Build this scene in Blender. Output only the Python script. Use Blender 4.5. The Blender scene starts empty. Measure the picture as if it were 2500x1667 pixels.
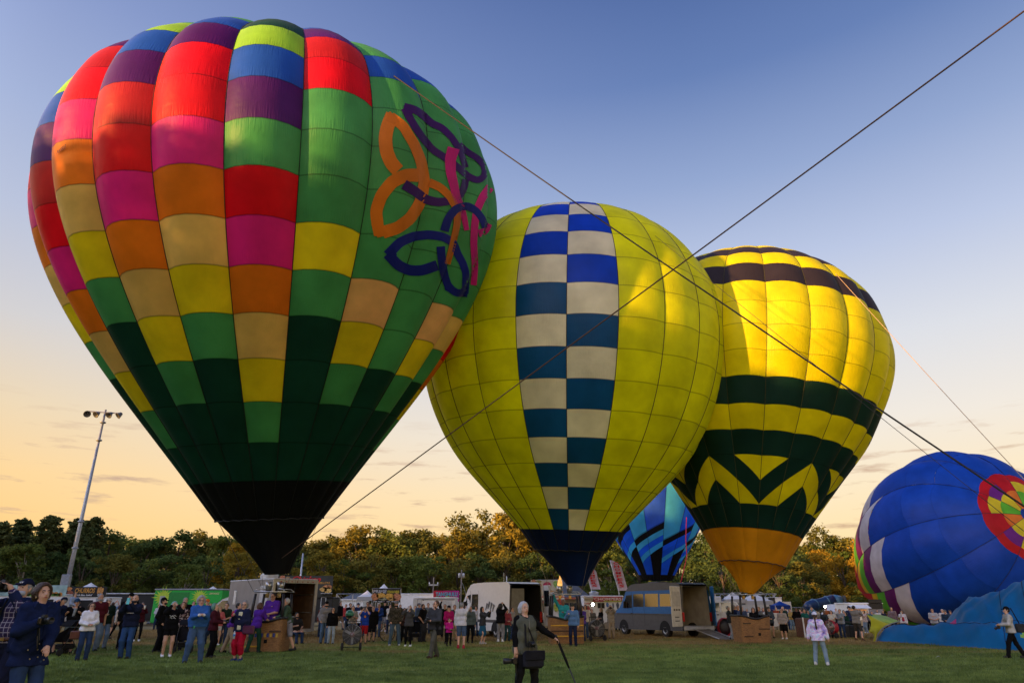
import bpy, math, random
import numpy as np
from mathutils import Vector, Matrix
random.seed(7); RNG = np.random.default_rng(7)
sc = bpy.context.scene
C = sc.collection
R = math.radians
# ---------------------------------------------------------------- camera
F = 1667.0; CAMZ = 1.52; PITCH = math.atan(645 / 1667.0)
CP, SP = math.cos(PITCH), math.sin(PITCH)
cam = bpy.data.objects.new('camera', bpy.data.cameras.new('camera')); C.objects.link(cam); sc.camera = cam
cam.data.sensor_width = 36; cam.data.lens = 24.0; cam.data.clip_start = 0.1; cam.data.clip_end = 6000
cam.location = (0, 0, CAMZ); cam.rotation_euler = (math.pi / 2 + PITCH, 0, 0)
# ---------------------------------------------------------------- light
SUN_AZ = R(-144.5)            # direction towards the sun, measured from +X, seen from above
SUN_EL = R(8.0)
w = bpy.data.worlds.new('World'); sc.world = w; w.use_nodes = True
def build_world():
    nt = w.node_tree; N = nt.nodes; L = nt.links
    bg = N['Background']; bg.inputs[1].default_value = 0.45
    tc = N.new('ShaderNodeTexCoord')
    sky = N.new('ShaderNodeTexSky'); sky.sky_type = 'NISHITA'; sky.sun_disc = False
    sky.sun_elevation = SUN_EL; sky.sun_rotation = (SUN_AZ - math.pi / 2) % (2 * math.pi)
    sky.air_density = 1.0; sky.dust_density = 1.0; sky.ozone_density = 3.0
    sep = N.new('ShaderNodeSeparateXYZ'); L.new(tc.outputs['Generated'], sep.inputs[0])
    asin = N.new('ShaderNodeMath'); asin.operation = 'ARCSINE'; L.new(sep.outputs['Z'], asin.inputs[0])
    el = N.new('ShaderNodeMath'); el.operation = 'MULTIPLY'; el.inputs[1].default_value = 1 / (math.pi / 2); el.use_clamp = True
    L.new(asin.outputs[0], el.inputs[0])
    def ramp(stops):
        r = N.new('ShaderNodeValToRGB'); cr = r.color_ramp
        while len(cr.elements) > 1: cr.elements.remove(cr.elements[-1])
        for i, (deg, srgb) in enumerate(stops):
            lin = [((c / 255 + .055) / 1.055) ** 2.4 if c > 10 else c / 255 / 12.92 for c in srgb]
            e = cr.elements[0] if i == 0 else cr.elements.new(deg / 90.0)
            e.position = deg / 90.0; e.color = (*lin, 1)
        L.new(el.outputs[0], r.inputs[0]); return r
    away = ramp([(0, (252, 206, 134)), (4, (255, 220, 158)), (8.5, (250, 227, 188)), (13, (240, 229, 214)), (19, (220, 220, 224)),
                 (26, (186, 196, 222)), (33, (146, 164, 203)), (41, (100, 124, 176)), (49, (74, 98, 154)), (70, (70, 93, 150)), (90, (70, 93, 150))])
    near = ramp([(0, (248, 172, 68)), (4, (252, 190, 90)), (8.5, (249, 200, 116)), (13, (234, 204, 154)), (19, (208, 200, 194)),
                 (26, (184, 189, 208)), (33, (162, 174, 207)), (41, (136, 151, 196)), (49, (112, 130, 180)), (70, (80, 102, 158)), (90, (70, 93, 150))])
    comb = N.new('ShaderNodeVectorMath'); comb.operation = 'MULTIPLY'; comb.inputs[1].default_value = (1, 1, 0)
    L.new(tc.outputs['Generated'], comb.inputs[0])
    nrm = N.new('ShaderNodeVectorMath'); nrm.operation = 'NORMALIZE'; L.new(comb.outputs[0], nrm.inputs[0])
    dot = N.new('ShaderNodeVectorMath'); dot.operation = 'DOT_PRODUCT'; dot.inputs[1].default_value = (math.cos(SUN_AZ), math.sin(SUN_AZ), 0)
    L.new(nrm.outputs[0], dot.inputs[0])
    mr = N.new('ShaderNodeMapRange'); mr.inputs[1].default_value = -.8; mr.inputs[2].default_value = .12; L.new(dot.outputs['Value'], mr.inputs[0])
    mx = N.new('ShaderNodeMixRGB'); L.new(mr.outputs[0], mx.inputs[0]); L.new(away.outputs[0], mx.inputs[1]); L.new(near.outputs[0], mx.inputs[2])
    # glow added to the unseen sky towards the setting sun, to brighten the ground
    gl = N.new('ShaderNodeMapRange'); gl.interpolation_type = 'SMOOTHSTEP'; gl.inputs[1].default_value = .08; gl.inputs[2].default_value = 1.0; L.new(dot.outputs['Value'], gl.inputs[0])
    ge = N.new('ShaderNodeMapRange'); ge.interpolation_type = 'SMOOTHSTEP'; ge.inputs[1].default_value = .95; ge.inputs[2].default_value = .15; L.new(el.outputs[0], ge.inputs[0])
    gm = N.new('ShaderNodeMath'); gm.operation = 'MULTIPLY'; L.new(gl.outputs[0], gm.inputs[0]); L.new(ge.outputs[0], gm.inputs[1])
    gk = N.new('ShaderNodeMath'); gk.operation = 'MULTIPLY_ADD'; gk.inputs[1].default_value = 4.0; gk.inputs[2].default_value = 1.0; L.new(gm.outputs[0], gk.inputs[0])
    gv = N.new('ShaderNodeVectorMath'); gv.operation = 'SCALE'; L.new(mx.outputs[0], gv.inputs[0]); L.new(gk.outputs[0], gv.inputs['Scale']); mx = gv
    # thin streaks of cloud low over the horizon: noise stretched along the horizon
    mp = N.new('ShaderNodeMapping'); mp.inputs['Scale'].default_value = (7.5, 7.5, 62); L.new(tc.outputs['Generated'], mp.inputs[0])
    nz = N.new('ShaderNodeTexNoise'); nz.inputs['Scale'].default_value = 1.35; nz.inputs['Detail'].default_value = 7; nz.inputs['Roughness'].default_value = .62; L.new(mp.outputs[0], nz.inputs[0])
    cr = N.new('ShaderNodeMapRange'); cr.inputs[1].default_value = .56; cr.inputs[2].default_value = .7; L.new(nz.outputs['Fac'], cr.inputs[0])
    band = N.new('ShaderNodeMapRange'); band.inputs[1].default_value = .165; band.inputs[2].default_value = .10; L.new(el.outputs[0], band.inputs[0])
    low = N.new('ShaderNodeMapRange'); low.inputs[1].default_value = .02; low.inputs[2].default_value = .05; L.new(el.outputs[0], low.inputs[0])
    m1 = N.new('ShaderNodeMath'); m1.operation = 'MULTIPLY'; L.new(cr.outputs[0], m1.inputs[0]); L.new(band.outputs[0], m1.inputs[1])
    m2 = N.new('ShaderNodeMath'); m2.operation = 'MULTIPLY'; L.new(m1.outputs[0], m2.inputs[0]); L.new(low.outputs[0], m2.inputs[1])
    m3 = N.new('ShaderNodeMath'); m3.operation = 'MULTIPLY'; m3.inputs[1].default_value = .85; L.new(m2.outputs[0], m3.inputs[0])
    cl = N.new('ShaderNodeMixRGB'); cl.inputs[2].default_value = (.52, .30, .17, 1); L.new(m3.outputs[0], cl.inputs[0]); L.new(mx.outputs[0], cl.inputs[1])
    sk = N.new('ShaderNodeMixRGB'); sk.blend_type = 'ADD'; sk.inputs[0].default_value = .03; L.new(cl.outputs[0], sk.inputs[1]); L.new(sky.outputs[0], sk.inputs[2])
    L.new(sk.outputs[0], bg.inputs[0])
build_world()
sun = bpy.data.objects.new('sun', bpy.data.lights.new('sun', 'SUN')); C.objects.link(sun)
sun.data.energy = 5.0; sun.data.angle = R(0.6); sun.data.color = (1.0, .52, .14)
SUN_DIR = Vector((math.cos(SUN_AZ) * math.cos(SUN_EL), math.sin(SUN_AZ) * math.cos(SUN_EL), math.sin(SUN_EL)))
sun.rotation_euler = SUN_DIR.to_track_quat('Z', 'Y').to_euler(); sun.location = (-60, -40, 40)
sc.view_settings.view_transform = 'Standard'; sc.view_settings.look = 'None'; sc.view_settings.gamma = 1.0
sc.view_settings.exposure = 1.152; sc.view_settings.use_curve_mapping = False
sc.render.engine = 'CYCLES'
sc.cycles.use_denoising = True
sc.cycles.max_bounces = 6; sc.cycles.diffuse_bounces = 3; sc.cycles.glossy_bounces = 2; sc.cycles.transmission_bounces = 4; sc.cycles.transparent_max_bounces = 6
sc.cycles.caustics_reflective = False; sc.cycles.caustics_refractive = False
# ---------------------------------------------------------------- pixel of the photograph -> place in the world
def ray(x, y):
    u = (x - 1250) / F; v = (833.5 - y) / F
    return np.array([u, CP - v * SP, SP + v * CP])
CAM = np.array([0, 0, CAMZ])
def AY(x, y, Y):
    d = ray(x, y); return CAM + d * (Y / d[1])
def G(x, y):
    d = ray(x, y); return CAM + d * (-CAMZ / d[2])
def ZAT(y, Y, x=1250):
    d = ray(x, y); return CAMZ + Y * d[2] / d[1]
# ---------------------------------------------------------------- materials
MATS = {}
def nodes_of(name):
    m = bpy.data.materials.new(name); m.use_nodes = True
    return m, m.node_tree, m.node_tree.nodes, m.node_tree.links
def M(name, rgb=(.5, .5, .5), rough=.6, metal=0.0, var=.18, scale=6.0, bump=0.0, bscale=40.0, spec=.4, emit=None, estr=1.0):
    if name in MATS: return MATS[name]
    m, nt, N, L = nodes_of(name); b = N['Principled BSDF']
    b.inputs['Roughness'].default_value = rough; b.inputs['Metallic'].default_value = metal
    b.inputs['Specular IOR Level'].default_value = spec
    tc = N.new('ShaderNodeTexCoord')
    nz = N.new('ShaderNodeTexNoise'); nz.inputs['Scale'].default_value = scale; nz.inputs['Detail'].default_value = 5; L.new(tc.outputs['Object'], nz.inputs[0])
    mr = N.new('ShaderNodeMapRange'); mr.inputs[1].default_value = .3; mr.inputs[2].default_value = .7
    mr.inputs[3].default_value = 1 - var; mr.inputs[4].default_value = 1 + var * .6; L.new(nz.outputs['Fac'], mr.inputs[0])
    vm = N.new('ShaderNodeVectorMath'); vm.operation = 'SCALE'; vm.inputs[0].default_value = rgb; L.new(mr.outputs[0], vm.inputs['Scale'])
    L.new(vm.outputs[0], b.inputs['Base Color'])
    if bump:
        n2 = N.new('ShaderNodeTexNoise'); n2.inputs['Scale'].default_value = bscale; n2.inputs['Detail'].default_value = 4; L.new(tc.outputs['Object'], n2.inputs[0])
        bp = N.new('ShaderNodeBump'); bp.inputs['Strength'].default_value = bump; bp.inputs['Distance'].default_value = .02; L.new(n2.outputs['Fac'], bp.inputs['Height']); L.new(bp.outputs[0], b.inputs['Normal'])
    if emit:
        b.inputs['Emission Color'].default_value = (*emit, 1); b.inputs['Emission Strength'].default_value = estr
    MATS[name] = m; return m
def FAB(name, rgb, trans=.38, rough=.55, seam=.55):
    """balloon nylon: diffuse + translucent, with puckers and a sewn hem along the panel edges (UV)"""
    if name in MATS: return MATS[name]
    m, nt, N, L = nodes_of(name); N.remove(N['Principled BSDF']); out = N['Material Output']
    uv = N.new('ShaderNodeUVMap'); uv.uv_map = 'UVMap'
    sep = N.new('ShaderNodeSeparateXYZ'); L.new(uv.outputs[0], sep.inputs[0])
    # distance to the horizontal hem
    f1 = N.new('ShaderNodeMath'); f1.operation = 'SUBTRACT'; f1.inputs[1].default_value = .5; L.new(sep.outputs['Y'], f1.inputs[0])
    f2 = N.new('ShaderNodeMath'); f2.operation = 'ABSOLUTE'; L.new(f1.outputs[0], f2.inputs[0])
    hem = N.new('ShaderNodeMapRange'); hem.inputs[1].default_value = .478; hem.inputs[2].default_value = .488; hem.inputs[3].default_value = 1; hem.inputs[4].default_value = seam; L.new(f2.outputs[0], hem.inputs[0])
    tc = N.new('ShaderNodeTexCoord')
    nz = N.new('ShaderNodeTexNoise'); nz.inputs['Scale'].default_value = .9; nz.inputs['Detail'].default_value = 6; L.new(tc.outputs['Object'], nz.inputs[0])
    mr = N.new('ShaderNodeMapRange'); mr.inputs[1].default_value = .3; mr.inputs[2].default_value = .7; mr.inputs[3].default_value = .8; mr.inputs[4].default_value = 1.12; L.new(nz.outputs['Fac'], mr.inputs[0])
    oi = N.new('ShaderNodeObjectInfo'); mo = N.new('ShaderNodeMapRange'); mo.inputs[3].default_value = .9; mo.inputs[4].default_value = 1.08; L.new(oi.outputs['Random'], mo.inputs[0])
    mm = N.new('ShaderNodeMath'); mm.operation = 'MULTIPLY'; L.new(mr.outputs[0], mm.inputs[0]); L.new(mo.outputs[0], mm.inputs[1])
    mh = N.new('ShaderNodeMath'); mh.operation = 'MULTIPLY'; L.new(mm.outputs[0], mh.inputs[0]); L.new(hem.outputs[0], mh.inputs[1])
    vm = N.new('ShaderNodeVectorMath'); vm.operation = 'SCALE'; vm.inputs[0].default_value = rgb; L.new(mh.outputs[0], vm.inputs['Scale'])
    # puckers: ripples running up the panel, strongest next to the hems
    mp = N.new('ShaderNodeMapping'); mp.inputs['Scale'].default_value = (46, 2.2, 1); L.new(uv.outputs[0], mp.inputs[0])
    ad = N.new('ShaderNodeVectorMath'); ad.operation = 'ADD'; L.new(mp.outputs[0], ad.inputs[0])
    sc3 = N.new('ShaderNodeVectorMath'); sc3.operation = 'SCALE'; sc3.inputs['Scale'].default_value = 97; cv = N.new('ShaderNodeCombineXYZ'); L.new(oi.outputs['Random'], cv.inputs[0]); L.new(cv.outputs[0], sc3.inputs[0]); L.new(sc3.outputs[0], ad.inputs[1])
    n2 = N.new('ShaderNodeTexNoise'); n2.inputs['Scale'].default_value = 1; n2.inputs['Detail'].default_value = 3; L.new(ad.outputs[0], n2.inputs[0])
    amp = N.new('ShaderNodeMapRange'); amp.inputs[1].default_value = .1; amp.inputs[2].default_value = .5; amp.inputs[3].default_value = .12; amp.inputs[4].default_value = 1; L.new(f2.outputs[0], amp.inputs[0])
    ma = N.new('ShaderNodeMath'); ma.operation = 'MULTIPLY'; L.new(n2.outputs['Fac'], ma.inputs[0]); L.new(amp.outputs[0], ma.inputs[1])
    n3 = N.new('ShaderNodeTexNoise'); n3.inputs['Scale'].default_value = 2.2; n3.inputs['Detail'].default_value = 3; n3.inputs['Distortion'].default_value = .6; L.new(tc.outputs['Object'], n3.inputs[0])
    mb = N.new('ShaderNodeMath'); mb.operation = 'MULTIPLY_ADD'; mb.inputs[1].default_value = .55; L.new(n3.outputs['Fac'], mb.inputs[0]); L.new(ma.outputs[0], mb.inputs[2])
    bp = N.new('ShaderNodeBump'); bp.inputs['Strength'].default_value = .5; bp.inputs['Distance'].default_value = .05; L.new(mb.outputs[0], bp.inputs['Height'])
    d = N.new('ShaderNodeBsdfDiffuse'); L.new(vm.outputs[0], d.inputs[0]); L.new(bp.outputs[0], d.inputs['Normal'])
    t = N.new('ShaderNodeBsdfTranslucent'); L.new(vm.outputs[0], t.inputs[0]); L.new(bp.outputs[0], t.inputs['Normal'])
    x = N.new('ShaderNodeMixShader'); x.inputs[0].default_value = trans; L.new(d.outputs[0], x.inputs[1]); L.new(t.outputs[0], x.inputs[2])
    g = N.new('ShaderNodeBsdfGlossy'); g.inputs['Roughness'].default_value = .42; g.inputs[0].default_value = (.8, .8, .8, 1); L.new(bp.outputs[0], g.inputs['Normal'])
    fr = N.new('ShaderNodeLayerWeight'); f4 = N.new('ShaderNodeMath'); f4.operation = 'POWER'; f4.inputs[1].default_value = 4; L.new(fr.outputs['Facing'], f4.inputs[0])
    fm = N.new('ShaderNodeMath'); fm.operation = 'MULTIPLY_ADD'; fm.inputs[1].default_value = .14; fm.inputs[2].default_value = .012; L.new(f4.outputs[0], fm.inputs[0])
    x2 = N.new('ShaderNodeMixShader'); L.new(fm.outputs[0], x2.inputs[0]); L.new(x.outputs[0], x2.inputs[1]); L.new(g.outputs[0], x2.inputs[2])
    L.new(x2.outputs[0], out.inputs[0]); MATS[name] = m; return m
# ---------------------------------------------------------------- objects
def link(o, parent=None):
    C.objects.link(o)
    if parent is not None: o.parent = parent
    return o
def tag(o, label=None, cat=None, group=None, kind=None):
    if label: o['label'] = label
    if cat: o['category'] = cat
    if group: o['group'] = group
    if kind: o['kind'] = kind
    return o
def thing(name, label, cat, loc=(0, 0, 0), rz=0.0, group=None, kind=None):
    o = bpy.data.objects.new(name, None); o.empty_display_size = .2; link(o)
    o.location = tuple(float(c) for c in loc); o.rotation_euler = (0, 0, rz)
    return tag(o, label, cat, group, kind)
def mesh_obj(name, verts, faces, mats, parent=None, smooth=False, fmat=None, loc=(0, 0, 0), sharp=None):
    me = bpy.data.meshes.new(name)
    me.from_pydata([tuple(map(float, v)) for v in verts], [], [tuple(map(int, f)) for f in faces])
    for m in (mats if isinstance(mats, (list, tuple)) else [mats]): me.materials.append(m)
    if fmat is not None: me.polygons.foreach_set('material_index', np.asarray(fmat, dtype=np.int32))
    if smooth: me.polygons.foreach_set('use_smooth', np.ones(len(me.polygons), dtype=bool))
    me.update()
    if sharp is not None: me.set_sharp_from_angle(angle=R(sharp))
    o = bpy.data.objects.new(name, me); link(o, parent); o.location = loc
    return o
class MB:
    """collects simple shapes; build() links them as one mesh object"""
    def __init__(s): s.v = []; s.f = []; s.m = []; s.T = None
    def add(s, v, f, m=0):
        n = len(s.v); v = [Vector(p) for p in v]
        if s.T is not None: v = [s.T @ p for p in v]
        s.v += [tuple(p) for p in v]; s.f += [tuple(n + i for i in q) for q in f]; s.m += [m] * len(f); return s
    def box(s, x0, y0, z0, x1, y1, z1, m=0, b=0.0):
        if b <= 0:
            return s.add([(x0, y0, z0), (x1, y0, z0), (x1, y1, z0), (x0, y1, z0), (x0, y0, z1), (x1, y0, z1), (x1, y1, z1), (x0, y1, z1)],
                         [(0, 3, 2, 1), (4, 5, 6, 7), (0, 1, 5, 4), (1, 2, 6, 5), (2, 3, 7, 6), (3, 0, 4, 7)], m)
        b = min(b, abs(x1 - x0) * .45, abs(y1 - y0) * .45, abs(z1 - z0) * .45)
        pts = [(x0 + b, y0), (x1 - b, y0), (x1, y0 + b), (x1, y1 - b), (x1 - b, y1), (x0 + b, y1), (x0, y1 - b), (x0, y0 + b)]
        cx, cy = (x0 + x1) / 2, (y0 + y1) / 2
        def ring(z, ins): return [(cx + (px - cx) * (1 - ins / max(1e-6, abs(x1 - x0) / 2)), cy + (py - cy) * (1 - ins / max(1e-6, abs(y1 - y0) / 2)), z) for px, py in pts]
        v = ring(z0, b) + ring(z0 + b, 0) + ring(z1 - b, 0) + ring(z1, b)
        f = [tuple(range(7, -1, -1)), tuple(range(24, 32))]
        for k in range(3):
            for i in range(8): f.append((k * 8 + i, k * 8 + (i + 1) % 8, k * 8 + 8 + (i + 1) % 8, k * 8 + 8 + i))
        return s.add(v, f, m)
    def tube(s, pts, rad, n=8, m=0, cap=True):
        pts = [Vector(p) for p in pts]; rad = rad if isinstance(rad, (list, tuple)) else [rad] * len(pts)
        v = []; prev = None
        for i, p in enumerate(pts):
            d = (pts[min(i + 1, len(pts) - 1)] - pts[max(i - 1, 0)]).normalized()
            if prev is None:
                a = Vector((0, 0, 1)) if abs(d.z) < .9 else Vector((1, 0, 0)); u = d.cross(a).normalized()
            else: u = (prev - d * prev.dot(d)).normalized()
            prev = u; w_ = d.cross(u)
            for k in range(n):
                t = 2 * math.pi * k / n; v.append(p + (u * math.cos(t) + w_ * math.sin(t)) * rad[i])
        f = []
        for i in range(len(pts) - 1):
            for k in range(n): f.append((i * n + k, i * n + (k + 1) % n, (i + 1) * n + (k + 1) % n, (i + 1) * n + k))
        if cap: f += [tuple(range(n - 1, -1, -1)), tuple(range((len(pts) - 1) * n, len(pts) * n))]
        return s.add(v, f, m)
    def lathe(s, prof, n=16, m=0, axis='z', at=(0, 0, 0)):
        v = []
        for r, h in prof:
            for k in range(n):
                t = 2 * math.pi * k / n; c, d = r * math.cos(t), r * math.sin(t)
                v.append({'z': (c, d, h), 'y': (c, h, d), 'x': (h, c, d)}[axis])
        v = [(a + at[0], b + at[1], c + at[2]) for a, b, c in v]
        f = []
        for i in range(len(prof) - 1):
            for k in range(n): f.append((i * n + k, i * n + (k + 1) % n, (i + 1) * n + (k + 1) % n, (i + 1) * n + k))
        if prof[0][0] > 1e-4: f.append(tuple(range(n - 1, -1, -1)))
        if prof[-1][0] > 1e-4: f.append(tuple(range((len(prof) - 1) * n, len(prof) * n)))
        return s.add(v, f, m)
    def prism(s, poly, y0, y1, m=0, plane='xz'):
        n = len(poly)
        if plane == 'xz': v = [(a, y0, b) for a, b in poly] + [(a, y1, b) for a, b in poly]
        elif plane == 'yz': v = [(y0, a, b) for a, b in poly] + [(y1, a, b) for a, b in poly]
        else: v = [(a, b, y0) for a, b in poly] + [(a, b, y1) for a, b in poly]
        f = [tuple(range(n)), tuple(range(2 * n - 1, n - 1, -1))] + [(i, i + n, (i + 1) % n + n, (i + 1) % n) for i in range(n)]
        return s.add(v, f, m)
    def quad(s, a, b, c, d, m=0): return s.add([a, b, c, d], [(0, 1, 2, 3)], m)
    def blob(s, c, r, n=10, m=0):
        prof = []; 
        v = []; f = []
        k = n // 2 + 1
        for i in range(k + 1):
            t = math.pi * i / k
            for j in range(n):
                p = 2 * math.pi * j / n
                v.append((c[0] + r[0] * math.sin(t) * math.cos(p), c[1] + r[1] * math.sin(t) * math.sin(p), c[2] + r[2] * math.cos(t)))
        for i in range(k):
            for j in range(n): f.append((i * n + j, (i + 1) * n + j, (i + 1) * n + (j + 1) % n, i * n + (j + 1) % n))
        return s.add(v, f, m)
    def build(s, name, mats, parent=None, smooth=False, loc=(0, 0, 0), sharp=None):
        return mesh_obj(name, s.v, s.f, mats, parent, smooth, s.m, loc, sharp)
def text_geo(txt, height, shear=0.0, bold=0.0, spacing=1.0):
    cu = bpy.data.curves.new('lettering', 'FONT'); cu.body = txt; cu.size = 1; cu.shear = shear; cu.offset = bold; cu.align_x = 'CENTER'; cu.align_y = 'CENTER'; cu.space_character = spacing; cu.resolution_u = 2
    o = bpy.data.objects.new('lettering', cu); me = o.to_mesh()
    v = np.array([tuple(p.co) for p in me.vertices]); f = [tuple(p.vertices) for p in me.polygons]
    o.to_mesh_clear(); bpy.data.objects.remove(o); bpy.data.curves.remove(cu)
    v[:, :2] -= (v[:, :2].max(0) + v[:, :2].min(0)) / 2
    v *= height / (v[:, 1].max() - v[:, 1].min()); return v, f
def text_obj(txt, wid, hei, at, mat, parent, name='lettering', shear=0.0, bold=.02, rz=0.0, spacing=1.0, normal='-y', thick=.0):
    """upright lettering facing -Y (turned by rz) in the parent's space, fitted to wid x hei"""
    v, f = text_geo(txt, hei, shear, bold, spacing)
    v[:, 0] *= wid / (v[:, 0].max() - v[:, 0].min())
    P = np.stack([v[:, 0] * math.cos(rz), v[:, 0] * math.sin(rz), v[:, 1]], 1) + np.array(at)
    return mesh_obj(name, P, f, mat, parent)
# ================================================================ ground
def grass_mat():
    m, nt, N, L = nodes_of('turf'); b = N['Principled BSDF']; b.inputs['Roughness'].default_value = .9; b.inputs['Specular IOR Level'].default_value = .15
    tc = N.new('ShaderNodeTexCoord'); geo = N.new('ShaderNodeNewGeometry')
    def noise(s, d=5, sx=1, sy=1):
        mp = N.new('ShaderNodeMapping'); mp.inputs['Scale'].default_value = (s * sx, s * sy, s); L.new(geo.outputs['Position'], mp.inputs[0])
        n = N.new('ShaderNodeTexNoise'); n.inputs['Scale'].default_value = 1; n.inputs['Detail'].default_value = d; n.inputs['Roughness'].default_value = .6; L.new(mp.outputs[0], n.inputs[0]); return n
    n1 = noise(.35, 6, .45, 1); n2 = noise(2.2, 6, .6, 1); n3 = noise(.12, 4, .4, 1); n4 = noise(34, 2)
    cr = N.new('ShaderNodeValToRGB'); e = cr.color_ramp.elements; e[0].position = .33; e[0].color = (.055, .095, .02, 1); e[1].position = .7; e[1].color = (.25, .33, .085, 1); L.new(n2.outputs['Fac'], cr.inputs[0])
    dry = N.new('ShaderNodeValToRGB'); e = dry.color_ramp.elements; e[0].position = .3; e[0].color = (.2, .135, .055, 1); e[1].position = .7; e[1].color = (.38, .27, .11, 1); L.new(n2.outputs['Fac'], dry.inputs[0])
    sep = N.new('ShaderNodeSeparateXYZ'); L.new(geo.outputs['Position'], sep.inputs[0])
    # worn and trampled where people and cars go: grows with distance from the mown front lawn
    mr = N.new('ShaderNodeMapRange'); mr.inputs[1].default_value = 20; mr.inputs[2].default_value = 42; mr.inputs[3].default_value = -.2; mr.inputs[4].default_value = .26; L.new(sep.outputs['Y'], mr.inputs[0])
    ad = N.new('ShaderNodeMath'); ad.operation = 'ADD'; L.new(n1.outputs['Fac'], ad.inputs[0]); L.new(mr.outputs[0], ad.inputs[1])
    th = N.new('ShaderNodeMapRange'); th.inputs[1].default_value = .44; th.inputs[2].default_value = .62; L.new(ad.outputs[0], th.inputs[0])
    mx = N.new('ShaderNodeMixRGB'); L.new(th.outputs[0], mx.inputs[0]); L.new(cr.outputs[0], mx.inputs[1]); L.new(dry.outputs[0], mx.inputs[2])
    m2 = N.new('ShaderNodeMixRGB'); m2.blend_type = 'MULTIPLY'; m2.inputs[0].default_value = .8; v = N.new('ShaderNodeMapRange'); v.inputs[1].default_value = .3; v.inputs[2].default_value = .7; v.inputs[3].default_value = .5; v.inputs[4].default_value = 1.4; L.new(n3.outputs['Fac'], v.inputs[0]); L.new(mx.outputs[0], m2.inputs[1]); L.new(v.outputs[0], m2.inputs[2])
    L.new(m2.outputs[0], b.inputs['Base Color'])
    bp = N.new('ShaderNodeBump'); bp.inputs['Strength'].default_value = .8; bp.inputs['Distance'].default_value = .03; L.new(n4.outputs['Fac'], bp.inputs['Height']); L.new(bp.outputs[0], b.inputs['Normal'])
    return m
TURF = grass_mat()
g = mesh_obj('ground', [(-900, -300, 0), (900, -300, 0), (900, 2500, 0), (-900, 2500, 0)], [(0, 1, 2, 3)], TURF); tag(g, kind='structure')
def grass():
    rs = np.random.default_rng(11); n = 330000
    # more blades near the camera
    y = 15.3 + 34 * rs.random(n) ** 2.0; x = (rs.random(n) * 2 - 1) * (y * .78 + 1.5)
    h = (.035 + .035 * rs.random(n)) * (1 + .02 * (y - 15)); wd = .005 + .004 * rs.random(n) + .00035 * (y - 15)
    h = h * (.75 + .55 * (np.sin(1.9 * x + 1.3 * np.sin(.7 * y)) * np.sin(2.3 * y + np.sin(1.1 * x)) * .5 + .5) ** 2 + (rs.random(n) < .012) * 1.2)
    a = rs.random(n) * 2 * np.pi; lean = rs.normal(0, .022, (n, 2))
    P = np.zeros((n, 3, 3)); P[:, 0, 0] = x - np.cos(a) * wd; P[:, 0, 1] = y - np.sin(a) * wd; P[:, 1, 0] = x + np.cos(a) * wd; P[:, 1, 1] = y + np.sin(a) * wd
    P[:, 2, 0] = x + lean[:, 0]; P[:, 2, 1] = y + lean[:, 1]; P[:, 2, 2] = h; P[:, :2, 2] = .001
    me = bpy.data.meshes.new('grass'); me.vertices.add(3 * n); me.vertices.foreach_set('co', P.reshape(-1).astype(np.float32))
    me.loops.add(3 * n); me.loops.foreach_set('vertex_index', np.arange(3 * n, dtype=np.int32)); me.polygons.add(n); me.polygons.foreach_set('loop_start', np.arange(0, 3 * n, 3, dtype=np.int32))
    me.update(calc_edges=True); me.materials.append(TURF)
    o = link(bpy.data.objects.new('grass', me)); tag(o, 'short mown grass of the field with worn dry patches', 'grass', kind='stuff')
grass()
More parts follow.
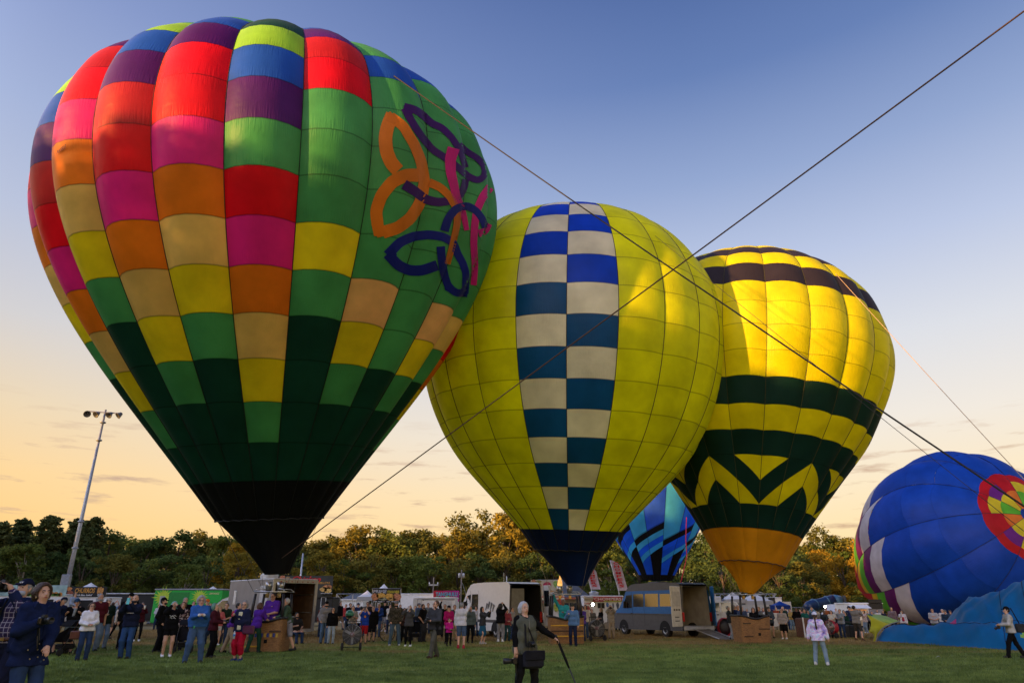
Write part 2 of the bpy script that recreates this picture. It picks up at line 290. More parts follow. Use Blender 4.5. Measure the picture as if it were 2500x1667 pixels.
# ================================================================ balloons
class Env:
    """a gored envelope: rows (a, r) along a tilted axis, gores with bulge; v counts rows"""
    def __init__(s, P0, tx, ty, n, phase, rows, v0, bulge, scale=1.0, up=(0, 0, 1)):
        s.P0 = CAM + (np.array(P0, float) - CAM) * scale
        ax = np.array([tx, ty, 1.0]); ax /= np.linalg.norm(ax)
        e1 = np.cross([0, 1, 0], ax); e1 /= np.linalg.norm(e1); e2 = np.cross(ax, e1)
        s.ax, s.e1, s.e2 = ax, e1, e2
        s.n, s.ph, s.bulge = n, phase, bulge * scale
        s.rows = np.array(rows, float) * scale; s.v0 = v0; s.v1 = v0 + len(rows) - 1
        s.rmax = s.rows[:, 1].max()
        # dense Catmull-Rom profile for ray tests
        s.dv = np.linspace(s.v0, s.v1, 400); pr = s.prof(s.dv); s.da, s.dr = pr[:, 0], pr[:, 1]
    def prof(s, v):
        v = np.clip(np.asarray(v, float), s.v0, s.v1) - s.v0
        i = np.clip(np.floor(v).astype(int), 0, len(s.rows) - 2); t = (v - i)[..., None]
        Rw = s.rows; p1 = Rw[i]; p2 = Rw[i + 1]
        p0 = np.where((i > 0)[..., None], Rw[np.maximum(i - 1, 0)], 2 * p1 - p2); p3 = np.where((i < len(Rw) - 2)[..., None], Rw[np.minimum(i + 2, len(Rw) - 1)], 2 * p2 - p1)
        q = .5 * ((2 * p1) + (-p0 + p2) * t + (2 * p0 - 5 * p1 + 4 * p2 - p3) * t * t + (-p0 + 3 * p1 - 3 * p2 + p3) * t ** 3)
        q[..., 1] = np.maximum(q[..., 1], 0.0); return q
    def bul(s, r, u): return s.bulge * np.clip(r / s.rmax, 0, 1) ** 1.4 * 4 * u * (1 - u)
    def pt(s, g, u, v, off=0.0):
        """g gore index, u 0..1 across it, v row"""
        g, u, v = np.broadcast_arrays(np.asarray(g, float), np.asarray(u, float), np.asarray(v, float))
        q = s.prof(v); a, r = q[..., 0], q[..., 1]
        th = s.ph + 2 * np.pi / s.n * (g + u); rr = r + s.bul(r, u) + off
        return s.P0 + a[..., None] * s.ax + rr[..., None] * (np.sin(th)[..., None] * s.e1 - np.cos(th)[..., None] * s.e2)
    def cast(s, x, y, off=0.0):
        """photo pixels -> points where those lines of sight first meet the envelope"""
        x = np.asarray(x, float); y = np.asarray(y, float); sh = x.shape; x = x.ravel(); y = y.ravel()
        u = (x - 1250) / F; v = (833.5 - y) / F
        d = np.stack([u, CP - v * SP, SP + v * CP], 1)
        c = s.P0 + s.ax * s.da[-1] * .55; D = np.linalg.norm(c - CAM)
        t = np.linspace(max(1, D * .5), D * 1.35, 700)
        X = CAM + d[:, None, :] * t[None, :, None] / np.linalg.norm(d, axis=1)[:, None, None]
        Q = X - s.P0; a = Q @ s.ax; p = Q @ s.e1; q = -(Q @ s.e2); rho = np.hypot(p, q)
        th = (np.arctan2(p, q) - s.ph) / (2 * np.pi / s.n); uu = th - np.floor(th)
        r = np.interp(a, s.da, s.dr, left=-1, right=-1); f = rho - (r + s.bul(np.maximum(r, 0), uu) + off)
        hit = (f < 0); k = np.argmax(hit, 1); ok = hit.any(1); k = np.maximum(k, 1); I = np.arange(len(x))
        f0, f1 = f[I, k - 1], f[I, k]; w_ = np.where(ok, f0 / (f0 - f1 + 1e-9), 0)
        P = X[I, k - 1] * (1 - w_)[:, None] + X[I, k] * w_[:, None]
        return P.reshape(*sh, 3), ok.reshape(sh)
def cap_rows(rows, ae, Rm, h, step, a_last):
    """continue a profile over the crown as an ellipse, in steps of equal arc"""
    t0 = math.asin(min(1, (a_last - ae) / h)); ts = np.linspace(t0, math.pi / 2, 600)
    A = ae + h * np.sin(ts); Q = Rm * np.cos(ts); s_ = np.concatenate([[0], np.cumsum(np.hypot(np.diff(A), np.diff(Q)))])
    n = int(s_[-1] // step); out = []
    for k in range(1, n + 1): out.append((float(np.interp(k * step, s_, A)), float(np.interp(k * step, s_, Q))))
    out[-1] = (out[-1][0], max(out[-1][1], .35)); out.append((ae + h, .05))
    return rows + out
NU, NV = 6, 4
def panel_geo(env, g, lo0, lo1, hi0, hi1, origin, nu=NU, nv=NV):
    u = np.linspace(0, 1, nu + 1)
    lo = lo0 + (lo1 - lo0) * u; hi = hi0 + (hi1 - hi0) * u; t = np.linspace(0, 1, nv + 1)
    V = lo[None, :] + (hi - lo)[None, :] * t[:, None]; U = np.broadcast_to(u[None, :], V.shape)
    P = env.pt(g, U, V) - origin
    e = 1e-3
    du = env.pt(g, np.clip(U + e, 0, 1), V) - env.pt(g, np.clip(U - e, 0, 1), V); dv = env.pt(g, U, np.clip(V + e, env.v0, env.v1)) - env.pt(g, U, np.clip(V - e, env.v0, env.v1))
    Nn = np.cross(du, dv); Nn /= np.linalg.norm(Nn, axis=-1, keepdims=True) + 1e-12
    W = nu + 1
    f = [(j * W + i, j * W + i + 1, (j + 1) * W + i + 1, (j + 1) * W + i) for j in range(nv) for i in range(nu)]
    uv = np.stack([U, np.broadcast_to(t[:, None], V.shape)], -1)
    return P.reshape(-1, 3), f, uv.reshape(-1, 2), Nn.reshape(-1, 3)
def uv_mesh(name, P, f, uv, mat, nrm=None, fmat=None):
    me = bpy.data.meshes.new(name); me.from_pydata(P.tolist(), [], f)
    for m in (mat if isinstance(mat, list) else [mat]): me.materials.append(m)
    lay = me.uv_layers.new(name='UVMap'); li = np.zeros(len(me.loops), dtype=np.int32); me.loops.foreach_get('vertex_index', li)
    lay.data.foreach_set('uv', uv[li].astype(np.float32).ravel())
    me.polygons.foreach_set('use_smooth', np.ones(len(me.polygons), dtype=bool))
    if fmat is not None: me.polygons.foreach_set('material_index', np.asarray(fmat, dtype=np.int32))
    me.update()
    if nrm is not None and np.isfinite(nrm).all(): me.normals_split_custom_set_from_vertices(nrm.astype(np.float32).tolist())
    return me
def panels(env, root, origin, items, backname='back_panels', limit=300):
    """items: (gore, lo0, lo1, hi0, hi1, material). Panels turned to the camera are parts of their own, the hidden far side is one part"""
    vis = []; back = []
    for it in items:
        g, lo0, lo1, hi0, hi1, m = it
        c = env.pt(g, .5, (lo0 + lo1 + hi0 + hi1) / 4); n_ = []
        for u in (0, .5, 1):
            vm = (lo0 + lo1 + hi0 + hi1) / 4
            a = env.pt(g, min(u + .02, 1), vm) - env.pt(g, max(u - .02, 0), vm); b = env.pt(g, u, min(vm + .02, env.v1)) - env.pt(g, u, max(vm - .02, env.v0))
            n_.append(np.dot(np.cross(a, b), CAM - env.pt(g, u, vm)) / (np.linalg.norm(np.cross(a, b)) * np.linalg.norm(CAM - c) + 1e-9))
        (vis if max(n_) > -.12 else back).append((max(n_), it))
    vis.sort(key=lambda q: -q[0]); back += vis[limit:]; vis = vis[:limit]
    for _, (g, lo0, lo1, hi0, hi1, m) in vis:
        P, f, uv, nr = panel_geo(env, g, lo0, lo1, hi0, hi1, origin)
        link(bpy.data.objects.new('panel', uv_mesh('panel', P, f, uv, m, nr)), root)
    if back:
        mats = []; Ps = []; fs = []; uvs = []; fm = []; n = 0
        for _, (g, lo0, lo1, hi0, hi1, m) in back:
            if m not in mats: mats.append(m)
            P, f, uv, nr = panel_geo(env, g, lo0, lo1, hi0, hi1, origin, 4, 2)
            Ps.append(P); uvs.append(uv); fs += [tuple(i + n for i in q) for q in f]; fm += [mats.index(m)] * len(f); n += len(P)
        o = link(bpy.data.objects.new('back_panels', uv_mesh('back_panels', np.concatenate(Ps), fs, np.concatenate(uvs), mats, None, fm)), root); o['kind'] = 'stuff'
def tapes(env, root, origin, mat, va, vb, rad=.014, vis_only=True):
    for g in range(env.n):
        v = np.linspace(va, vb, 40); P = env.pt(g, np.zeros_like(v), v, .012)
        mid = env.pt(g, 0., (va + vb) / 2); nr = mid - (env.P0 + env.ax * np.dot(mid - env.P0, env.ax))
        if vis_only and np.dot(nr, CAM - mid) / np.linalg.norm(nr) / np.linalg.norm(CAM - mid) < -.25: continue
        MB().tube([tuple(p - origin) for p in P], rad, 5).build('load_tape', mat, root, smooth=True)
tape_m = M('tape_black', (.006, .006, .007), .7)
rope_m = M('rope_dark', (.03, .026, .024), .8, bump=.5, bscale=300)
wick = None
def wicker():
    m, nt, N, L = nodes_of('wicker'); b = N['Principled BSDF']; b.inputs['Roughness'].default_value = .55
    tc = N.new('ShaderNodeTexCoord'); mp = N.new('ShaderNodeMapping'); mp.inputs['Scale'].default_value = (1, 1, 1); L.new(tc.outputs['UV'], mp.inputs[0])
    br = N.new('ShaderNodeTexBrick'); br.inputs['Scale'].default_value = 1.0; br.inputs['Mortar Size'].default_value = .004; br.inputs['Brick Width'].default_value = .07; br.inputs['Row Height'].default_value = .019
    br.inputs['Color1'].default_value = (.55, .29, .1, 1); br.inputs['Color2'].default_value = (.34, .16, .052, 1); br.inputs['Mortar'].default_value = (.15, .065, .022, 1); L.new(mp.outputs[0], br.inputs[0])
    nz = N.new('ShaderNodeTexNoise'); nz.inputs['Scale'].default_value = 5; L.new(tc.outputs['Object'], nz.inputs[0])
    mr = N.new('ShaderNodeMapRange'); mr.inputs[3].default_value = .6; mr.inputs[4].default_value = 1.35; L.new(nz.outputs['Fac'], mr.inputs[0])
    vm = N.new('ShaderNodeVectorMath'); vm.operation = 'SCALE'; L.new(br.outputs[0], vm.inputs[0]); L.new(mr.outputs[0], vm.inputs['Scale']); L.new(vm.outputs[0], b.inputs['Base Color'])
    bp = N.new('ShaderNodeBump'); bp.inputs['Strength'].default_value = .9; bp.inputs['Distance'].default_value = .015; bp.invert = True; L.new(br.outputs['Fac'], bp.inputs['Height']); L.new(bp.outputs[0], b.inputs['Normal'])
    return m
WICK = wicker()
leather = M('leather_black', (.012, .011, .012), .45, bump=.3)
steel = M('steel', (.42, .43, .45), .35, .9)
darkst = M('steel_dark', (.03, .03, .033), .45, .5)
brass = M('brass', (.45, .32, .12), .35, .9)
def basket(root, base, w_, d_, h, rz, band=None, straps=None, lean=0.0):
    """wicker basket with scooped padded rim, corner poles, burner frame; everything hangs on the balloon root (local coordinates)"""
    T = Matrix.Translation(Vector(base)) @ Matrix.Rotation(rz, 4, 'Z')
    nx = 14; P = []; Fc = []; UV = []
    segs = []
    cr = .13
    for (cx, cy, a0) in ((w_ / 2 - cr, -d_ / 2 + cr, -90), (w_ / 2 - cr, d_ / 2 - cr, 0), (-w_ / 2 + cr, d_ / 2 - cr, 90), (-w_ / 2 + cr, -d_ / 2 + cr, 180)):
        for k in range(5): t = R(a0 + k * 22.5); segs.append((cx + cr * math.cos(t), cy + cr * math.sin(t)))
    pts = []
    for i, p in enumerate(segs):
        q = segs[(i + 1) % len(segs)]; n = max(1, int(math.hypot(q[0] - p[0], q[1] - p[1]) / .12))
        for k in range(n): pts.append((p[0] + (q[0] - p[0]) * k / n, p[1] + (q[1] - p[1]) * k / n))
    def top(x, y):
        return h - .13 * (math.cos(2 * math.pi * x / w_) * .5 + .5) * (1 if abs(y) > d_ * .3 else .2)
    n = len(pts); L_ = [0]
    for i in range(n): q = pts[(i + 1) % n]; L_.append(L_[-1] + math.hypot(q[0] - pts[i][0], q[1] - pts[i][1]))
    rows = 10; bm_v = []; bm_uv = []; fc = []
    for j in range(rows + 1):
        for i in range(n + 1):
            x, y = pts[i % n]; z = .03 + (top(x, y) - .03) * j / rows; k = 1 - .05 * (1 - j / rows)
            bm_v.append(T @ Vector((x * k, y * k, z))); bm_uv.append((L_[i], z))
    W = n + 1
    for j in range(rows):
        for i in range(n): fc.append((j * W + i, j * W + i + 1, (j + 1) * W + i + 1, (j + 1) * W + i))
    b = link(bpy.data.objects.new('basket', uv_mesh('basket', np.array([tuple(v) for v in bm_v]), fc, np.array(bm_uv), WICK)), root)
    rim = MB(); rim.T = T
    rp = [(x, y, top(x, y)) for x, y in pts] + [(pts[0][0], pts[0][1], top(*pts[0]))]
    rim.tube(rp, .045, 8); rim.build('padded_rim', leather, b, True)
    fl = MB(); fl.T = T; fl.box(-w_ / 2 * .9, -d_ / 2 * .9, .02, w_ / 2 * .9, d_ / 2 * .9, .06); fl.build('floor_board', M('plywood', (.28, .17, .08), .7), b)
    sk = MB(); sk.T = T
    for yy in (-d_ / 2 * .8, d_ / 2 * .8): sk.box(-w_ / 2 * .92, yy - .035, .0, w_ / 2 * .92, yy + .035, .035)
    sk.build('skid', leather, b)
    hole = MB(); hole.T = T; hole.box(.05, -d_ / 2 * .985 - .012, .3, .16, -d_ / 2 * .985 + .01, .42); hole.build('foot_hole', M('shadow_black', (.004, .004, .004), .9), b)
    if band:
        for k in range(10):
            x = -w_ / 2 + cr + (w_ - 2 * cr) * (k + .5) / 10
            q = MB(); q.T = T; zz = h * .44
            q.box(x - .035, -d_ / 2 * .975 - .016, zz, x + .035, -d_ / 2 * .975 + .01, zz + .13, 0, .006); q.build('woven_square', band[k % len(band)], b)
    for (x0, x1, z, m) in (straps or []):
        q = MB(); q.T = T; q.box(x0, -d_ / 2 * .97 - .022, z, x1, -d_ / 2 * .97 - .002, z + .05, 0, .006); q.build('strap', m, b)
    fh = 2.0
    for sx in (-1, 1):
        for sy in (-1, 1):
            q = MB(); q.T = T; x, y = sx * (w_ / 2 - .1), sy * (d_ / 2 - .1)
            q.tube([(x, y, h - .2), (x * .96, y * .96, 1.5), (x * .9, y * .9, fh - .06)], [.058, .055, .048], 8); q.build('upright', leather, root, True)
    fr = MB(); fr.T = T; X, Y = w_ / 2 * .86, d_ / 2 * .86
    fr.tube([(-X, -Y, fh), (X, -Y, fh), (X, Y, fh), (-X, Y, fh), (-X, -Y, fh)], .022, 6)
    for x in (-.22, .22): fr.tube([(x, -Y, fh), (x, Y, fh)], .018, 6)
    for sx in (-1, 1):
        fr.tube([(sx * X, -Y, fh), (sx * X * .8, -Y * .9, fh + .09), (sx * .3, -Y * .8, fh + .1), (sx * .2, 0, fh + .04)], .02, 6)
        fr.tube([(sx * X, Y, fh), (sx * X * .8, Y * .9, fh + .09), (sx * .3, Y * .8, fh + .1), (sx * .2, 0, fh + .04)], .02, 6)
    fr.build('burner_frame', steel, root, True)
    for x in (-.22, .22):
        bu = MB(); bu.T = T
        bu.lathe([(.02, fh - .1), (.05, fh - .08), (.05, fh + .02), (.1, fh + .05), (.13, fh + .2), (.14, fh + .34), (.125, fh + .34), (.1, fh + .1), (.0, fh + .08)], 12, 0, 'z', (x, 0, 0))
        for k in range(4): bu.lathe([(.09 + .01 * k, 0), (.11 + .01 * k, .012), (.09 + .01 * k, .024)], 12, 0, 'z', (x, 0, fh + .1 + .055 * k))
        bo = bu.build('burner', steel, root, True)
        vz = MB(); vz.T = T; vz.box(x - .06, -.09, fh - .2, x + .06, -.02, fh - .05, 0, .01); vz.tube([(x, -.09, fh - .12), (x, -.2, fh - .16)], .012, 6); vz.build('blast_valve', brass, bo)
    return T, fh
def cables(root, T, fh, ring, mat, w_, d_, rad=.006):
    for i, p in enumerate(ring):
        sx = -1 if (i % 4) in (0, 3) else 1; sy = -1 if i % 4 < 2 else 1
        q = T @ Vector((sx * w_ / 2 * .86, sy * d_ / 2 * .86, fh))
        MB().tube([tuple(q), tuple(p)], rad, 5).build('cable', mat, root)
def mouth_ring(env, root, origin, mat, v=-1.0):
    gs = np.linspace(0, env.n, env.n * 4 + 1); gg = np.minimum(np.floor(gs), env.n - 1)
    P = env.pt(gg, gs - gg, np.full_like(gs, v), .015) - origin
    MB().tube([tuple(p + [0, 0, .02 * math.sin(i * 1.57)]) for i, p in enumerate(P)], .022, 6).build('mouth_ring', mat, root, True)
def scoop(env, root, origin, g0, g1, vtop, low, lowr, mat, nrow=10, sag=.1):
    """cloth skirt hanging from the mouth down to just over the burner, open on one side"""
    gs = np.linspace(g0, g1, 48); V = []; low = np.array(low)
    top = env.pt(np.floor(gs), gs - np.floor(gs), np.full_like(gs, vtop), -.02)
    th = env.ph + 2 * np.pi / env.n * gs
    bot = low + lowr * (np.sin(th)[:, None] * env.e1 - np.cos(th)[:, None] * env.e2)
    rs = np.random.default_rng(3)
    for j in range(nrow + 1):
        t = j / nrow; row = top * (1 - t) + bot * t
        c = row.mean(0); ripple = .018 * np.sin(gs * 5.1 + 3 * t) * np.sin(np.pi * t) + .012 * np.sin(gs * 11 + t * 6)
        row = row + (c - row) / (np.linalg.norm(c - row, axis=1)[:, None] + 1e-6) * (sag * np.sin(np.pi * t) + ripple)[:, None]
        V.append(row)
    V = np.array(V) - origin; n = len(gs); f = [(j * n + i, (j + 1) * n + i, (j + 1) * n + i + 1, j * n + i + 1) for j in range(nrow) for i in range(n - 1)]
    uv = np.stack(np.meshgrid(np.linspace(0, 3, n), np.linspace(.1, .9, nrow + 1)), -1).reshape(-1, 2)
    return link(bpy.data.objects.new('scoop', uv_mesh('scoop', V.reshape(-1, 3), f, uv, mat)), root)

# ---------------------------------------------------------------- balloon of coloured blocks with the knot emblem
FC = {'K': FAB('nylon_black', (.006, .006, .007), .08), 'D': FAB('nylon_dark_green', (.006, .05, .032), .25), 'G': FAB('nylon_green', (.065, .34, .11), .4),
      'Y': FAB('nylon_yellow', (.88, .76, .012), .46), 'T': FAB('nylon_tan', (.86, .6, .16), .46), 'O': FAB('nylon_orange', (.86, .22, .012), .44),
      'P': FAB('nylon_pink', (.8, .02, .27), .44), 'R': FAB('nylon_red', (.8, .004, .016), .44), 'S': FAB('nylon_brick', (.52, .015, .02), .4),
      'V': FAB('nylon_purple', (.075, .008, .16), .36), 'B': FAB('nylon_blue', (.016, .09, .56), .4), 'L': FAB('nylon_lime', (.3, .64, .05), .44), 'E': FAB('nylon_peach', (.88, .52, .19), .46)}
b1rows = [(0, 1.85), (1.264, 2.764), (2.453, 3.637), (3.656, 4.524), (4.865, 5.391), (6.09, 6.207), (7.337, 6.945), (8.626, 7.57), (9.956, 8.047), (11.33, 8.311), (12.712, 8.306), (14.019, 8.021), (15.163, 7.482)]
b1rows = cap_rows(b1rows, 12.3, 8.31, 6.3, 1.43, 15.163)
E1 = Env((-8.963, 26.0, 4.502), -.034, -.124, 24, .103, b1rows, -1, .42)
def balloon_one():
    base = G(652, 1590); base[2] = 0
    root = thing('hot_air_balloon', 'tall balloon of rainbow colour blocks with interlaced knot emblem and black mouth', 'hot air balloon', base)
    cols = {-5: 'DDDGYTOPRSVBL', -4: 'DGYTOPRSVBLGG', -3: 'DDDDGYTOPRSVB', -2: 'DDGYTOPRSVBLG', -1: 'DDDGYTOPRRVBG', 0: 'DGYTOPRGVBLDD', 1: 'DDDDGYGGGRSVB',
            2: 'DDGYEGGGGGBGG', 3: 'DDDGGGGGGGGBG', 4: 'DDGYEGGGGGGBG', 5: 'DDDGTGGGGGGBB', 6: 'DGYORSRGGGBRV', 7: 'DDGYTOPRSVBLG', 8: 'DGYTOPRSVBLGG'}
    items = []; top = int(E1.v1)
    for g in range(24):
        gi = (g + 8) % 24 - 8
        cc = cols.get(gi, ('DDDGYTOPRSVBL', 'DGYTOPRSVBLGG')[gi % 2])
        items.append((gi, -1, -1, 0, 0, FC['K']))
        for k in range(top):
            c = cc[k] if k < len(cc) else 'GVBL'[(k + gi) % 4]
            items.append((gi, k, k, k + 1, k + 1, FC[c]))
    panels(E1, root, base, items, limit=296)
    tapes(E1, root, base, tape_m, -1, E1.v1 - .3, .013)
    T, fh = basket(root, (0, 0, 0), 1.35, 1.05, 1.12, R(-4), [M('weave_blue', (.02, .05, .22), .6), M('weave_gold', (.5, .33, .05), .6)],
                   [(-.62, -.2, .62, M('strap_yellow', (.6, .32, .02), .6)), (-.62, -.15, .17, M('strap_yellow')), (.2, .62, .66, M('strap_brown', (.06, .03, .015), .6))])
    low = AY(676, 1400, 25.6)
    mouth_ring(E1, root, base, tape_m)
    scoop(E1, root, base, -4.2, 13.5, -.98, low, .42, FC['K'])
    ring = [tuple(E1.pt(g, 0., -1.) - base) for g in (-4, 2, 8, 14, -6, 4, 10, 16)]
    cables(root, T, fh, ring, darkst, 1.35, 1.05)
    # emblem: ribbons sewn on the green gores
    s = 600 / 1568
    def rib(pts, wd, m, lift, w1=None):
        P = np.array(pts, float); seg = np.concatenate([[0], np.cumsum(np.hypot(*np.diff(P, axis=0).T))]); n = max(8, int(seg[-1] / 14))
        tt = np.linspace(0, seg[-1], n)
        # smooth the centre line a little
        x = np.interp(tt, seg, P[:, 0]); y = np.interp(tt, seg, P[:, 1])
        for _ in range(3):
            x[1:-1] = .25 * x[:-2] + .5 * x[1:-1] + .25 * x[2:]; y[1:-1] = .25 * y[:-2] + .5 * y[1:-1] + .25 * y[2:]
        dx, dy = np.gradient(x), np.gradient(y); L_ = np.hypot(dx, dy) + 1e-6; W = np.linspace(wd, w1 or wd, n) / 2 * 1.08; lift = lift * .35
        k = np.linspace(-1, 1, 6)
        X = 640 + s * (x[:, None] - dy[:, None] / L_[:, None] * W[:, None] * k); Y = 40 + s * (y[:, None] + dx[:, None] / L_[:, None] * W[:, None] * k)
        Q, ok = E1.cast(X, Y, lift); Q = Q - base
        f = []; 
        for i in range(n - 1):
            for j in range(5):
                q = [(i, j), (i + 1, j), (i + 1, j + 1), (i, j + 1)]
                if all(ok[a] for a in q) and max(np.linalg.norm(Q[q[0]] - Q[b]) for b in q) < 1.2: f.append(tuple(a * 6 + b for a, b in reversed(q)))
        if not f: return
        uv = np.stack(np.meshgrid(np.linspace(.1, .9, 6), np.linspace(0, 1, n) * .6 + .2), -1).reshape(-1, 2)
        link(bpy.data.objects.new('emblem_ribbon', uv_mesh('emblem_ribbon', Q.reshape(-1, 3), f, uv, m)), root)
    O, Vv, Pk, Bl = FAB('ribbon_orange', (.62, .16, .012), .2), FAB('ribbon_purple', (.045, .008, .12), .2), FAB('ribbon_pink', (.55, .012, .2), .2), FAB('ribbon_blue', (.008, .014, .2), .2)
    rib([(832, 625), (800, 700), (785, 770), (792, 860), (822, 935), (868, 985)], 80, O, .03)
    rib([(820, 640), (900, 700), (970, 815), (1015, 925), (1036, 1050), (1022, 1140), (1000, 1205), (945, 1290), (865, 1350), (770, 1378)], 58, O, .03, 74)
    rib([(998, 1015), (920, 1012), (830, 1055), (762, 1140), (726, 1240), (736, 1330), (752, 1395)], 78, O, .04, 70)
    rib([(1065, 1060), (1140, 1092), (1200, 1150), (1245, 1235), (1245, 1325), (1215, 1460), (1183, 1580)], 50, O, .05, 34)
    rib([(905, 1072), (970, 1112), (1045, 1170), (1120, 1186), (1195, 1180), (1258, 1150), (1290, 1095), (1300, 1040)], 60, Vv, .045, 40)
    rib([(905, 578), (980, 596), (1040, 642), (1078, 682), (1150, 712), (1210, 772), (1262, 850), (1300, 965)], 48, Vv, .03, 34)
    rib([(908, 585), (960, 680), (1020, 770), (1088, 852), (1150, 890), (1240, 955), (1320, 1025), (1380, 1050), (1420, 1022), (1422, 960), (1380, 908), (1310, 866), (1258, 818)], 46, Vv, .04, 36)
    rib([(1222, 840), (1200, 915), (1204, 1000), (1226, 1085), (1238, 1150), (1268, 1210), (1290, 1285), (1306, 1365)], 72, Pk, .05, 30)
    rib([(1455, 1090), (1408, 1150), (1370, 1235), (1356, 1335), (1350, 1450), (1358, 1570), (1356, 1640), (1350, 1715)], 50, Pk, .05, 36)
    rib([(1382, 1385), (1430, 1372), (1452, 1325)], 46, Pk, .06, 30)
    rib([(1163, 1370), (1186, 1290), (1236, 1226), (1310, 1206), (1370, 1242), (1412, 1302), (1425, 1350)], 52, Bl, .06, 40)
    rib([(800, 1524), (880, 1440), (970, 1402), (1070, 1392), (1160, 1407), (1222, 1445), (1248, 1520), (1280, 1570), (1302, 1640), (1296, 1770)], 60, Bl, .035, 40)
    rib([(800, 1515), (870, 1590), (940, 1622), (1020, 1622), (1118, 1588)], 62, Bl, .045)
    rib([(1140, 1468), (1146, 1550), (1160, 1640), (1186, 1722), (1240, 1768), (1305, 1765)], 50, Bl, .055, 44)
    def tip(poly, m, lift):
        P = np.array(poly, float); c = P.mean(0); n = len(P); g_ = [c]; f = []
        ring = np.concatenate([np.linspace(P[i], P[(i + 1) % n], 5)[:-1] for i in range(n)]); k = len(ring); V = np.concatenate([[c], c + (ring - c) * .5, ring])
        Q, ok = E1.cast(640 + s * V[:, 0], 40 + s * V[:, 1], lift * .35)
        for i in range(k): j = (i + 1) % k; f += [(0, 1 + j, 1 + i), (1 + i, 1 + j, 1 + k + j, 1 + k + i)]
        link(bpy.data.objects.new('emblem_point', uv_mesh('emblem_point', Q - base, f, np.tile([[.5, .5]], (len(V), 1)), m)), root)
    tip([(786, 668), (814, 604), (880, 668), (845, 690)], O, .035); tip([(697, 1330), (736, 1412), (808, 1395), (770, 1345)], O, .045); tip([(838, 1470), (792, 1520), (846, 1580), (860, 1520)], Bl, .05); tip([(900, 570), (970, 572), (955, 640), (925, 640)], Vv, .045); tip([(1262, 1745), (1306, 1796), (1322, 1730), (1290, 1715)], Bl, .06); tip([(1160, 1690), (1166, 1746), (1215, 1770), (1200, 1720)], Bl, .06)
    # registration letters on the left
    v, f = text_geo('N498LB', 1.0, 0, .01); v[:, 0] *= 5.2 / np.ptp(v[:, 0])
    ux, uy = (57 / 5.2, -40 / 5.2); vx, vy = (6, -30)
    cx, cy = 234, 900
    X = 60 + s * (cx + v[:, 0] * ux - v[:, 1] * vx * -1); Y = 20 + s * (cy + v[:, 0] * uy + v[:, 1] * vy)
    Q, ok = E1.cast(X, Y, .03)
    mesh_obj('registration', Q - base, f, M('print_dark', (.12, .02, .02), .7), root)
balloon_one()

# ---------------------------------------------------------------- yellow balloon with blue and white check
k2 = .92
b2rows = [(-.25, 1.75), (.672, 2.458), (1.562, 3.301), (2.471, 4.19), (3.406, 5.091), (4.404, 5.898), (5.495, 6.562), (6.678, 7.09), (7.953, 7.471), (9.302, 7.697), (10.695, 7.718), (12.091, 7.459), (13.431, 6.931), (14.651, 6.143), (15.731, 5.096)]
b2rows = cap_rows(b2rows, 10.4, 7.72, 7.05, 1.4, 15.731)
E2 = Env((2.842, 34.7, 4.292), .031, -.088, 22, -.107, b2rows, -1, .15, k2)
FY = FAB('nylon_lemon', (.82, .83, .004), .46); FNV = FAB('nylon_navy', (.004, .012, .055), .15); FWH = FAB('nylon_ivory', (.84, .79, .68), .44)
FRB = FAB('nylon_royal', (.006, .05, .6), .38); FTB = FAB('nylon_petrol', (.005, .075, .25), .36)
FLAME = None
def flame_mat():
    m, nt, N, L = nodes_of('flame'); N.remove(N['Principled BSDF']); e = N.new('ShaderNodeEmission')
    tc = N.new('ShaderNodeTexCoord'); nz = N.new('ShaderNodeTexNoise'); nz.inputs['Scale'].default_value = 9; L.new(tc.outputs['Object'], nz.inputs[0])
    r = N.new('ShaderNodeValToRGB'); r.color_ramp.elements[0].color = (1, .25, .03, 1); r.color_ramp.elements[1].color = (1, .72, .25, 1); L.new(nz.outputs['Fac'], r.inputs[0]); L.new(r.outputs[0], e.inputs[0]); e.inputs[1].default_value = .55
    L.new(e.outputs[0], N['Material Output'].inputs[0]); return m
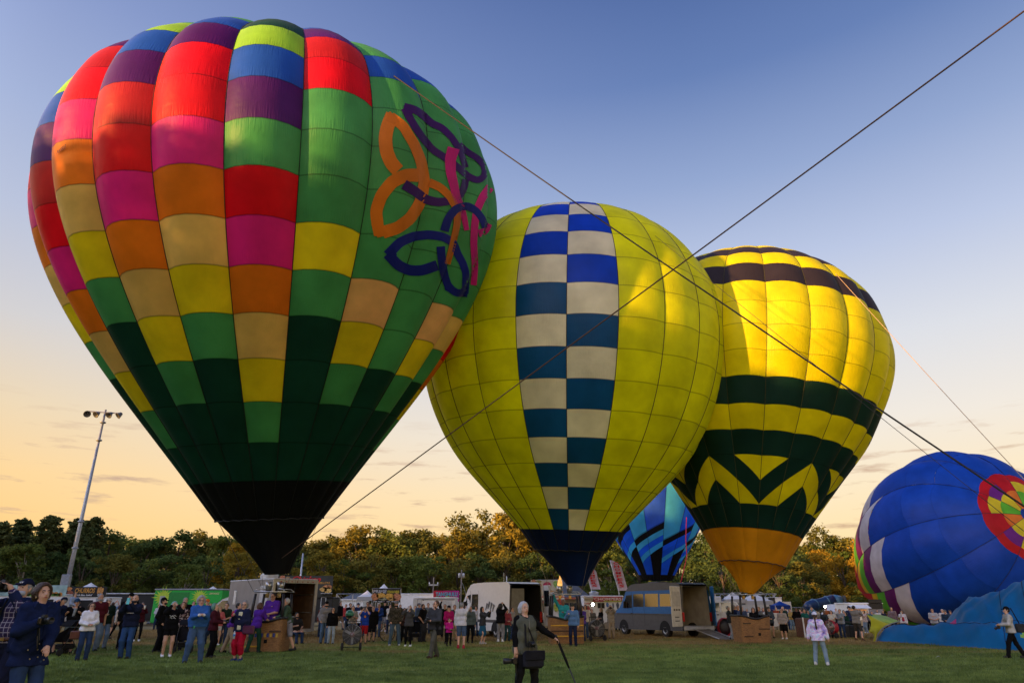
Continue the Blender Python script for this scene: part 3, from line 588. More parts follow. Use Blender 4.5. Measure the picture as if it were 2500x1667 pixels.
def balloon_two():
    base = G(1382, 1571); base[2] = 0
    root = thing('hot_air_balloon', 'yellow balloon with blue and white checked stripe and navy mouth, burner alight', 'hot air balloon', base)
    items = []; top = int(E2.v1)
    for g in range(-8, 14):
        items.append((g, -1, -1, 0, 0, FNV))
        for k in range(top):
            m = FY
            if g in (-1, 0, 6, 7):
                blue = (k + g) % 2 == 1 if g < 3 else (k + g) % 2 == 0
                m = (FRB if k >= 9 else FTB) if blue else FWH
            items.append((g, k, k, k + 1, k + 1, m))
    panels(E2, root, base, items)
    tapes(E2, root, base, tape_m, -1, E2.v1 - .3, .014)
    T, fh = basket(root, (0, 0, 0), 1.5, 1.15, 1.1, R(3), None, [(-.7, .7, .82 - .1, M('strap_yellow')), (-.7, .7, .3, M('strap_yellow')), (-.68, .68, .5, M('strap_brown'))])
    low = AY(1407, 1428, 31.8)
    mouth_ring(E2, root, base, tape_m)
    scoop(E2, root, base, -4.6, 11, -.98, low, .42, FNV)
    ring = [tuple(E2.pt(g, 0., -1.) - base) for g in (-6, 2, 6, 12, -5, 4, 8, 14)]
    cables(root, T, fh, ring, M('cable_tan', (.25, .2, .13), .6), 1.5, 1.15)
    fl = MB(); rr = random.Random(5)
    for x, y, hh, wd in ((-.2, 0, .5, .075), (-.27, .03, .3, .05), (-.15, -.02, .36, .05), (-.23, -.05, .24, .06)):
        fl.T = T; fl.lathe([(.01, fh + .3), (wd * .8, fh + .34), (wd, fh + .34 + hh * .25), (wd * .7, fh + .34 + hh * .5), (wd * .3, fh + .34 + hh * .8), (.002, fh + .34 + hh)], 9, 0, 'z', (x, y, 0))
    fl.build('flame', flame_mat(), root, True)
balloon_two()

# ---------------------------------------------------------------- yellow balloon with dark green bands and zigzag
k3 = .917
b3rows = [(0, 1.55), (1.428, 2.365), (2.441, 3.0), (3.453, 3.664), (4.466, 4.331), (5.481, 5.025), (6.527, 5.695), (7.703, 6.211), (8.85, 6.66), (10.03, 6.96), (11.22, 7.02), (12.405, 6.829), (13.64, 6.418), (14.692, 5.737)]
b3rows = cap_rows(b3rows, 10.8, 7.05, 6.6, 1.25, 14.692)
E3 = Env((12.021, 36.0, 3.408), .124, .046, 22, -.763, b3rows, -1, .24, k3)
FGB = FAB('nylon_bottle_green', (.006, .03, .024), .22); FGY = FAB('nylon_golden', (.84, .76, .004), .46); FAM = FAB('nylon_amber', (.72, .31, .012), .44); FCH = FAB('nylon_charcoal', (.03, .024, .035), .2)
def balloon_three():
    base = G(1838, 1568); base[2] = 0
    root = thing('hot_air_balloon', 'golden yellow balloon with dark green bands, zigzag and amber mouth', 'hot air balloon', base)
    items = []; top = int(E3.v1)
    for g in range(-6, 16):
        items.append((g, -1, -1, 0, 0, FAM))
        q = g % 4
        items.append((g, 0, 0, 1, 1, FGB))
        if q == 0:   # peak on the left seam
            items += [(g, 1, 1, 2, 1, FGB), (g, 2, 1, 3, 2, FGY), (g, 3, 2, 3, 3, FGB)]
        elif q == 1:
            items += [(g, 1, 1, 2, 1.02, FGY), (g, 2, 1.02, 3, 2, FGB), (g, 3, 2, 3, 3, FGY)]
        elif q == 2:
            items += [(g, 1, 1, 1.02, 2, FGY), (g, 1.02, 2, 2, 3, FGB), (g, 2, 3, 3, 3, FGY)]
        else:
            items += [(g, 1, 1, 1, 2, FGB), (g, 1, 2, 2, 3, FGY), (g, 2, 3, 3, 3, FGB)]
        for k in range(3, top):
            m = FGB if k in (3, 5) else FCH if k in (10, 12) else FGY
            items.append((g, k, k, k + 1, k + 1, m))
    panels(E3, root, base, items)
    tapes(E3, root, base, M('tape_olive', (.05, .045, .01), .7), 0, E3.v1 - .3, .011)
    T, fh = basket(root, (0, 0, 0), 1.42, 1.1, 1.12, R(8), None, [(-.62, -.25, .78, M('strap_brown')), (-.62, -.2, .25, M('strap_brown')), (.1, .62, .55, M('strap_brown'))])
    low = AY(1824, 1448, 32.8)
    mouth_ring(E3, root, base, M('strap_brown'))
    scoop(E3, root, base, -2.6, 12.5, -.98, low, .3, FAM, 12)
    ring = [tuple(E3.pt(g, 0., -1.) - base) for g in (-4, 2, 8, 13, -3, 4, 10, 15)]
    cables(root, T, fh, ring, M('cable_tan'), 1.42, 1.1)
balloon_three()

# ---------------------------------------------------------------- blue and black patterned balloon far behind the van
E5 = Env(AY(1604, 1416, 62), .02, .0, 16, .02, [(0, 1.32), (1.1, 1.95), (2.2, 2.65), (3.3, 3.3), (4.5, 3.95), (6.0, 4.75), (7.6, 5.55), (9.2, 6.2), (10.9, 6.6), (12.6, 6.6), (14.2, 6.1), (15.6, 5.0), (16.6, 3.4), (17.1, 1.5), (17.2, .1)], 0, .2)
def balloon_five():
    base = np.array([E5.P0[0], 62, 0.0])
    root = thing('hot_air_balloon', 'blue and black balloon with pink and turquoise facets seen between the yellow balloons', 'hot air balloon', base)
    cb, ck, cs, cp, ct, cw = FAB('nylon_cobalt', (.02, .16, .95), .55), FAB('nylon_jet', (.008, .008, .01), .1), FAB('nylon_sky', (.08, .6, .92), .6), FAB('nylon_rose', (.98, .42, .5), .6), FAB('nylon_teal', (.1, .6, .78), .6), FAB('nylon_indigo', (.05, .16, .75), .55)
    items = []
    for g in range(16):
        q = g % 4; a = ck if g % 2 else cb
        items.append((g, 0, 0, .35, .35, ck))
        l0 = 1.15 + .6 * (g % 2); l1 = l0 + .6
        items.append((g, .35, .35, l0, l1, a))
        items.append((g, l0, l1, l0 + .38, l1 + .38, cs)); items.append((g, l0 + .38, l1 + .38, l0 + .8, l1 + .8, cb)); items.append((g, l0 + .8, l1 + .8, l0 + 1.2, l1 + 1.2, cb if q < 2 else ct)); items.append((g, l0 + 1.2, l1 + 1.2, l0 + 1.6, l1 + 1.6, ck))
        items.append((g, l0 + 1.6, l1 + 1.6, 7.6, 7.6, (ct, cw, cp, cs, ct, cb)[(g + 4) % 6]))
        items.append((g, 7.6, 7.6, 9, 9, (ct, cs, cp, cs)[q])); items.append((g, 9, 9, 14, 14, cb))
    panels(E5, root, base, items)
    tapes(E5, root, base, tape_m, 0, 13, .012)
    T, fh = basket(root, (0, 0, 0), 1.4, 1.1, 1.1, 0)
    ring = [tuple(E5.pt(g, 0., 0.) - base) for g in (0, 4, 8, 12, 2, 6, 10, 14)]
    cables(root, T, fh, ring, darkst, 1.4, 1.1)
    rr = M('rope_red', (.55, .02, .06), .6)
    p0 = AY(1676, 1262, 57.5); p1 = AY(1658, 1440, 57.5); mid = (p0 * .45 + p1 * .55) + np.array([.35, 0, 0])
    MB().tube([tuple(p0 - base), tuple((p0 * .7 + p1 * .3) - base + np.array([.12, 0, 0])), tuple(mid - base), tuple(p1 - base)], .04, 6).build('drop_line', rr, root, True)
    p0 = AY(1603, 1418, 62); p1 = AY(1603, 1445, 62)
    MB().tube([tuple(p0 - base), tuple(p1 - base)], .035, 6).build('drop_line', rr, root, True)
balloon_five()

# ---------------------------------------------------------------- big blue balloon lying on its side, crown turned to the camera
def balloon_four():
    c = AY(2365, 1322, 60.0); Rr = 7.35
    d = ray(2508, 1258); t = np.linspace(40, 62, 400); X = CAM + d * t[:, None] / d[1]; dist = np.linalg.norm(X - c, axis=1)
    k = np.argmax(dist < 6.3); crown = X[k]; ax = (crown - c) / np.linalg.norm(crown - c)
    base = np.array([c[0], c[1], 0.0])
    e1 = np.cross([0, 0, 1], ax); e1 /= np.linalg.norm(e1); e2 = np.cross(ax, e1)
    # rows measured from the mouth (far end) to the crown
    rows = [(-13.5, 1.6), (-12, 2.6), (-10.4, 3.6), (-8.8, 4.6), (-7.2, 5.5), (-5.6, 6.25), (-4.0, 6.85), (-2.4, 7.2), (-.8, 7.35), (.8, 7.28), (2.3, 6.95), (3.6, 6.3), (4.7, 5.35), (5.5, 4.2), (6.0, 2.95), (6.25, 1.6), (6.3, .12)]
    E4 = Env((0, 0, 0), 0, 0, 12, R(4), rows, 0, .4); E4.P0 = c; E4.ax = ax; E4.e1 = e1; E4.e2 = -e2
    root = thing('deflating_balloon', 'big blue balloon lying on its side with red ringed multicoloured crown', 'hot air balloon', base)
    blue = FAB('nylon_deep_blue', (.008, .06, .42), .3, seam=.9); wh = FAB('nylon_white', (.62, .58, .62), .35, seam=.9); pu = FAB('nylon_plum', (.13, .015, .13), .3, seam=.9); gr = FAB('nylon_leaf', (.12, .5, .04), .38, seam=.9); ye = FAB('nylon_sun', (.75, .5, .02), .4, seam=.9); rd = FAB('nylon_scarlet', (.5, .01, .02), .38, seam=.9); og = FAB('nylon_tangerine', (.75, .2, .03), .4, seam=.9); vi = FAB('nylon_violet', (.16, .02, .25), .35, seam=.9); yl = FAB('nylon_canary', (.75, .62, .03), .42, seam=.9)
    items = []
    outer = [(yl, gr), (vi, yl), (rd, og)]
    for g in range(12):
        st = 1.5   # bands step down along each gore
        lv = [1.8, 2.9, 4.1, 5.3, 6.6]
        items.append((g, 0, 0, lv[0], lv[0] + st, rd))
        for k, mm in enumerate((ye, gr, pu, wh)): items.append((g, lv[k], lv[k] + st, lv[k + 1], lv[k + 1] + st, mm))
        items.append((g, lv[4], lv[4] + st, 9.8, 9.8, blue)); items.append((g, 9.8, 9.8, 11.4, 11.4, blue)); items.append((g, 11.4, 11.4, 13.55, 13.55, blue))
        items.append((g, 13.55, 13.55, 14.05, 14.05, rd))
        o_, i_ = outer[g % 3]
        items.append((g, 14.05, 14.05, 14.7, 14.7, o_)); items.append((g, 14.7, 14.7, 15.72, 15.72, i_)); items.append((g, 15.72, 15.72, 16, 16, blue))
    panels(E4, root, base, items)
    tapes(E4, root, base, M('tape_navy', (.006, .01, .04), .7), 0, 15.9, .017, False)
balloon_four()

# ---------------------------------------------------------------- ropes across the sky
def rope(label, p, q, rad, sag=0.0, mat=None):
    p = np.array(p, float); q = np.array(q, float); n = 14
    pts = []
    for i in range(n + 1):
        t = i / n; x = p * (1 - t) + q * t; x = x + np.array([0, 0, -sag * 4 * t * (1 - t)]); pts.append(tuple(x - p))
    o = MB().tube(pts, rad, 6).build('tether_rope', mat or rope_m, None, True, tuple(p)); tag(o, label, 'rope', 'ropes across the sky')
def sc_(env, x, y): return env.cast(np.array([x]), np.array([y]), .02)[0][0]
rope('brown rope climbing from the burner of the rainbow balloon to the upper corner of sky', AY(640, 1397, 25.9), AY(2560, -16, 9.2), .017, 0, M('rope_brown', (.10, .05, .03), .8, bump=.5, bscale=200))
rope('thick black crown line slanting down from the rainbow balloon past the blue balloon', sc_(E1, 962, 186), AY(2600, 1302, 13.0), .019, .1)
rope('thin dark crown line coming off the checked yellow balloon', sc_(E2, 1600, 576), AY(2600, 1375, 17.0), .009, .05)
rope('pale sunlit crown line coming off the green banded balloon', sc_(E3, 2040, 668), AY(2600, 1277, 22.0), .012, .05, M('rope_pale', (.42, .3, .2), .7))
# ================================================================ trees
def leaf_mat(name, c0, c1, trans=.35):
    m, nt, N, L = nodes_of(name); N.remove(N['Principled BSDF']); out = N['Material Output']
    tc = N.new('ShaderNodeTexCoord'); oi = N.new('ShaderNodeObjectInfo')
    nz = N.new('ShaderNodeTexNoise'); nz.inputs['Scale'].default_value = .55; nz.inputs['Detail'].default_value = 6; L.new(tc.outputs['Object'], nz.inputs[0])
    ad = N.new('ShaderNodeMath'); ad.operation = 'MULTIPLY_ADD'; ad.inputs[1].default_value = .3; L.new(oi.outputs['Random'], ad.inputs[0]); L.new(nz.outputs['Fac'], ad.inputs[2])
    cr = N.new('ShaderNodeValToRGB'); e = cr.color_ramp.elements; e[0].position = .38; e[0].color = (*c0, 1); e[1].position = .85; e[1].color = (*c1, 1); L.new(ad.outputs[0], cr.inputs[0])
    d = N.new('ShaderNodeBsdfDiffuse'); t = N.new('ShaderNodeBsdfTranslucent'); L.new(cr.outputs[0], d.inputs[0]); L.new(cr.outputs[0], t.inputs[0])
    x = N.new('ShaderNodeMixShader'); x.inputs[0].default_value = trans; L.new(d.outputs[0], x.inputs[1]); L.new(t.outputs[0], x.inputs[2]); L.new(x.outputs[0], out.inputs[0]); return m
BARK = M('bark', (.09, .07, .055), .9, bump=.8, bscale=12, var=.35, scale=2)
BARKP = M('bark_pale', (.28, .25, .21), .9, bump=.6, bscale=12, var=.3, scale=2)
LM = {'dark': leaf_mat('leaves_dark', (.045, .078, .026), (.115, .155, .045)), 'green': leaf_mat('leaves_green', (.06, .1, .025), (.15, .175, .04)),
      'olive': leaf_mat('leaves_olive', (.075, .085, .022), (.2, .175, .038)), 'gold': leaf_mat('leaves_gold', (.14, .115, .016), (.42, .25, .026)),
      'rust': leaf_mat('leaves_rust', (.1, .095, .02), (.28, .21, .032)), 'pine': leaf_mat('needles', (.04, .066, .03), (.11, .125, .048), .15)}
def leaves_mesh(name, cent, rad, per, size, seed, mat, droop=0.0):
    rs = np.random.default_rng(seed); n = len(cent) * per
    c = np.repeat(cent, per, 0); r = np.repeat(rad, per, 0)
    d = rs.normal(size=(n, 3)); d /= np.linalg.norm(d, axis=1)[:, None]
    P = c + d * (r * (rs.random((n, 1)) ** .45)) * np.array([1, 1, .75])
    nr = d + rs.normal(0, .7, (n, 3)) + np.array([0, 0, .35]); nr /= np.linalg.norm(nr, axis=1)[:, None]
    a = np.cross(nr, rs.normal(size=(n, 3))); a /= np.linalg.norm(a, axis=1)[:, None]; b = np.cross(nr, a)
    s = (size * (.6 + .8 * rs.random((n, 1))))
    Q = np.stack([P + a * s, P + b * s * .62, P - a * s, P - b * s * .62], 1)
    me = bpy.data.meshes.new(name); me.vertices.add(4 * n); me.vertices.foreach_set('co', Q.reshape(-1).astype(np.float32))
    me.loops.add(4 * n); me.loops.foreach_set('vertex_index', np.arange(4 * n, dtype=np.int32)); me.polygons.add(n); me.polygons.foreach_set('loop_start', np.arange(0, 4 * n, 4, dtype=np.int32))
    me.update(calc_edges=True); me.materials.append(mat); return me
def broadleaf(seed, H=12.0, W=4.2, clumps=54, per=100, mat='green', low=.08, bark=BARK):
    """returns trunk and crown meshes for a tree H metres tall"""
    rs = np.random.default_rng(seed); cents = []; rads = []; tb = MB()
    lean = rs.normal(0, .03, 2); top = Vector((lean[0] * H, lean[1] * H, H * .8))
    tb.tube([(0, 0, 0), (lean[0] * H * .2, lean[1] * H * .2, H * .25), (lean[0] * H * .5, lean[1] * H * .5, H * .5), tuple(top)], [H * .022, H * .017, H * .012, H * .004], 7)
    while len(cents) < clumps:
        z = low + (1 - low) * rs.random(); ang = rs.random() * 2 * np.pi
        prof = math.sin(math.pi * min(1, max(0, (z - low) / (1.04 - low))) ** .8) ** .6
        lob = 1 + .28 * math.sin(3 * ang + seed) + .16 * math.sin(5 * ang + 2.1 * seed + 6 * z)
        rr = W * prof * lob * math.sqrt(.25 + .75 * rs.random())
        p = np.array([rr * math.cos(ang) + lean[0] * H * z, rr * math.sin(ang) + lean[1] * H * z, z * H * (.97 + .06 * rs.random())])
        cents.append(p); rads.append(H * (.062 + .055 * rs.random()))
        if len(cents) % 3 == 0:
            z0 = H * max(.16, z * .62 - .05); s0 = Vector((lean[0] * z0, lean[1] * z0, z0)); e = Vector(p); mid = s0.lerp(e, .5) + Vector((0, 0, .04 * H))
            tb.tube([s0, mid, e], [H * .0075, H * .005, H * .0018], 5)
    cr = leaves_mesh('crown', np.array(cents), np.array(rads)[:, None], per, H * .0165, seed, LM[mat])
    tm = mesh_obj('trunk', tb.v, tb.f, bark, None, True); me = tm.data; bpy.data.objects.remove(tm)
    return me, cr
def pine(seed, H=14.0, W=3.4):
    rs = np.random.default_rng(seed); cents = []; rads = []; tb = MB(); tb.tube([(0, 0, 0), (.1, 0, H * .5), (0, .1, H * .98)], [H * .018, H * .012, H * .003], 7)
    z = .14
    while z < .985:
        nb = rs.integers(4, 7); a0 = rs.random() * 6.28; reach = W * (1 - z) ** .72 * (.6 + .7 * rs.random()) + .3
        for k in range(nb):
            a = a0 + 2 * np.pi * k / nb + rs.normal(0, .2); L_ = reach * (.65 + .5 * rs.random())
            tip = np.array([L_ * math.cos(a), L_ * math.sin(a), z * H + .28 * L_])
            tb.tube([(0, 0, z * H), (tip[0] * .5, tip[1] * .5, z * H + .04 * L_), tuple(tip)], [H * .005, H * .0035, H * .0015], 4)
            for t in (.3, .5, .7, .87, 1.0):
                if L_ * t < .3 and t < 1: continue
                cents.append(np.array([tip[0] * t + rs.normal(0, .12), tip[1] * t + rs.normal(0, .12), z * H + .28 * L_ * t * t + .1 + rs.normal(0, .16)])); rads.append((.4 + .34 * rs.random()) * (.6 + .5 * (1 - z)))
        z += .03 + .022 * rs.random()
    cr = leaves_mesh('crown', np.array(cents), np.array(rads)[:, None], 24, .2, seed, LM['pine'])
    tm = mesh_obj('trunk', tb.v, tb.f, BARK, None, True); me = tm.data; bpy.data.objects.remove(tm); return me, cr
TV = {'dark': [broadleaf(1, mat='dark', W=4.4), broadleaf(2, mat='dark', W=3.8, low=.1)], 'green': [broadleaf(3, mat='green'), broadleaf(4, mat='green', W=3.7, bark=BARKP)],
      'olive': [broadleaf(5, mat='olive', W=4.6), broadleaf(6, mat='olive', W=4.0, low=.12), broadleaf(12, mat='olive', W=3.6)], 'gold': [broadleaf(7, mat='gold', low=.08), broadleaf(8, mat='gold', W=3.6, low=.12)],
      'rust': [broadleaf(9, mat='rust'), broadleaf(13, mat='rust', W=3.7, low=.14)], 'open': [broadleaf(10, mat='olive', W=3.9, clumps=34, per=60, low=.38)], 'pine': [pine(21), pine(22, 14, 3.0), pine(23, 14, 3.9)]}
TREE_WORDS = {'dark': ('dark_tree', 'dark green broadleaf tree', 'tree'), 'green': ('green_tree', 'green leafy tree', 'tree'), 'olive': ('olive_tree', 'olive brown oak', 'tree'), 'gold': ('golden_tree', 'golden autumn tree', 'tree'),
              'rust': ('rusty_tree', 'rust tinted tree', 'tree'), 'open': ('open_tree', 'loose airy tree', 'tree'), 'pine': ('pine_tree', 'dark pine', 'tree')}
NAMES = {'dark': 'broadleaf_tree', 'green': 'broadleaf_tree', 'olive': 'oak_tree', 'gold': 'autumn_tree', 'rust': 'autumn_tree', 'open': 'oak_tree', 'pine': 'pine_tree'}
tree_n = [0]
def tree(kind, var, x, ytop, Y, label, group, wide=1.0, name=None, at=None, H=None):
    """x, ytop: photo pixel of the tree top; Y distance"""
    tm, cm = TV[kind][var % len(TV[kind])]; ref = 14.0 if kind == 'pine' else 12.0
    if at is None:
        p = AY(x, ytop, Y); at = (p[0], Y); H = p[2]
    r = thing(NAMES[kind], label, 'tree', (at[0], at[1], 0), random.uniform(0, 6.28), group)
    k = H / ref * (1.0 if kind == 'pine' else .985); r.scale = (k * wide, k * wide, k)
    for nm, me in (('trunk', tm), ('crown', cm)): link(bpy.data.objects.new(nm, me), r)
    return r
# visible tree line, read off the photograph: kind, variant, x, y of the top, distance, width
LINE = [('pine', 0, 8, 1271, 92, 1.1), ('pine', 1, 62, 1264, 96, 1.1), ('pine', 2, 124, 1262, 93, 1.2), ('dark', 1, 150, 1305, 97, 1.2), ('pine', 0, 198, 1264, 98, 1.2), ('pine', 2, 232, 1266, 94, 1.1), ('dark', 0, 272, 1300, 99, 1.2),
        ('green', 0, 306, 1315, 101, 1.2), ('dark', 1, 352, 1322, 100, 1.2), ('olive', 0, 392, 1306, 104, 1.2), ('dark', 0, 440, 1300, 104, 1.25), ('olive', 1, 494, 1300, 107, 1.2), ('dark', 1, 528, 1312, 108, 1.2), ('green', 1, 556, 1310, 100, 1.1),
        ('gold', 0, 588, 1318, 96, 1.0), ('dark', 0, 640, 1315, 108, 1.3), ('dark', 1, 720, 1320, 108, 1.2), ('olive', 2, 770, 1318, 110, 1.2), ('olive', 0, 842, 1297, 112, 1.3), ('rust', 0, 880, 1293, 110, 1.2), ('olive', 1, 930, 1293, 113, 1.25), ('green', 0, 965, 1297, 111, 1.2),
        ('olive', 2, 1010, 1293, 114, 1.25), ('olive', 0, 1060, 1300, 113, 1.2), ('rust', 1, 1098, 1300, 108, 1.2), ('open', 0, 1150, 1255, 116, 1.05), ('olive', 1, 1196, 1290, 113, 1.25), ('rust', 0, 1236, 1262, 112, 1.2), ('olive', 0, 1290, 1268, 114, 1.3), ('rust', 1, 1340, 1275, 112, 1.2),
        ('olive', 2, 1400, 1290, 112, 1.2), ('green', 1, 1470, 1310, 104, 1.1), ('dark', 0, 1520, 1320, 108, 1.3), ('dark', 1, 1580, 1320, 110, 1.3), ('dark', 0, 1650, 1318, 108, 1.3), ('dark', 1, 1716, 1300, 106, 1.2), ('dark', 0, 1770, 1300, 100, 1.2), ('dark', 1, 1880, 1310, 96, 1.25),
        ('olive', 0, 1925, 1320, 100, 1.1), ('open', 0, 1974, 1284, 114, .95), ('green', 0, 2010, 1312, 112, 1.1), ('olive', 2, 2052, 1308, 114, 1.1), ('gold', 1, 2006, 1345, 104, 1.0), ('gold', 0, 2050, 1352, 106, 1.0), ('gold', 1, 2096, 1318, 108, 1.1), ('gold', 0, 2140, 1325, 106, 1.2),
        ('green', 1, 2200, 1330, 112, 1.3), ('olive', 1, 2300, 1330, 112, 1.3), ('green', 0, 2400, 1320, 112, 1.3), ('olive', 0, 2490, 1320, 110, 1.3)]
LOW = [('dark', 0, 20, 1345, 84), ('green', 1, 78, 1330, 84), ('dark', 1, 150, 1350, 86), ('dark', 0, 212, 1340, 86), ('olive', 2, 292, 1352, 84), ('green', 0, 345, 1362, 86), ('dark', 1, 398, 1358, 90), ('green', 1, 458, 1378, 82), ('dark', 0, 510, 1360, 92), ('rust', 1, 600, 1352, 88),
       ('dark', 0, 700, 1370, 96), ('rust', 0, 790, 1352, 94), ('green', 0, 852, 1362, 96), ('olive', 1, 905, 1356, 98), ('olive', 2, 962, 1366, 97), ('green', 1, 1008, 1358, 98), ('green', 0, 1062, 1348, 96), ('olive', 0, 1122, 1356, 98), ('dark', 1, 1170, 1352, 100), ('olive', 1, 1230, 1350, 100), ('dark', 0, 1292, 1352, 100),
       ('dark', 1, 1355, 1348, 98), ('green', 0, 1425, 1352, 92), ('green', 1, 1490, 1350, 92), ('dark', 0, 1556, 1362, 96), ('dark', 1, 1700, 1360, 94), ('dark', 0, 1760, 1352, 90), ('dark', 1, 1822, 1362, 92), ('dark', 0, 1895, 1362, 88), ('olive', 2, 1950, 1372, 92), ('green', 0, 2120, 1392, 96), ('dark', 1, 2165, 1400, 94), ('green', 1, 2240, 1380, 96), ('dark', 0, 2330, 1380, 96)]
NEAR_WORDS = [(0, 'behind the near couple'), (110, 'beyond the churros stall'), (200, 'beside the tall floodlight post'), (262, 'above the black trailer'), (373, 'above the green lemonade trailer'), (545, 'behind the silver trailer'), (655, 'beyond the black chicken sign'), (820, 'above the small white hut'),
              (905, 'above the steak and cheese sign'), (980, 'above the long white trailer'), (1058, 'above the pink fruit sign'), (1130, 'above the white van'), (1276, 'behind the checked balloon mouth'), (1424, 'above the two feather flags'), (1500, 'behind the blue grey van'), (1720, 'above the stage truss'), (1895, 'above the blue canopy'),
              (1965, 'above the blue tube slide'), (2075, 'above the white snack truck'), (2160, 'behind the lying blue balloon')]
WORDS = {'dark': 'dark green leafy tree', 'green': 'mid green leafy tree', 'olive': 'olive brown oak', 'gold': 'golden yellow autumn tree', 'rust': 'rusty orange tinted tree', 'open': 'tall airy oak with sky showing through', 'pine': 'dark feathery pine'}
used = {}
def tree_label(kind, x, low):
    wd = [b for a, b in NEAR_WORDS if x >= a][-1]; key = (kind, wd, low); used[key] = used.get(key, 0) + 1
    q = ('lower ' if low else 'tall ') + WORDS[kind].replace('tall ', '') + ' ' + wd
    return q + ('', ', further right', ', third along', ', fourth along')[used[key] - 1]
for kd, vr, x, yt, Y, wd in LINE: tree(kd, vr, x, yt, Y, tree_label(kd, x, False), 'trees along the far edge of the field', wd)
for kd, vr, x, yt, Y in LOW: tree(kd, vr, x, yt, Y, tree_label(kd, x, True), 'lower trees and saplings in front of the wood', 1.25)
# a darker back row closes the wood
for i in range(46):
    x = -40 + i * 57 + (i * 37 % 23); kd = ('dark', 'olive', 'dark', 'green')[i % 4]; yt = float(np.interp(x, [0, 250, 420, 560, 700, 850, 1250, 1450, 1800, 2000, 2200, 2560], [1290, 1300, 1325, 1330, 1338, 1318, 1295, 1330, 1335, 1330, 1340, 1340])) + (i * 13 % 11)
    tree(kd, i, x, yt, 124 + (i * 7 % 9), ('dark', 'brownish', 'shadowy', 'green')[i % 4] + ' tree deep in the wood ' + [b for a, b in NEAR_WORDS if x >= a or a == 0][-1] + ('', ', second row', ', third row')[(i // 2) % 3], 'trees deep in the wood', 1.5)
# the same wood runs on round the field outside the picture, on the side of the setting sun
sx, sy = math.cos(SUN_AZ), math.sin(SUN_AZ); px_, py_ = -sy, sx
rw = random.Random(4)
for i in range(-28, 18):
    s_ = i * 3.3; dd = (40 if i % 2 else 47) + rw.uniform(-2, 2)
    q = np.array([-18 + sx * dd + px_ * s_, 26 + sy * dd + py_ * s_])
    Ht = 19.6 + rw.uniform(-.9, .9)
    tree(rw.choice(['dark', 'olive', 'green']), i, 0, 0, 0, 'tall tree of the wood beside the field, towards the setting sun', 'trees of the wood outside the picture', 1.75, at=q, H=Ht)
# ================================================================ people: signed-distance figures meshed with surface nets
def nets(Fd, org, cell):
    """isosurface (F<0 inside) of a grid -> verts, quads"""
    nx, ny, nz = Fd.shape; ins = Fd < 0
    c = np.zeros((nx - 1, ny - 1, nz - 1), np.int8)
    for i in (0, 1):
        for j in (0, 1):
            for k in (0, 1): c += ins[i:nx - 1 + i, j:ny - 1 + j, k:nz - 1 + k]
    act = (c > 0) & (c < 8); idx = -np.ones(act.shape, np.int64); I = np.argwhere(act); idx[act] = np.arange(len(I))
    if len(I) == 0: return np.zeros((0, 3)), np.zeros((0, 4), int)
    S = np.zeros((len(I), 3)); Nn = np.zeros(len(I))
    corners = [(i, j, k) for i in (0, 1) for j in (0, 1) for k in (0, 1)]
    val = {q: Fd[I[:, 0] + q[0], I[:, 1] + q[1], I[:, 2] + q[2]] for q in corners}
    for a in corners:
        for ax in range(3):
            if a[ax] == 1: continue
            b = list(a); b[ax] = 1; b = tuple(b); va, vb = val[a], val[b]; m = (va < 0) != (vb < 0)
            t = np.where(m, va / np.where(m, va - vb, 1), 0); p = np.array(a, float)[None, :].repeat(len(I), 0); p[:, ax] += t
            S[m] += p[m]; Nn[m] += 1
    V = org + (I + S / Nn[:, None]) * cell
    Q = []
    for ax in range(3):
        o1, o2 = [(1, 2), (2, 0), (0, 1)][ax]
        sl0 = [slice(1, -1)] * 3; sl0[ax] = slice(0, None)
        A = ins; s_a = [slice(None)] * 3; s_b = [slice(None)] * 3; s_a[ax] = slice(0, -1); s_b[ax] = slice(1, None)
        d = A[tuple(s_a)].astype(np.int8) - A[tuple(s_b)].astype(np.int8); E = np.argwhere(d != 0)
        E = E[(E[:, o1] > 0) & (E[:, o2] > 0) & (E[:, o1] < Fd.shape[o1] - 1) & (E[:, o2] < Fd.shape[o2] - 1)]
        sg = d[E[:, 0], E[:, 1], E[:, 2]]
        e1 = np.zeros(3, int); e1[o1] = 1; e2 = np.zeros(3, int); e2[o2] = 1
        def g_(q): return idx[q[:, 0], q[:, 1], q[:, 2]]
        q = np.stack([g_(E - e1 - e2), g_(E - e2), g_(E), g_(E - e1)], 1)
        q[sg < 0] = q[sg < 0][:, ::-1]; Q.append(q)
    return V, np.concatenate(Q)
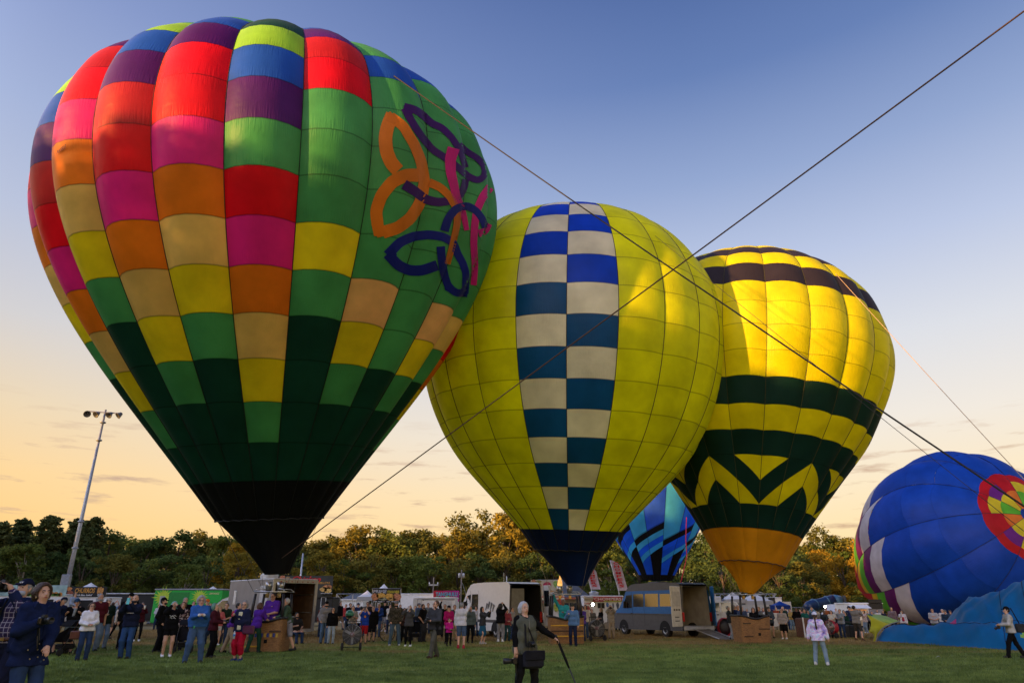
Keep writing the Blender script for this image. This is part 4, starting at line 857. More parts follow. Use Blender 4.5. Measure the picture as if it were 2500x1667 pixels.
class Field:
    def __init__(s, lo, hi, cell):
        s.lo = np.array(lo, float); s.cell = cell; n = np.ceil((np.array(hi) - s.lo) / cell).astype(int) + 1; s.n = n
        s.ax = [s.lo[i] + np.arange(n[i]) * cell for i in range(3)]; s.F = np.full(n, 9.0)
    def prim(s, kind, a, b, r0, r1, k=.03, sq=None, sub=False):
        a = np.array(a, float); b = np.array(b, float); m = max(r0, r1) * (1.0 if sq is None else max(1, max(sq))) + k + s.cell * 2.5
        lo = np.minimum(a, b) - m; hi = np.maximum(a, b) + m
        i0 = np.clip(((lo - s.lo) / s.cell).astype(int), 0, s.n); i1 = np.clip(((hi - s.lo) / s.cell).astype(int) + 2, 0, s.n)
        if (i1 <= i0).any(): return
        X = s.ax[0][i0[0]:i1[0], None, None]; Y = s.ax[1][None, i0[1]:i1[1], None]; Z = s.ax[2][None, None, i0[2]:i1[2]]
        if sq is not None: sx, sy, sz = sq
        else: sx = sy = sz = 1.0
        px, py, pz = (X - a[0]) / sx, (Y - a[1]) / sy, (Z - a[2]) / sz
        bx, by, bz = (b[0] - a[0]) / sx, (b[1] - a[1]) / sy, (b[2] - a[2]) / sz
        bb = bx * bx + by * by + bz * bz
        t = np.clip((px * bx + py * by + pz * bz) / bb, 0, 1) if bb > 1e-9 else 0.0
        d = np.sqrt((px - bx * t) ** 2 + (py - by * t) ** 2 + (pz - bz * t) ** 2) - (r0 + (r1 - r0) * t)
        if sq is not None: d = d * min(sq)
        sl = tuple(slice(i0[q], i1[q]) for q in range(3)); G_ = s.F[sl]
        if sub: s.F[sl] = np.maximum(G_, -d); return
        h = np.clip(.5 + .5 * (G_ - d) / k, 0, 1); s.F[sl] = G_ + (d - G_) * h - k * h * (1 - h)
    def mesh(s): return nets(s.F, s.lo, s.cell)
    def folds(s, amp=.006, seed=0.0, fz=1.0):
        X = s.ax[0][:, None, None]; Y = s.ax[1][None, :, None]; Z = s.ax[2][None, None, :]
        a = 6.0 * X + 4.0 * Y + seed; w_ = np.sin(38 * fz * Z + 3.2 * np.sin(9 * X + 7 * Y + 5 * Z + seed) + 10 * X) * .5 + np.sin(23 * Z - 26 * X + 18 * Y + 2.5 * np.sin(11 * Z + a)) * .5 + .5 * np.sin(61 * X + 33 * Z + 44 * Y + 3 * np.sin(17 * Z + seed))
        s.F = s.F + amp * w_
def ik(S, T, l1, l2, pole):
    S, T = np.array(S, float), np.array(T, float); d = T - S; L_ = np.linalg.norm(d); L2 = min(L_, (l1 + l2) * .995); T = S + d / L_ * L2
    a = (l1 * l1 - l2 * l2 + L2 * L2) / (2 * L2); h = math.sqrt(max(l1 * l1 - a * a, 0)); u = (T - S) / L2; p = np.array(pole, float); p = p - u * np.dot(p, u); p /= np.linalg.norm(p) + 1e-9
    return S + u * a + p * h, T
# hand targets for a 1.75 m person facing +y, x to the person's right
POSE = {'down': ((-.25, .03, .82), (.25, .03, .82)), 'phone': ((-.07, .40, 1.50), (.07, .40, 1.50)), 'phone_high': ((-.07, .30, 1.74), (.07, .30, 1.74)), 'phone_one': ((-.25, .03, .82), (.10, .40, 1.48)),
        'camera': ((-.09, .17, 1.60), (.09, .17, 1.60)), 'crossed': ((.14, .20, 1.18), (-.15, .22, 1.23)), 'pockets': ((-.21, .10, .94), (.21, .10, .94)), 'hold': ((-.06, .27, 1.08), (.07, .27, 1.08)), 'cup': ((-.24, .05, .82), (.16, .30, 1.18)),
        'raise': ((-.12, .28, 1.2), (.42, .12, 1.95)), 'lean': ((-.16, .48, 1.10), (.16, .48, 1.10)), 'forward': ((-.10, .46, 1.22), (.08, .48, 1.22)), 'chest_cam': ((-.06, .30, .98), (.10, .30, 1.26)), 'waist_cam': ((-.10, .32, 1.14), (.10, .32, 1.12)),
        'wave': ((-.24, .04, .82), (.20, .25, 1.88)), 'reach': ((-.62, .26, 1.03), (.28, .10, .74)), 'back': ((-.24, -.02, .82), (.24, -.02, .82)), 'mouth': ((-.25, .03, .82), (.05, .16, 1.5)), 'carry': ((-.1, .26, 1.2), (.1, .28, 1.24)), 'stick': ((-.24, .03, .82), (.24, .05, .82))}
def figure(pose='down', legs='stand', sex='m', bulk=1.0, cell=.024, hair='short', sleeve='long', hem=.86, bottoms='long', pitch=8, yaw=0, hat=None, turn=0, hood=False, skirt=False, fingers=False, stoop=0.0, jacket=1.0):
    """returns dict of part -> (verts, quads); metres for a 1.75 m person"""
    lo, hi = (-.95, -.62, -.03), (.95, .75, 2.12)
    f = sex == 'f'; sw = (.165 if f else .19); hw = .088
    st = np.array([0, math.sin(stoop) * .5, -(1 - math.cos(stoop)) * .5])
    def tw(p):   # bend the upper body forward about the hips
        p = np.array(p, float); z = p[2] - .95
        return np.array([p[0], p[1] * math.cos(stoop) + z * math.sin(stoop), .95 + z * math.cos(stoop) - p[1] * math.sin(stoop)]) if z > 0 else p
    HL, HR = [np.array(q, float) for q in POSE[pose]]
    SL, SR = tw((-sw, 0, 1.42)), tw((sw, 0, 1.42))
    if stoop: HL, HR = (tw(HL) if pose in ('phone', 'camera', 'phone_high', 'carry', 'waist_cam') else HL), (tw(HR) if pose in ('phone', 'camera', 'phone_high', 'carry', 'waist_cam') else HR)
    EL, HL = ik(SL, HL, .29, .27, (-.5, -.6 if pose == 'pockets' else -.15, -.8)); ER, HR = ik(SR, HR, .29, .27, (.5, -.6 if pose == 'pockets' else -.15, -.8))
    if legs == 'stand': FL, FR = (-.11, .02, .09), (.12, -.01, .09)
    elif legs == 'apart': FL, FR = (-.20, .05, .09), (.20, 0, .09)
    elif legs == 'walk': FL, FR = (-.09, .30, .09), (.09, -.30, .12)
    elif legs == 'sit': FL, FR = (-.14, .48, .09), (.14, .50, .09)
    elif legs == 'bent': FL, FR = (-.10, -.25, .09), (.12, .15, .09)
    elif legs == 'ride': FL, FR = (-.12, .32, .55), (.12, .32, .55)
    else: FL, FR = (-.11, .02, .09), (.12, -.01, .09)
    pz = .5 if legs == 'sit' else 0.0
    hipz = .92 - (.42 if legs == 'sit' else 0)
    dz = np.array([0, 0, -(.42 if legs == 'sit' else 0)])
    hL, hR = np.array([-hw, 0, hipz]), np.array([hw, 0, hipz])
    KL, FL = ik(hL, FL, .43, .42, (-.1, 1, .2)); KR, FR = ik(hR, FR, .43, .42, (.1, 1, .2))
    if legs == 'sit':
        for q in (SL, SR, EL, ER, HL, HR): q += dz
    def T(p): return tw(p) + dz
    b = bulk
    # head frame
    HS = .93; nk = T((0, .0, 1.512)); cy, sy = math.cos(R(yaw)), math.sin(R(yaw)); cp_, sp_ = math.cos(R(pitch)), math.sin(R(pitch))
    def Hd(x, y, z):   # head local: origin neck top, y forward, z up
        x, y, z = x * HS, y * HS, z * HS; y2, z2 = y * cp_ - z * sp_, y * sp_ + z * cp_
        return nk + np.array([x * cy + y2 * sy, -x * sy + y2 * cy, z2])
    def head(Fl, inf=0.0):
        Fl.prim('e', Hd(0, -.005, .14), Hd(0, -.005, .155), .094 * HS + inf, .094 * HS + inf, .02, (.86, 1, 1.05)); Fl.prim('e', Hd(0, .03, .06), Hd(0, .035, .07), .06 * HS + inf, .066 * HS + inf, .04, (.9, 1, 1))
    def torso(Fl, inf, zlo=None, k=.06):
        w1, w2, w3 = (.085, .07, .095) if f else (.105, .09, .085)
        Fl.prim('c', T((-w1, .0, 1.33)), T((w1, .0, 1.33)), .108 * b + inf, .108 * b + inf, k); Fl.prim('c', T((-w2 * b, .01 + .02 * (b - 1), 1.12)), T((w2 * b, .01 + .02 * (b - 1), 1.12)), .105 * b * b + inf, .105 * b * b + inf, k)
        Fl.prim('c', T((-w3, -.005, .95)), T((w3, -.005, .95)), .108 * b + inf, .108 * b + inf, k)
        Fl.prim('c', SL, SR, .058 + inf, .058 + inf, .05)
        if f: Fl.prim('c', T((-.07, .085, 1.27)), T((.07, .085, 1.27)), .058 * b + inf * .6, .058 * b + inf * .6, .05)
    def arm(Fl, S, E_, H_, inf, full=True, k=.03):
        Fl.prim('c', S, E_, .052 * b + inf, .043 * b + inf, k)
        if full: Fl.prim('c', E_, H_, .042 * b + inf, .03 + inf, k)
    def legp(Fl, h, K, A, inf, full=True, k=.03, flare=0.0):
        Fl.prim('c', h, K, .086 * b + inf, .058 * b + inf + flare * .5, k)
        if full: Fl.prim('c', K, A, .056 * b + inf + flare * .5, .04 + inf + flare, k)
    out = {}
    # ---- body: one continuous surface
    B = Field(lo, hi, cell); torso(B, 0)
    for S, E_, H_ in ((SL, EL, HL), (SR, ER, HR)): arm(B, S, E_, H_, 0)
    for h, K, A in ((hL, KL, FL), (hR, KR, FR)):
        legp(B, h, K, A, 0); B.prim('c', A + [0, -.03, -.05], A + [0, .13, -.06], .04, .034, .03)
    B.prim('c', T((0, 0, 1.42)), Hd(0, 0, .07), .058, .052, .05); head(B)
    B.prim('c', Hd(0, .088, .115), Hd(0, .112, .085), .010, .017, .014)         # nose
    B.prim('c', Hd(-.03, .082, .135), Hd(.03, .082, .135), .017, .017, .015)     # brow
    B.prim('c', Hd(-.02, .087, .05), Hd(.02, .087, .05), .012, .012, .012)     # lips
    for s_ in (-1, 1): B.prim('c', Hd(s_ * .083, -.01, .09), Hd(s_ * .086, -.012, .135), .014, .018, .01)   # ears
    for S, E_, H_, sd in ((SL, EL, HL, -1), (SR, ER, HR, 1)):
        d = H_ - E_; d /= np.linalg.norm(d); up = np.array([0, 0, 1.0]); side = np.cross(d, up); side /= np.linalg.norm(side) + 1e-6; nrm = np.cross(side, d)
        palm = H_ + d * .05; B.prim('c', H_, palm, .03, .036, .02)
        if fingers:
            curl = -nrm if pose not in ('phone', 'phone_high', 'camera') else nrm * -.6
            for q in range(4):
                o = side * (q - 1.5) * .021; l_ = (.075, .085, .08, .062)[q]; r_ = palm + o + d * .02; m_ = r_ + d * l_ * .5 + curl * .012; e_ = m_ + d * l_ * .38 + curl * .032
                B.prim('c', r_, m_, .0105, .0098, .006); B.prim('c', m_, e_, .0096, .0082, .006)
            tb = H_ + d * .02 - side * .03 * sd * 1.0; te = tb + d * .05 - side * .022 * sd + curl * .02; B.prim('c', tb, te, .013, .0105, .012)
        else:
            B.prim('c', palm, palm + d * .06, .032, .02, .02); B.prim('c', H_ + d * .02, H_ + d * .06 - side * .04 * sd, .014, .012, .012)
    out['body'] = B.mesh()
    # ---- clothing shells
    th = .010 + .010 * jacket
    Tp = Field(lo, hi, cell); torso(Tp, th)
    for S, E_, H_ in ((SL, EL, HL), (SR, ER, HR)):
        if sleeve != 'none':
            if sleeve == 'long': arm(Tp, S, E_, E_ + (H_ - E_) * .93, th + .004, True)
            else: arm(Tp, S, S + (E_ - S) * .82, H_, th + .010, False)
    if hood: Tp.prim('c', T((-.07, -.085, 1.45)), T((.07, -.085, 1.45)), .05, .05, .05)
    else: Tp.prim('c', T((-.05, -.02, 1.47)), T((.05, -.02, 1.47)), .035 + th, .035 + th, .03)
    hz = hem + dz[2]
    if hem < .9 and legs != 'sit' and not stoop:   # coat skirt over the hips
        Tp.prim('c', (-.09 * b, -.005, hem), (.09 * b, -.005, hem), .112 * b + th, .112 * b + th, .05)
    if not stoop: Tp.F = np.maximum(Tp.F, hz - Tp.ax[2][None, None, :])
    Tp.folds(.006, bulk * 7)
    if not stoop: Tp.F = np.maximum(Tp.F, hz - Tp.ax[2][None, None, :])
    out['top'] = Tp.mesh()
    Bt = Field(lo, hi, cell); Bt.prim('c', np.array([-.09, -.005, hipz + .04]), np.array([.09, -.005, hipz + .04]), .115 * b, .115 * b, .05); fl = .016 if bottoms == 'long' else .0
    for h, K, A in ((hL, KL, FL), (hR, KR, FR)):
        if bottoms == 'long': legp(Bt, h, K, A + [0, 0, -.03], .012, True, .03, fl)
        elif bottoms == 'tight': legp(Bt, h, K, A + [0, 0, .01], .008)
        elif bottoms == 'shorts': legp(Bt, h, h + (K - h) * .92, A, .03, False)
        elif bottoms == 'short_shorts': legp(Bt, h, h + (K - h) * .5, A, .026, False)
        elif bottoms == 'capri': legp(Bt, h, K, K + (A - K) * .62, .016, True, .03, .03)
    if skirt: Bt.prim('c', (0, 0, .8), (0, 0, .52), .15, .2, .06)
    Bt.folds(.0055, 3.0 + bulk, .8); Bt.F = np.maximum(Bt.F, Bt.ax[2][None, None, :] - ((min(1.05, hem + .07) if not stoop else 1.05) + dz[2])); out['bottoms'] = Bt.mesh()
    for A in (FL, FR):
        Sh = Field(A - np.array([.1, .16, .13]), A + np.array([.1, .26, .12]), min(cell, .02)); Sh.prim('c', A + [0, -.045, -.045], A + [0, .13, -.055], .050, .044, .03); Sh.prim('c', A + [0, -.03, -.03], A + [0, -.02, .02], .05, .048, .03)
        Sh.F = np.maximum(Sh.F, .004 - Sh.ax[2][None, None, :] + (0 if A[2] < .2 else -9)); out.setdefault('shoe', []).append(Sh.mesh())
    if hair != 'bald':
        c3 = min(cell, .018); hc = Hd(0, 0, .13); Hr = Field(hc - np.array([.26, .26, .5]), hc + np.array([.26, .26, .2]), c3)
        vol = {'short': .012, 'bob': .022, 'long': .02, 'puffy': .04, 'bun': .014, 'curly': .045, 'pony': .014, 'fringe': .01}[hair]
        Hr.prim('e', Hd(0, -.022, .152), Hd(0, -.022, .155), .094 * HS + vol, .094 * HS + vol, .02, (.9, 1, 1.02))
        if hair in ('bob', 'puffy', 'curly'):
            zl = .085 if hair == 'puffy' else .05
            for s_ in (-1, 1): Hr.prim('c', Hd(s_ * .072, -.045, .13), Hd(s_ * .074, -.05, zl), .04 + vol * .5, .03, .03)
            Hr.prim('c', Hd(-.045, -.075, .08), Hd(.045, -.075, .08), .045 + vol * .3, .045 + vol * .3, .03)
        if hair == 'long':
            for s_ in (-1, 1): Hr.prim('c', Hd(s_ * .07, -.04, .13), T((s_ * .09, .03, 1.28)), .045, .03, .04)
            Hr.prim('c', Hd(0, -.07, .1), T((0, -.1, 1.22)), .07, .045, .05)
        if hair == 'pony': Hr.prim('c', Hd(0, -.09, .14), T((.02, -.15, 1.2)), .032, .03, .03)
        if hair == 'bun': Hr.prim('c', Hd(0, -.06, .25), Hd(0, -.06, .26), .045, .045, .02)
        # keep the face clear
        Hr.prim('c', Hd(0, .105, .125), Hd(0, .11, .03), .088, .092, .02, None, True); Hr.prim('c', Hd(-.05, .08, .1), Hd(.05, .08, .1), .05, .05, .02, None, True)
        if hair in ('puffy', 'curly'):
            XX, YY, ZZ = np.meshgrid(*Hr.ax, indexing='ij'); fr = 60 if hair == 'curly' else 34; Hr.F += (.010 if hair == 'curly' else .006) * np.sin(fr * XX + 1.3) * np.sin(fr * YY) * np.sin(fr * ZZ + .4)
        out['hair'] = Hr.mesh()
    if hat:
        c3 = min(cell, .016); hc = Hd(0, 0, .2); Ht = Field(hc - .26, hc + .26, c3)
        if hat == 'cap':
            Ht.prim('e', Hd(0, -.012, .165), Hd(0, -.012, .17), .107, .107, .02, (.92, 1, .98)); Ht.prim('c', Hd(0, 0, .06), Hd(0, .02, .03), .14, .14, .01, None, True)
            Ht.prim('c', Hd(-.045, .09, .165), Hd(.045, .09, .165), .02, .02, .02); Ht.prim('c', Hd(-.035, .155, .148), Hd(.035, .155, .148), .017, .017, .04)
        else:
            Ht.prim('e', Hd(0, -.015, .16), Hd(0, -.015, .17), .108, .108, .02, (.92, 1, 1.05)); Ht.prim('c', Hd(0, .03, .05), Hd(0, .05, .03), .13, .13, .02, None, True)
        out['hat'] = Ht.mesh()
    out['_eyes'] = [Hd(-.033, .085, .118), Hd(.033, .085, .118)]; out['_hands'] = (HL, HR); out['_head'] = Hd(0, 0, .12); out['_brow'] = Hd
    out['_mouth'] = (Hd(0, .097, .05))
    out['_fwdhead'] = None
    return out
FIG = {}
def figure_meshes(key):
    """cache: alike people share mesh data and differ in size, colour and turn"""
    if key in FIG: return FIG[key]
    d = figure(**dict(key)); res = {}
    for k, g in d.items():
        if k.startswith('_'): res[k] = g; continue
        lst = g if isinstance(g, list) else [g]; ms = []
        for V, Q in lst:
            if len(V) == 0: continue
            me = bpy.data.meshes.new(k); n = len(Q); me.vertices.add(len(V)); me.vertices.foreach_set('co', V.astype(np.float32).ravel())
            me.loops.add(4 * n); me.loops.foreach_set('vertex_index', Q.astype(np.int32).ravel()); me.polygons.add(n); me.polygons.foreach_set('loop_start', np.arange(0, 4 * n, 4, dtype=np.int32))
            me.polygons.foreach_set('use_smooth', np.ones(n, dtype=bool)); me.update(calc_edges=True); me.materials.append(None); ms.append(me)
        res[k] = ms
    FIG[key] = res; return res
def cloth_m(rgb, pat=None):
    nm = 'cloth_%s_%d_%d_%d' % (pat or 'plain', rgb[0] * 999, rgb[1] * 999, rgb[2] * 999)
    if nm in MATS: return MATS[nm]
    if pat is None: return M(nm, rgb, .85, var=.22, scale=7, bump=.55, bscale=16, spec=.04)
    m, nt, N, L = nodes_of(nm); b = N['Principled BSDF']; b.inputs['Roughness'].default_value = .85; b.inputs['Specular IOR Level'].default_value = .2
    tc = N.new('ShaderNodeTexCoord')
    if pat == 'plaid':
        sep = N.new('ShaderNodeSeparateXYZ'); L.new(tc.outputs['Object'], sep.inputs[0]); fac = []
        for ax, sc_v in (('X', 16), ('Z', 16)):
            a = N.new('ShaderNodeMath'); a.operation = 'MULTIPLY'; a.inputs[1].default_value = sc_v; L.new(sep.outputs[ax], a.inputs[0])
            fr = N.new('ShaderNodeMath'); fr.operation = 'FRACT'; L.new(a.outputs[0], fr.inputs[0]); gt = N.new('ShaderNodeMath'); gt.operation = 'LESS_THAN'; gt.inputs[1].default_value = .16; L.new(fr.outputs[0], gt.inputs[0]); fac.append(gt)
        mxx = N.new('ShaderNodeMath'); mxx.operation = 'MAXIMUM'; L.new(fac[0].outputs[0], mxx.inputs[0]); L.new(fac[1].outputs[0], mxx.inputs[1])
        mx = N.new('ShaderNodeMixRGB'); mx.inputs[1].default_value = (*rgb, 1); mx.inputs[2].default_value = (.3, .27, .33, 1); L.new(mxx.outputs[0], mx.inputs[0]); L.new(mx.outputs[0], b.inputs['Base Color'])
    else:
        nz = N.new('ShaderNodeTexNoise'); nz.inputs['Scale'].default_value = {'tiedye': 7, 'camo': 8, 'floral': 16}[pat]; nz.inputs['Detail'].default_value = 3; L.new(tc.outputs['Object'], nz.inputs[0])
        cr = N.new('ShaderNodeValToRGB'); cr.color_ramp.interpolation = 'CONSTANT' if pat != 'tiedye' else 'LINEAR'
        cols = {'tiedye': [(.3, (.28, .22, .6)), (.43, (.5, .38, .68)), (.5, (.75, .6, .78)), (.57, (.45, .65, .82)), (.66, (.8, .5, .66))], 'camo': [(0, (.03, .028, .018)), (.45, (.075, .06, .04)), (.54, (.018, .02, .014)), (.6, (.11, .085, .06))], 'floral': [(0, rgb), (.52, (.25, .16, .15)), (.6, (.5, .45, .42))]}[pat]
        e = cr.color_ramp.elements; e[0].position, e[0].color = cols[0][0], (*cols[0][1], 1); e[1].position, e[1].color = cols[-1][0], (*cols[-1][1], 1)
        for p_, c_ in cols[1:-1]: q = e.new(p_); q.color = (*c_, 1)
        L.new(nz.outputs['Fac'], cr.inputs[0]); L.new(cr.outputs[0], b.inputs['Base Color'])
    MATS[nm] = m; return m
SKIN = {'p': M('skin_pale', (.56, .32, .215), .55, var=.12, scale=14), 't': M('skin_tan', (.46, .25, .16), .55, var=.12, scale=14), 'b': M('skin_brown', (.16, .08, .05), .55, var=.12, scale=14)}
HAIRC = {'brown': (.05, .025, .014), 'dark': (.012, .009, .008), 'grey': (.25, .25, .26), 'white': (.42, .42, .43), 'blond': (.32, .22, .11), 'teal': (.16, .38, .35), 'green': (.12, .25, .2), 'ginger': (.09, .04, .018), 'silver': (.36, .36, .37)}
EYEM = M('eye_dark', (.015, .01, .01), .2); LIPM = M('lips', (.35, .08, .08), .5)
PEOPLE = {}
BOTTOM_NAME = {'long': 'trousers', 'tight': 'leggings', 'shorts': 'shorts', 'short_shorts': 'shorts', 'capri': 'trousers'}
def person(key, label, x, yfeet, ytop, face=0, pose='down', top=(.1, .1, .1), bot=(.06, .09, .16), hairc='brown', skin='p', shoes=(.03, .03, .03), Y=None, topname='shirt', pat=None, hatc=None, zbase=0.0, group='people watching the balloons', beard=None, glasses=False, detail=0, tall=None, **kw):
    """x: pixel column of the body, yfeet: pixel of the feet (or Y distance), ytop: pixel of the top of the head"""
    if Y is None: g_ = G(x, yfeet); Y = g_[1]
    else: g_ = AY(x, yfeet or 1500, Y)
    p = AY(x, ytop, Y); H = p[2] - zbase if tall is None else tall
    cell = kw.pop('cell', None) or (.0135 if Y < 15 else .022 if Y < 29 else .028 if Y < 40 else .036)
    kw['cell'] = cell; kw['pose'] = pose
    if hatc is not None: kw.setdefault('hat', 'cap')
    fm = figure_meshes(tuple(sorted(kw.items()))); legs = kw.get('legs', 'stand')
    full = 1.775 + (.03 if kw.get('hair') in ('puffy', 'curly', 'bob') else 0) + (.01 if kw.get('hat') else 0) - (.42 if legs == 'sit' else 0) - (1 - math.cos(kw.get('stoop', 0))) * .8
    k = H / full
    X = AY(x, (yfeet or 1560) * .55 + ytop * .45, Y)[0]
    r = thing('person', label, 'person', (X, Y, zbase), R(180 + face) - math.atan2(X, Y), group); r.scale = (k, k, k)
    def put(nm, me, mat, par=r):
        o = bpy.data.objects.new(nm, me); link(o, par); o.material_slots[0].link = 'OBJECT'; o.material_slots[0].material = mat; return o
    bo = put('body', fm['body'][0], SKIN[skin])
    put(topname, fm['top'][0], cloth_m(top, pat))
    put('skirt' if kw.get('skirt') else BOTTOM_NAME[kw.get('bottoms', 'long')], fm['bottoms'][0], cloth_m(bot))
    for me in fm['shoe']: put('shoe', me, cloth_m(shoes))
    if 'hair' in fm: put('hair', fm['hair'][0], M('hair_' + hairc, HAIRC[hairc], .5, var=.35, scale=60, bump=.8, bscale=90))
    if 'hat' in fm: put('cap' if kw.get('hat') == 'cap' else 'hood', fm['hat'][0], cloth_m(hatc or (.02, .02, .02)))
    if Y < 42:
        for e in fm['_eyes']:
            q = MB().blob(e, (.0145, .010, .0085), 8); q.build('eye', EYEM, bo, True)
        Hd = fm['_brow']
        for s_ in (-1, 1): MB().tube([tuple(Hd(s_ * .014, .101, .139)), tuple(Hd(s_ * .034, .100, .145)), tuple(Hd(s_ * .054, .088, .139))], .0055, 5).build('eyebrow', M('brow_' + hairc, tuple(c * .6 for c in HAIRC[hairc]), .7), bo, True)
        m_ = fm['_mouth']; q = MB().blob(m_, (.024, .012, .007), 8); q.build('mouth', LIPM, bo, True)
    if beard:
        Hd = fm['_brow']; q = MB()
        for a in range(-3, 4):
            t = a / 3 * 1.15; q.blob(Hd(.072 * math.sin(t), .035 + .058 * math.cos(t), .045 - .012 * math.cos(t)), (.026, .024, .034), 8)
        q.build('beard', M('hair_' + beard, HAIRC[beard], .6), bo, True)
    if glasses:
        Hd = fm['_brow']; q = MB()
        for s_ in (-1, 1):
            ring = [tuple(Hd(s_ * .034 + .026 * math.cos(t), .106, .118 + .019 * math.sin(t))) for t in np.linspace(0, 2 * math.pi, 13)]; q.tube(ring, .0035, 5); q.tube([tuple(Hd(s_ * .06, .103, .122)), tuple(Hd(s_ * .085, 0, .125))], .003, 4)
        q.tube([tuple(Hd(-.01, .108, .12)), tuple(Hd(.01, .108, .12))], .003, 4); q.build('glasses', M('plastic_black', (.01, .01, .01), .3), bo)
    M4 = Matrix.LocRotScale(r.location, r.rotation_euler, r.scale); PEOPLE[key] = (r, fm, M4, k); return r
def hand_at(key, side=1, off=(0, 0, 0)):
    r, fm, M4, k = PEOPLE[key]; h = fm['_hands'][side]; return M4 @ Vector((h[0] + off[0], h[1] + off[1], h[2] + off[2]))
BLK = M('plastic_black', (.01, .01, .01), .3); GLASSM = M('lens_glass', (.01, .012, .02), .05, spec=.8)
def phone(key, label, side=None, off=(0, .05, .06), col=(.012, .012, .014), size=1.0, tilt=10):
    r, fm, M4, k = PEOPLE[key]
    if side is None: h = (fm['_hands'][0] + fm['_hands'][1]) / 2
    else: h = fm['_hands'][side]
    loc = M4 @ Vector((h[0] + off[0], h[1] + off[1], h[2] + off[2])); t = thing('smartphone', label, 'phone', loc, r.rotation_euler[2], 'phones held by the crowd'); t.rotation_euler[0] = R(tilt)
    s = size * k; MB().box(-.038 * s, -.006 * s, -.075 * s, .038 * s, .006 * s, .075 * s, 0, .005).build('case', M('phone_%d_%d' % (col[0] * 99, col[2] * 99), col, .3), t)
    MB().box(-.034 * s, -.0085 * s, -.069 * s, .034 * s, -.0062 * s, .069 * s).build('screen', M('phone_screen', (.02, .03, .05), .1, emit=(.3, .4, .6), estr=.25), t)
    MB().lathe([(.009 * s, .006 * s), (.009 * s, .0095 * s), (0, .0095 * s)], 8, 0, 'y', (-.02 * s, 0, .052 * s)).build('lens', GLASSM, t); return t
def camera(key, label, side=None, off=(0, .04, 0), yawd=0, pitchd=0, size=1.0):
    r, fm, M4, k = PEOPLE[key]; h = (fm['_hands'][0] + fm['_hands'][1]) / 2 if side is None else fm['_hands'][side]
    loc = M4 @ Vector((h[0] + off[0], h[1] + off[1], h[2] + off[2])); t = thing('camera', label, 'camera', loc, r.rotation_euler[2] + R(yawd), 'cameras held by the crowd'); t.rotation_euler[0] = R(pitchd)
    s = size * k; bm = MB().box(-.07 * s, -.035 * s, -.05 * s, .07 * s, .035 * s, .04 * s, 0, .012 * s); bm.prism([(-.03 * s, .038 * s), (.03 * s, .038 * s), (.02 * s, .07 * s), (-.02 * s, .07 * s)], -.03 * s, .03 * s); bm.box(-.075 * s, -.03 * s, -.045 * s, -.045 * s, .05 * s, .035 * s, 0, .01 * s)
    bm.build('camera_body', BLK, t)
    MB().lathe([(.036 * s, .03 * s), (.038 * s, .09 * s), (.042 * s, .095 * s), (.042 * s, .15 * s), (.036 * s, .15 * s), (.034 * s, .13 * s), (0, .128 * s)], 14, 0, 'y').build('lens', M('plastic_satin', (.018, .018, .018), .4), t, True)
    return t
def cup(key, label, side=1, off=(0, .05, .05), col=(.75, .73, .7), h=.16):
    loc = hand_at(key, side, off); t = thing('drink_cup', label, 'cup', loc)
    MB().lathe([(.03, -.08), (.043, h - .08), (.038, h - .08), (.03, -.05), (0, -.06)], 12).build('cup_wall', M('cup_%d' % (col[0] * 99), col, .5), t, True); MB().lathe([(.046, h - .085), (.046, h - .07), (.03, h - .06), (0, h - .06)], 12).build('lid', M('cup_lid', (.6, .6, .6), .4), t, True); return t
# ================================================================ the crowd
POSE['loose'] = ((-.34, .0, .84), (.34, .0, .84)); POSE['cam_far'] = ((-.13, .36, 1.60), (.13, .34, 1.62)); POSE['sitting'] = ((-.14, .3, 1.10), (.12, .3, 1.2)); POSE['glove'] = ((-.05, .44, 1.25), (.06, .44, 1.25)); POSE['legs_hold'] = ((-.2, .2, 1.3), (.2, .2, 1.3)); POSE['chin'] = ((-.24, .02, .85), (.16, .26, 1.32))
NAVY = (.011, .018, .055); JEAN = (.05, .085, .17); JEANL = (.17, .23, .32); JEAND = (.025, .045, .10); BLACK = (.008, .008, .009); GREY = (.14, .14, .15); LGREY = (.36, .36, .38); WHITE = (.8, .8, .82); KHAKI = (.27, .2, .13); MAROON = (.085, .014, .022); PURPLE = (.085, .025, .26)
P = person
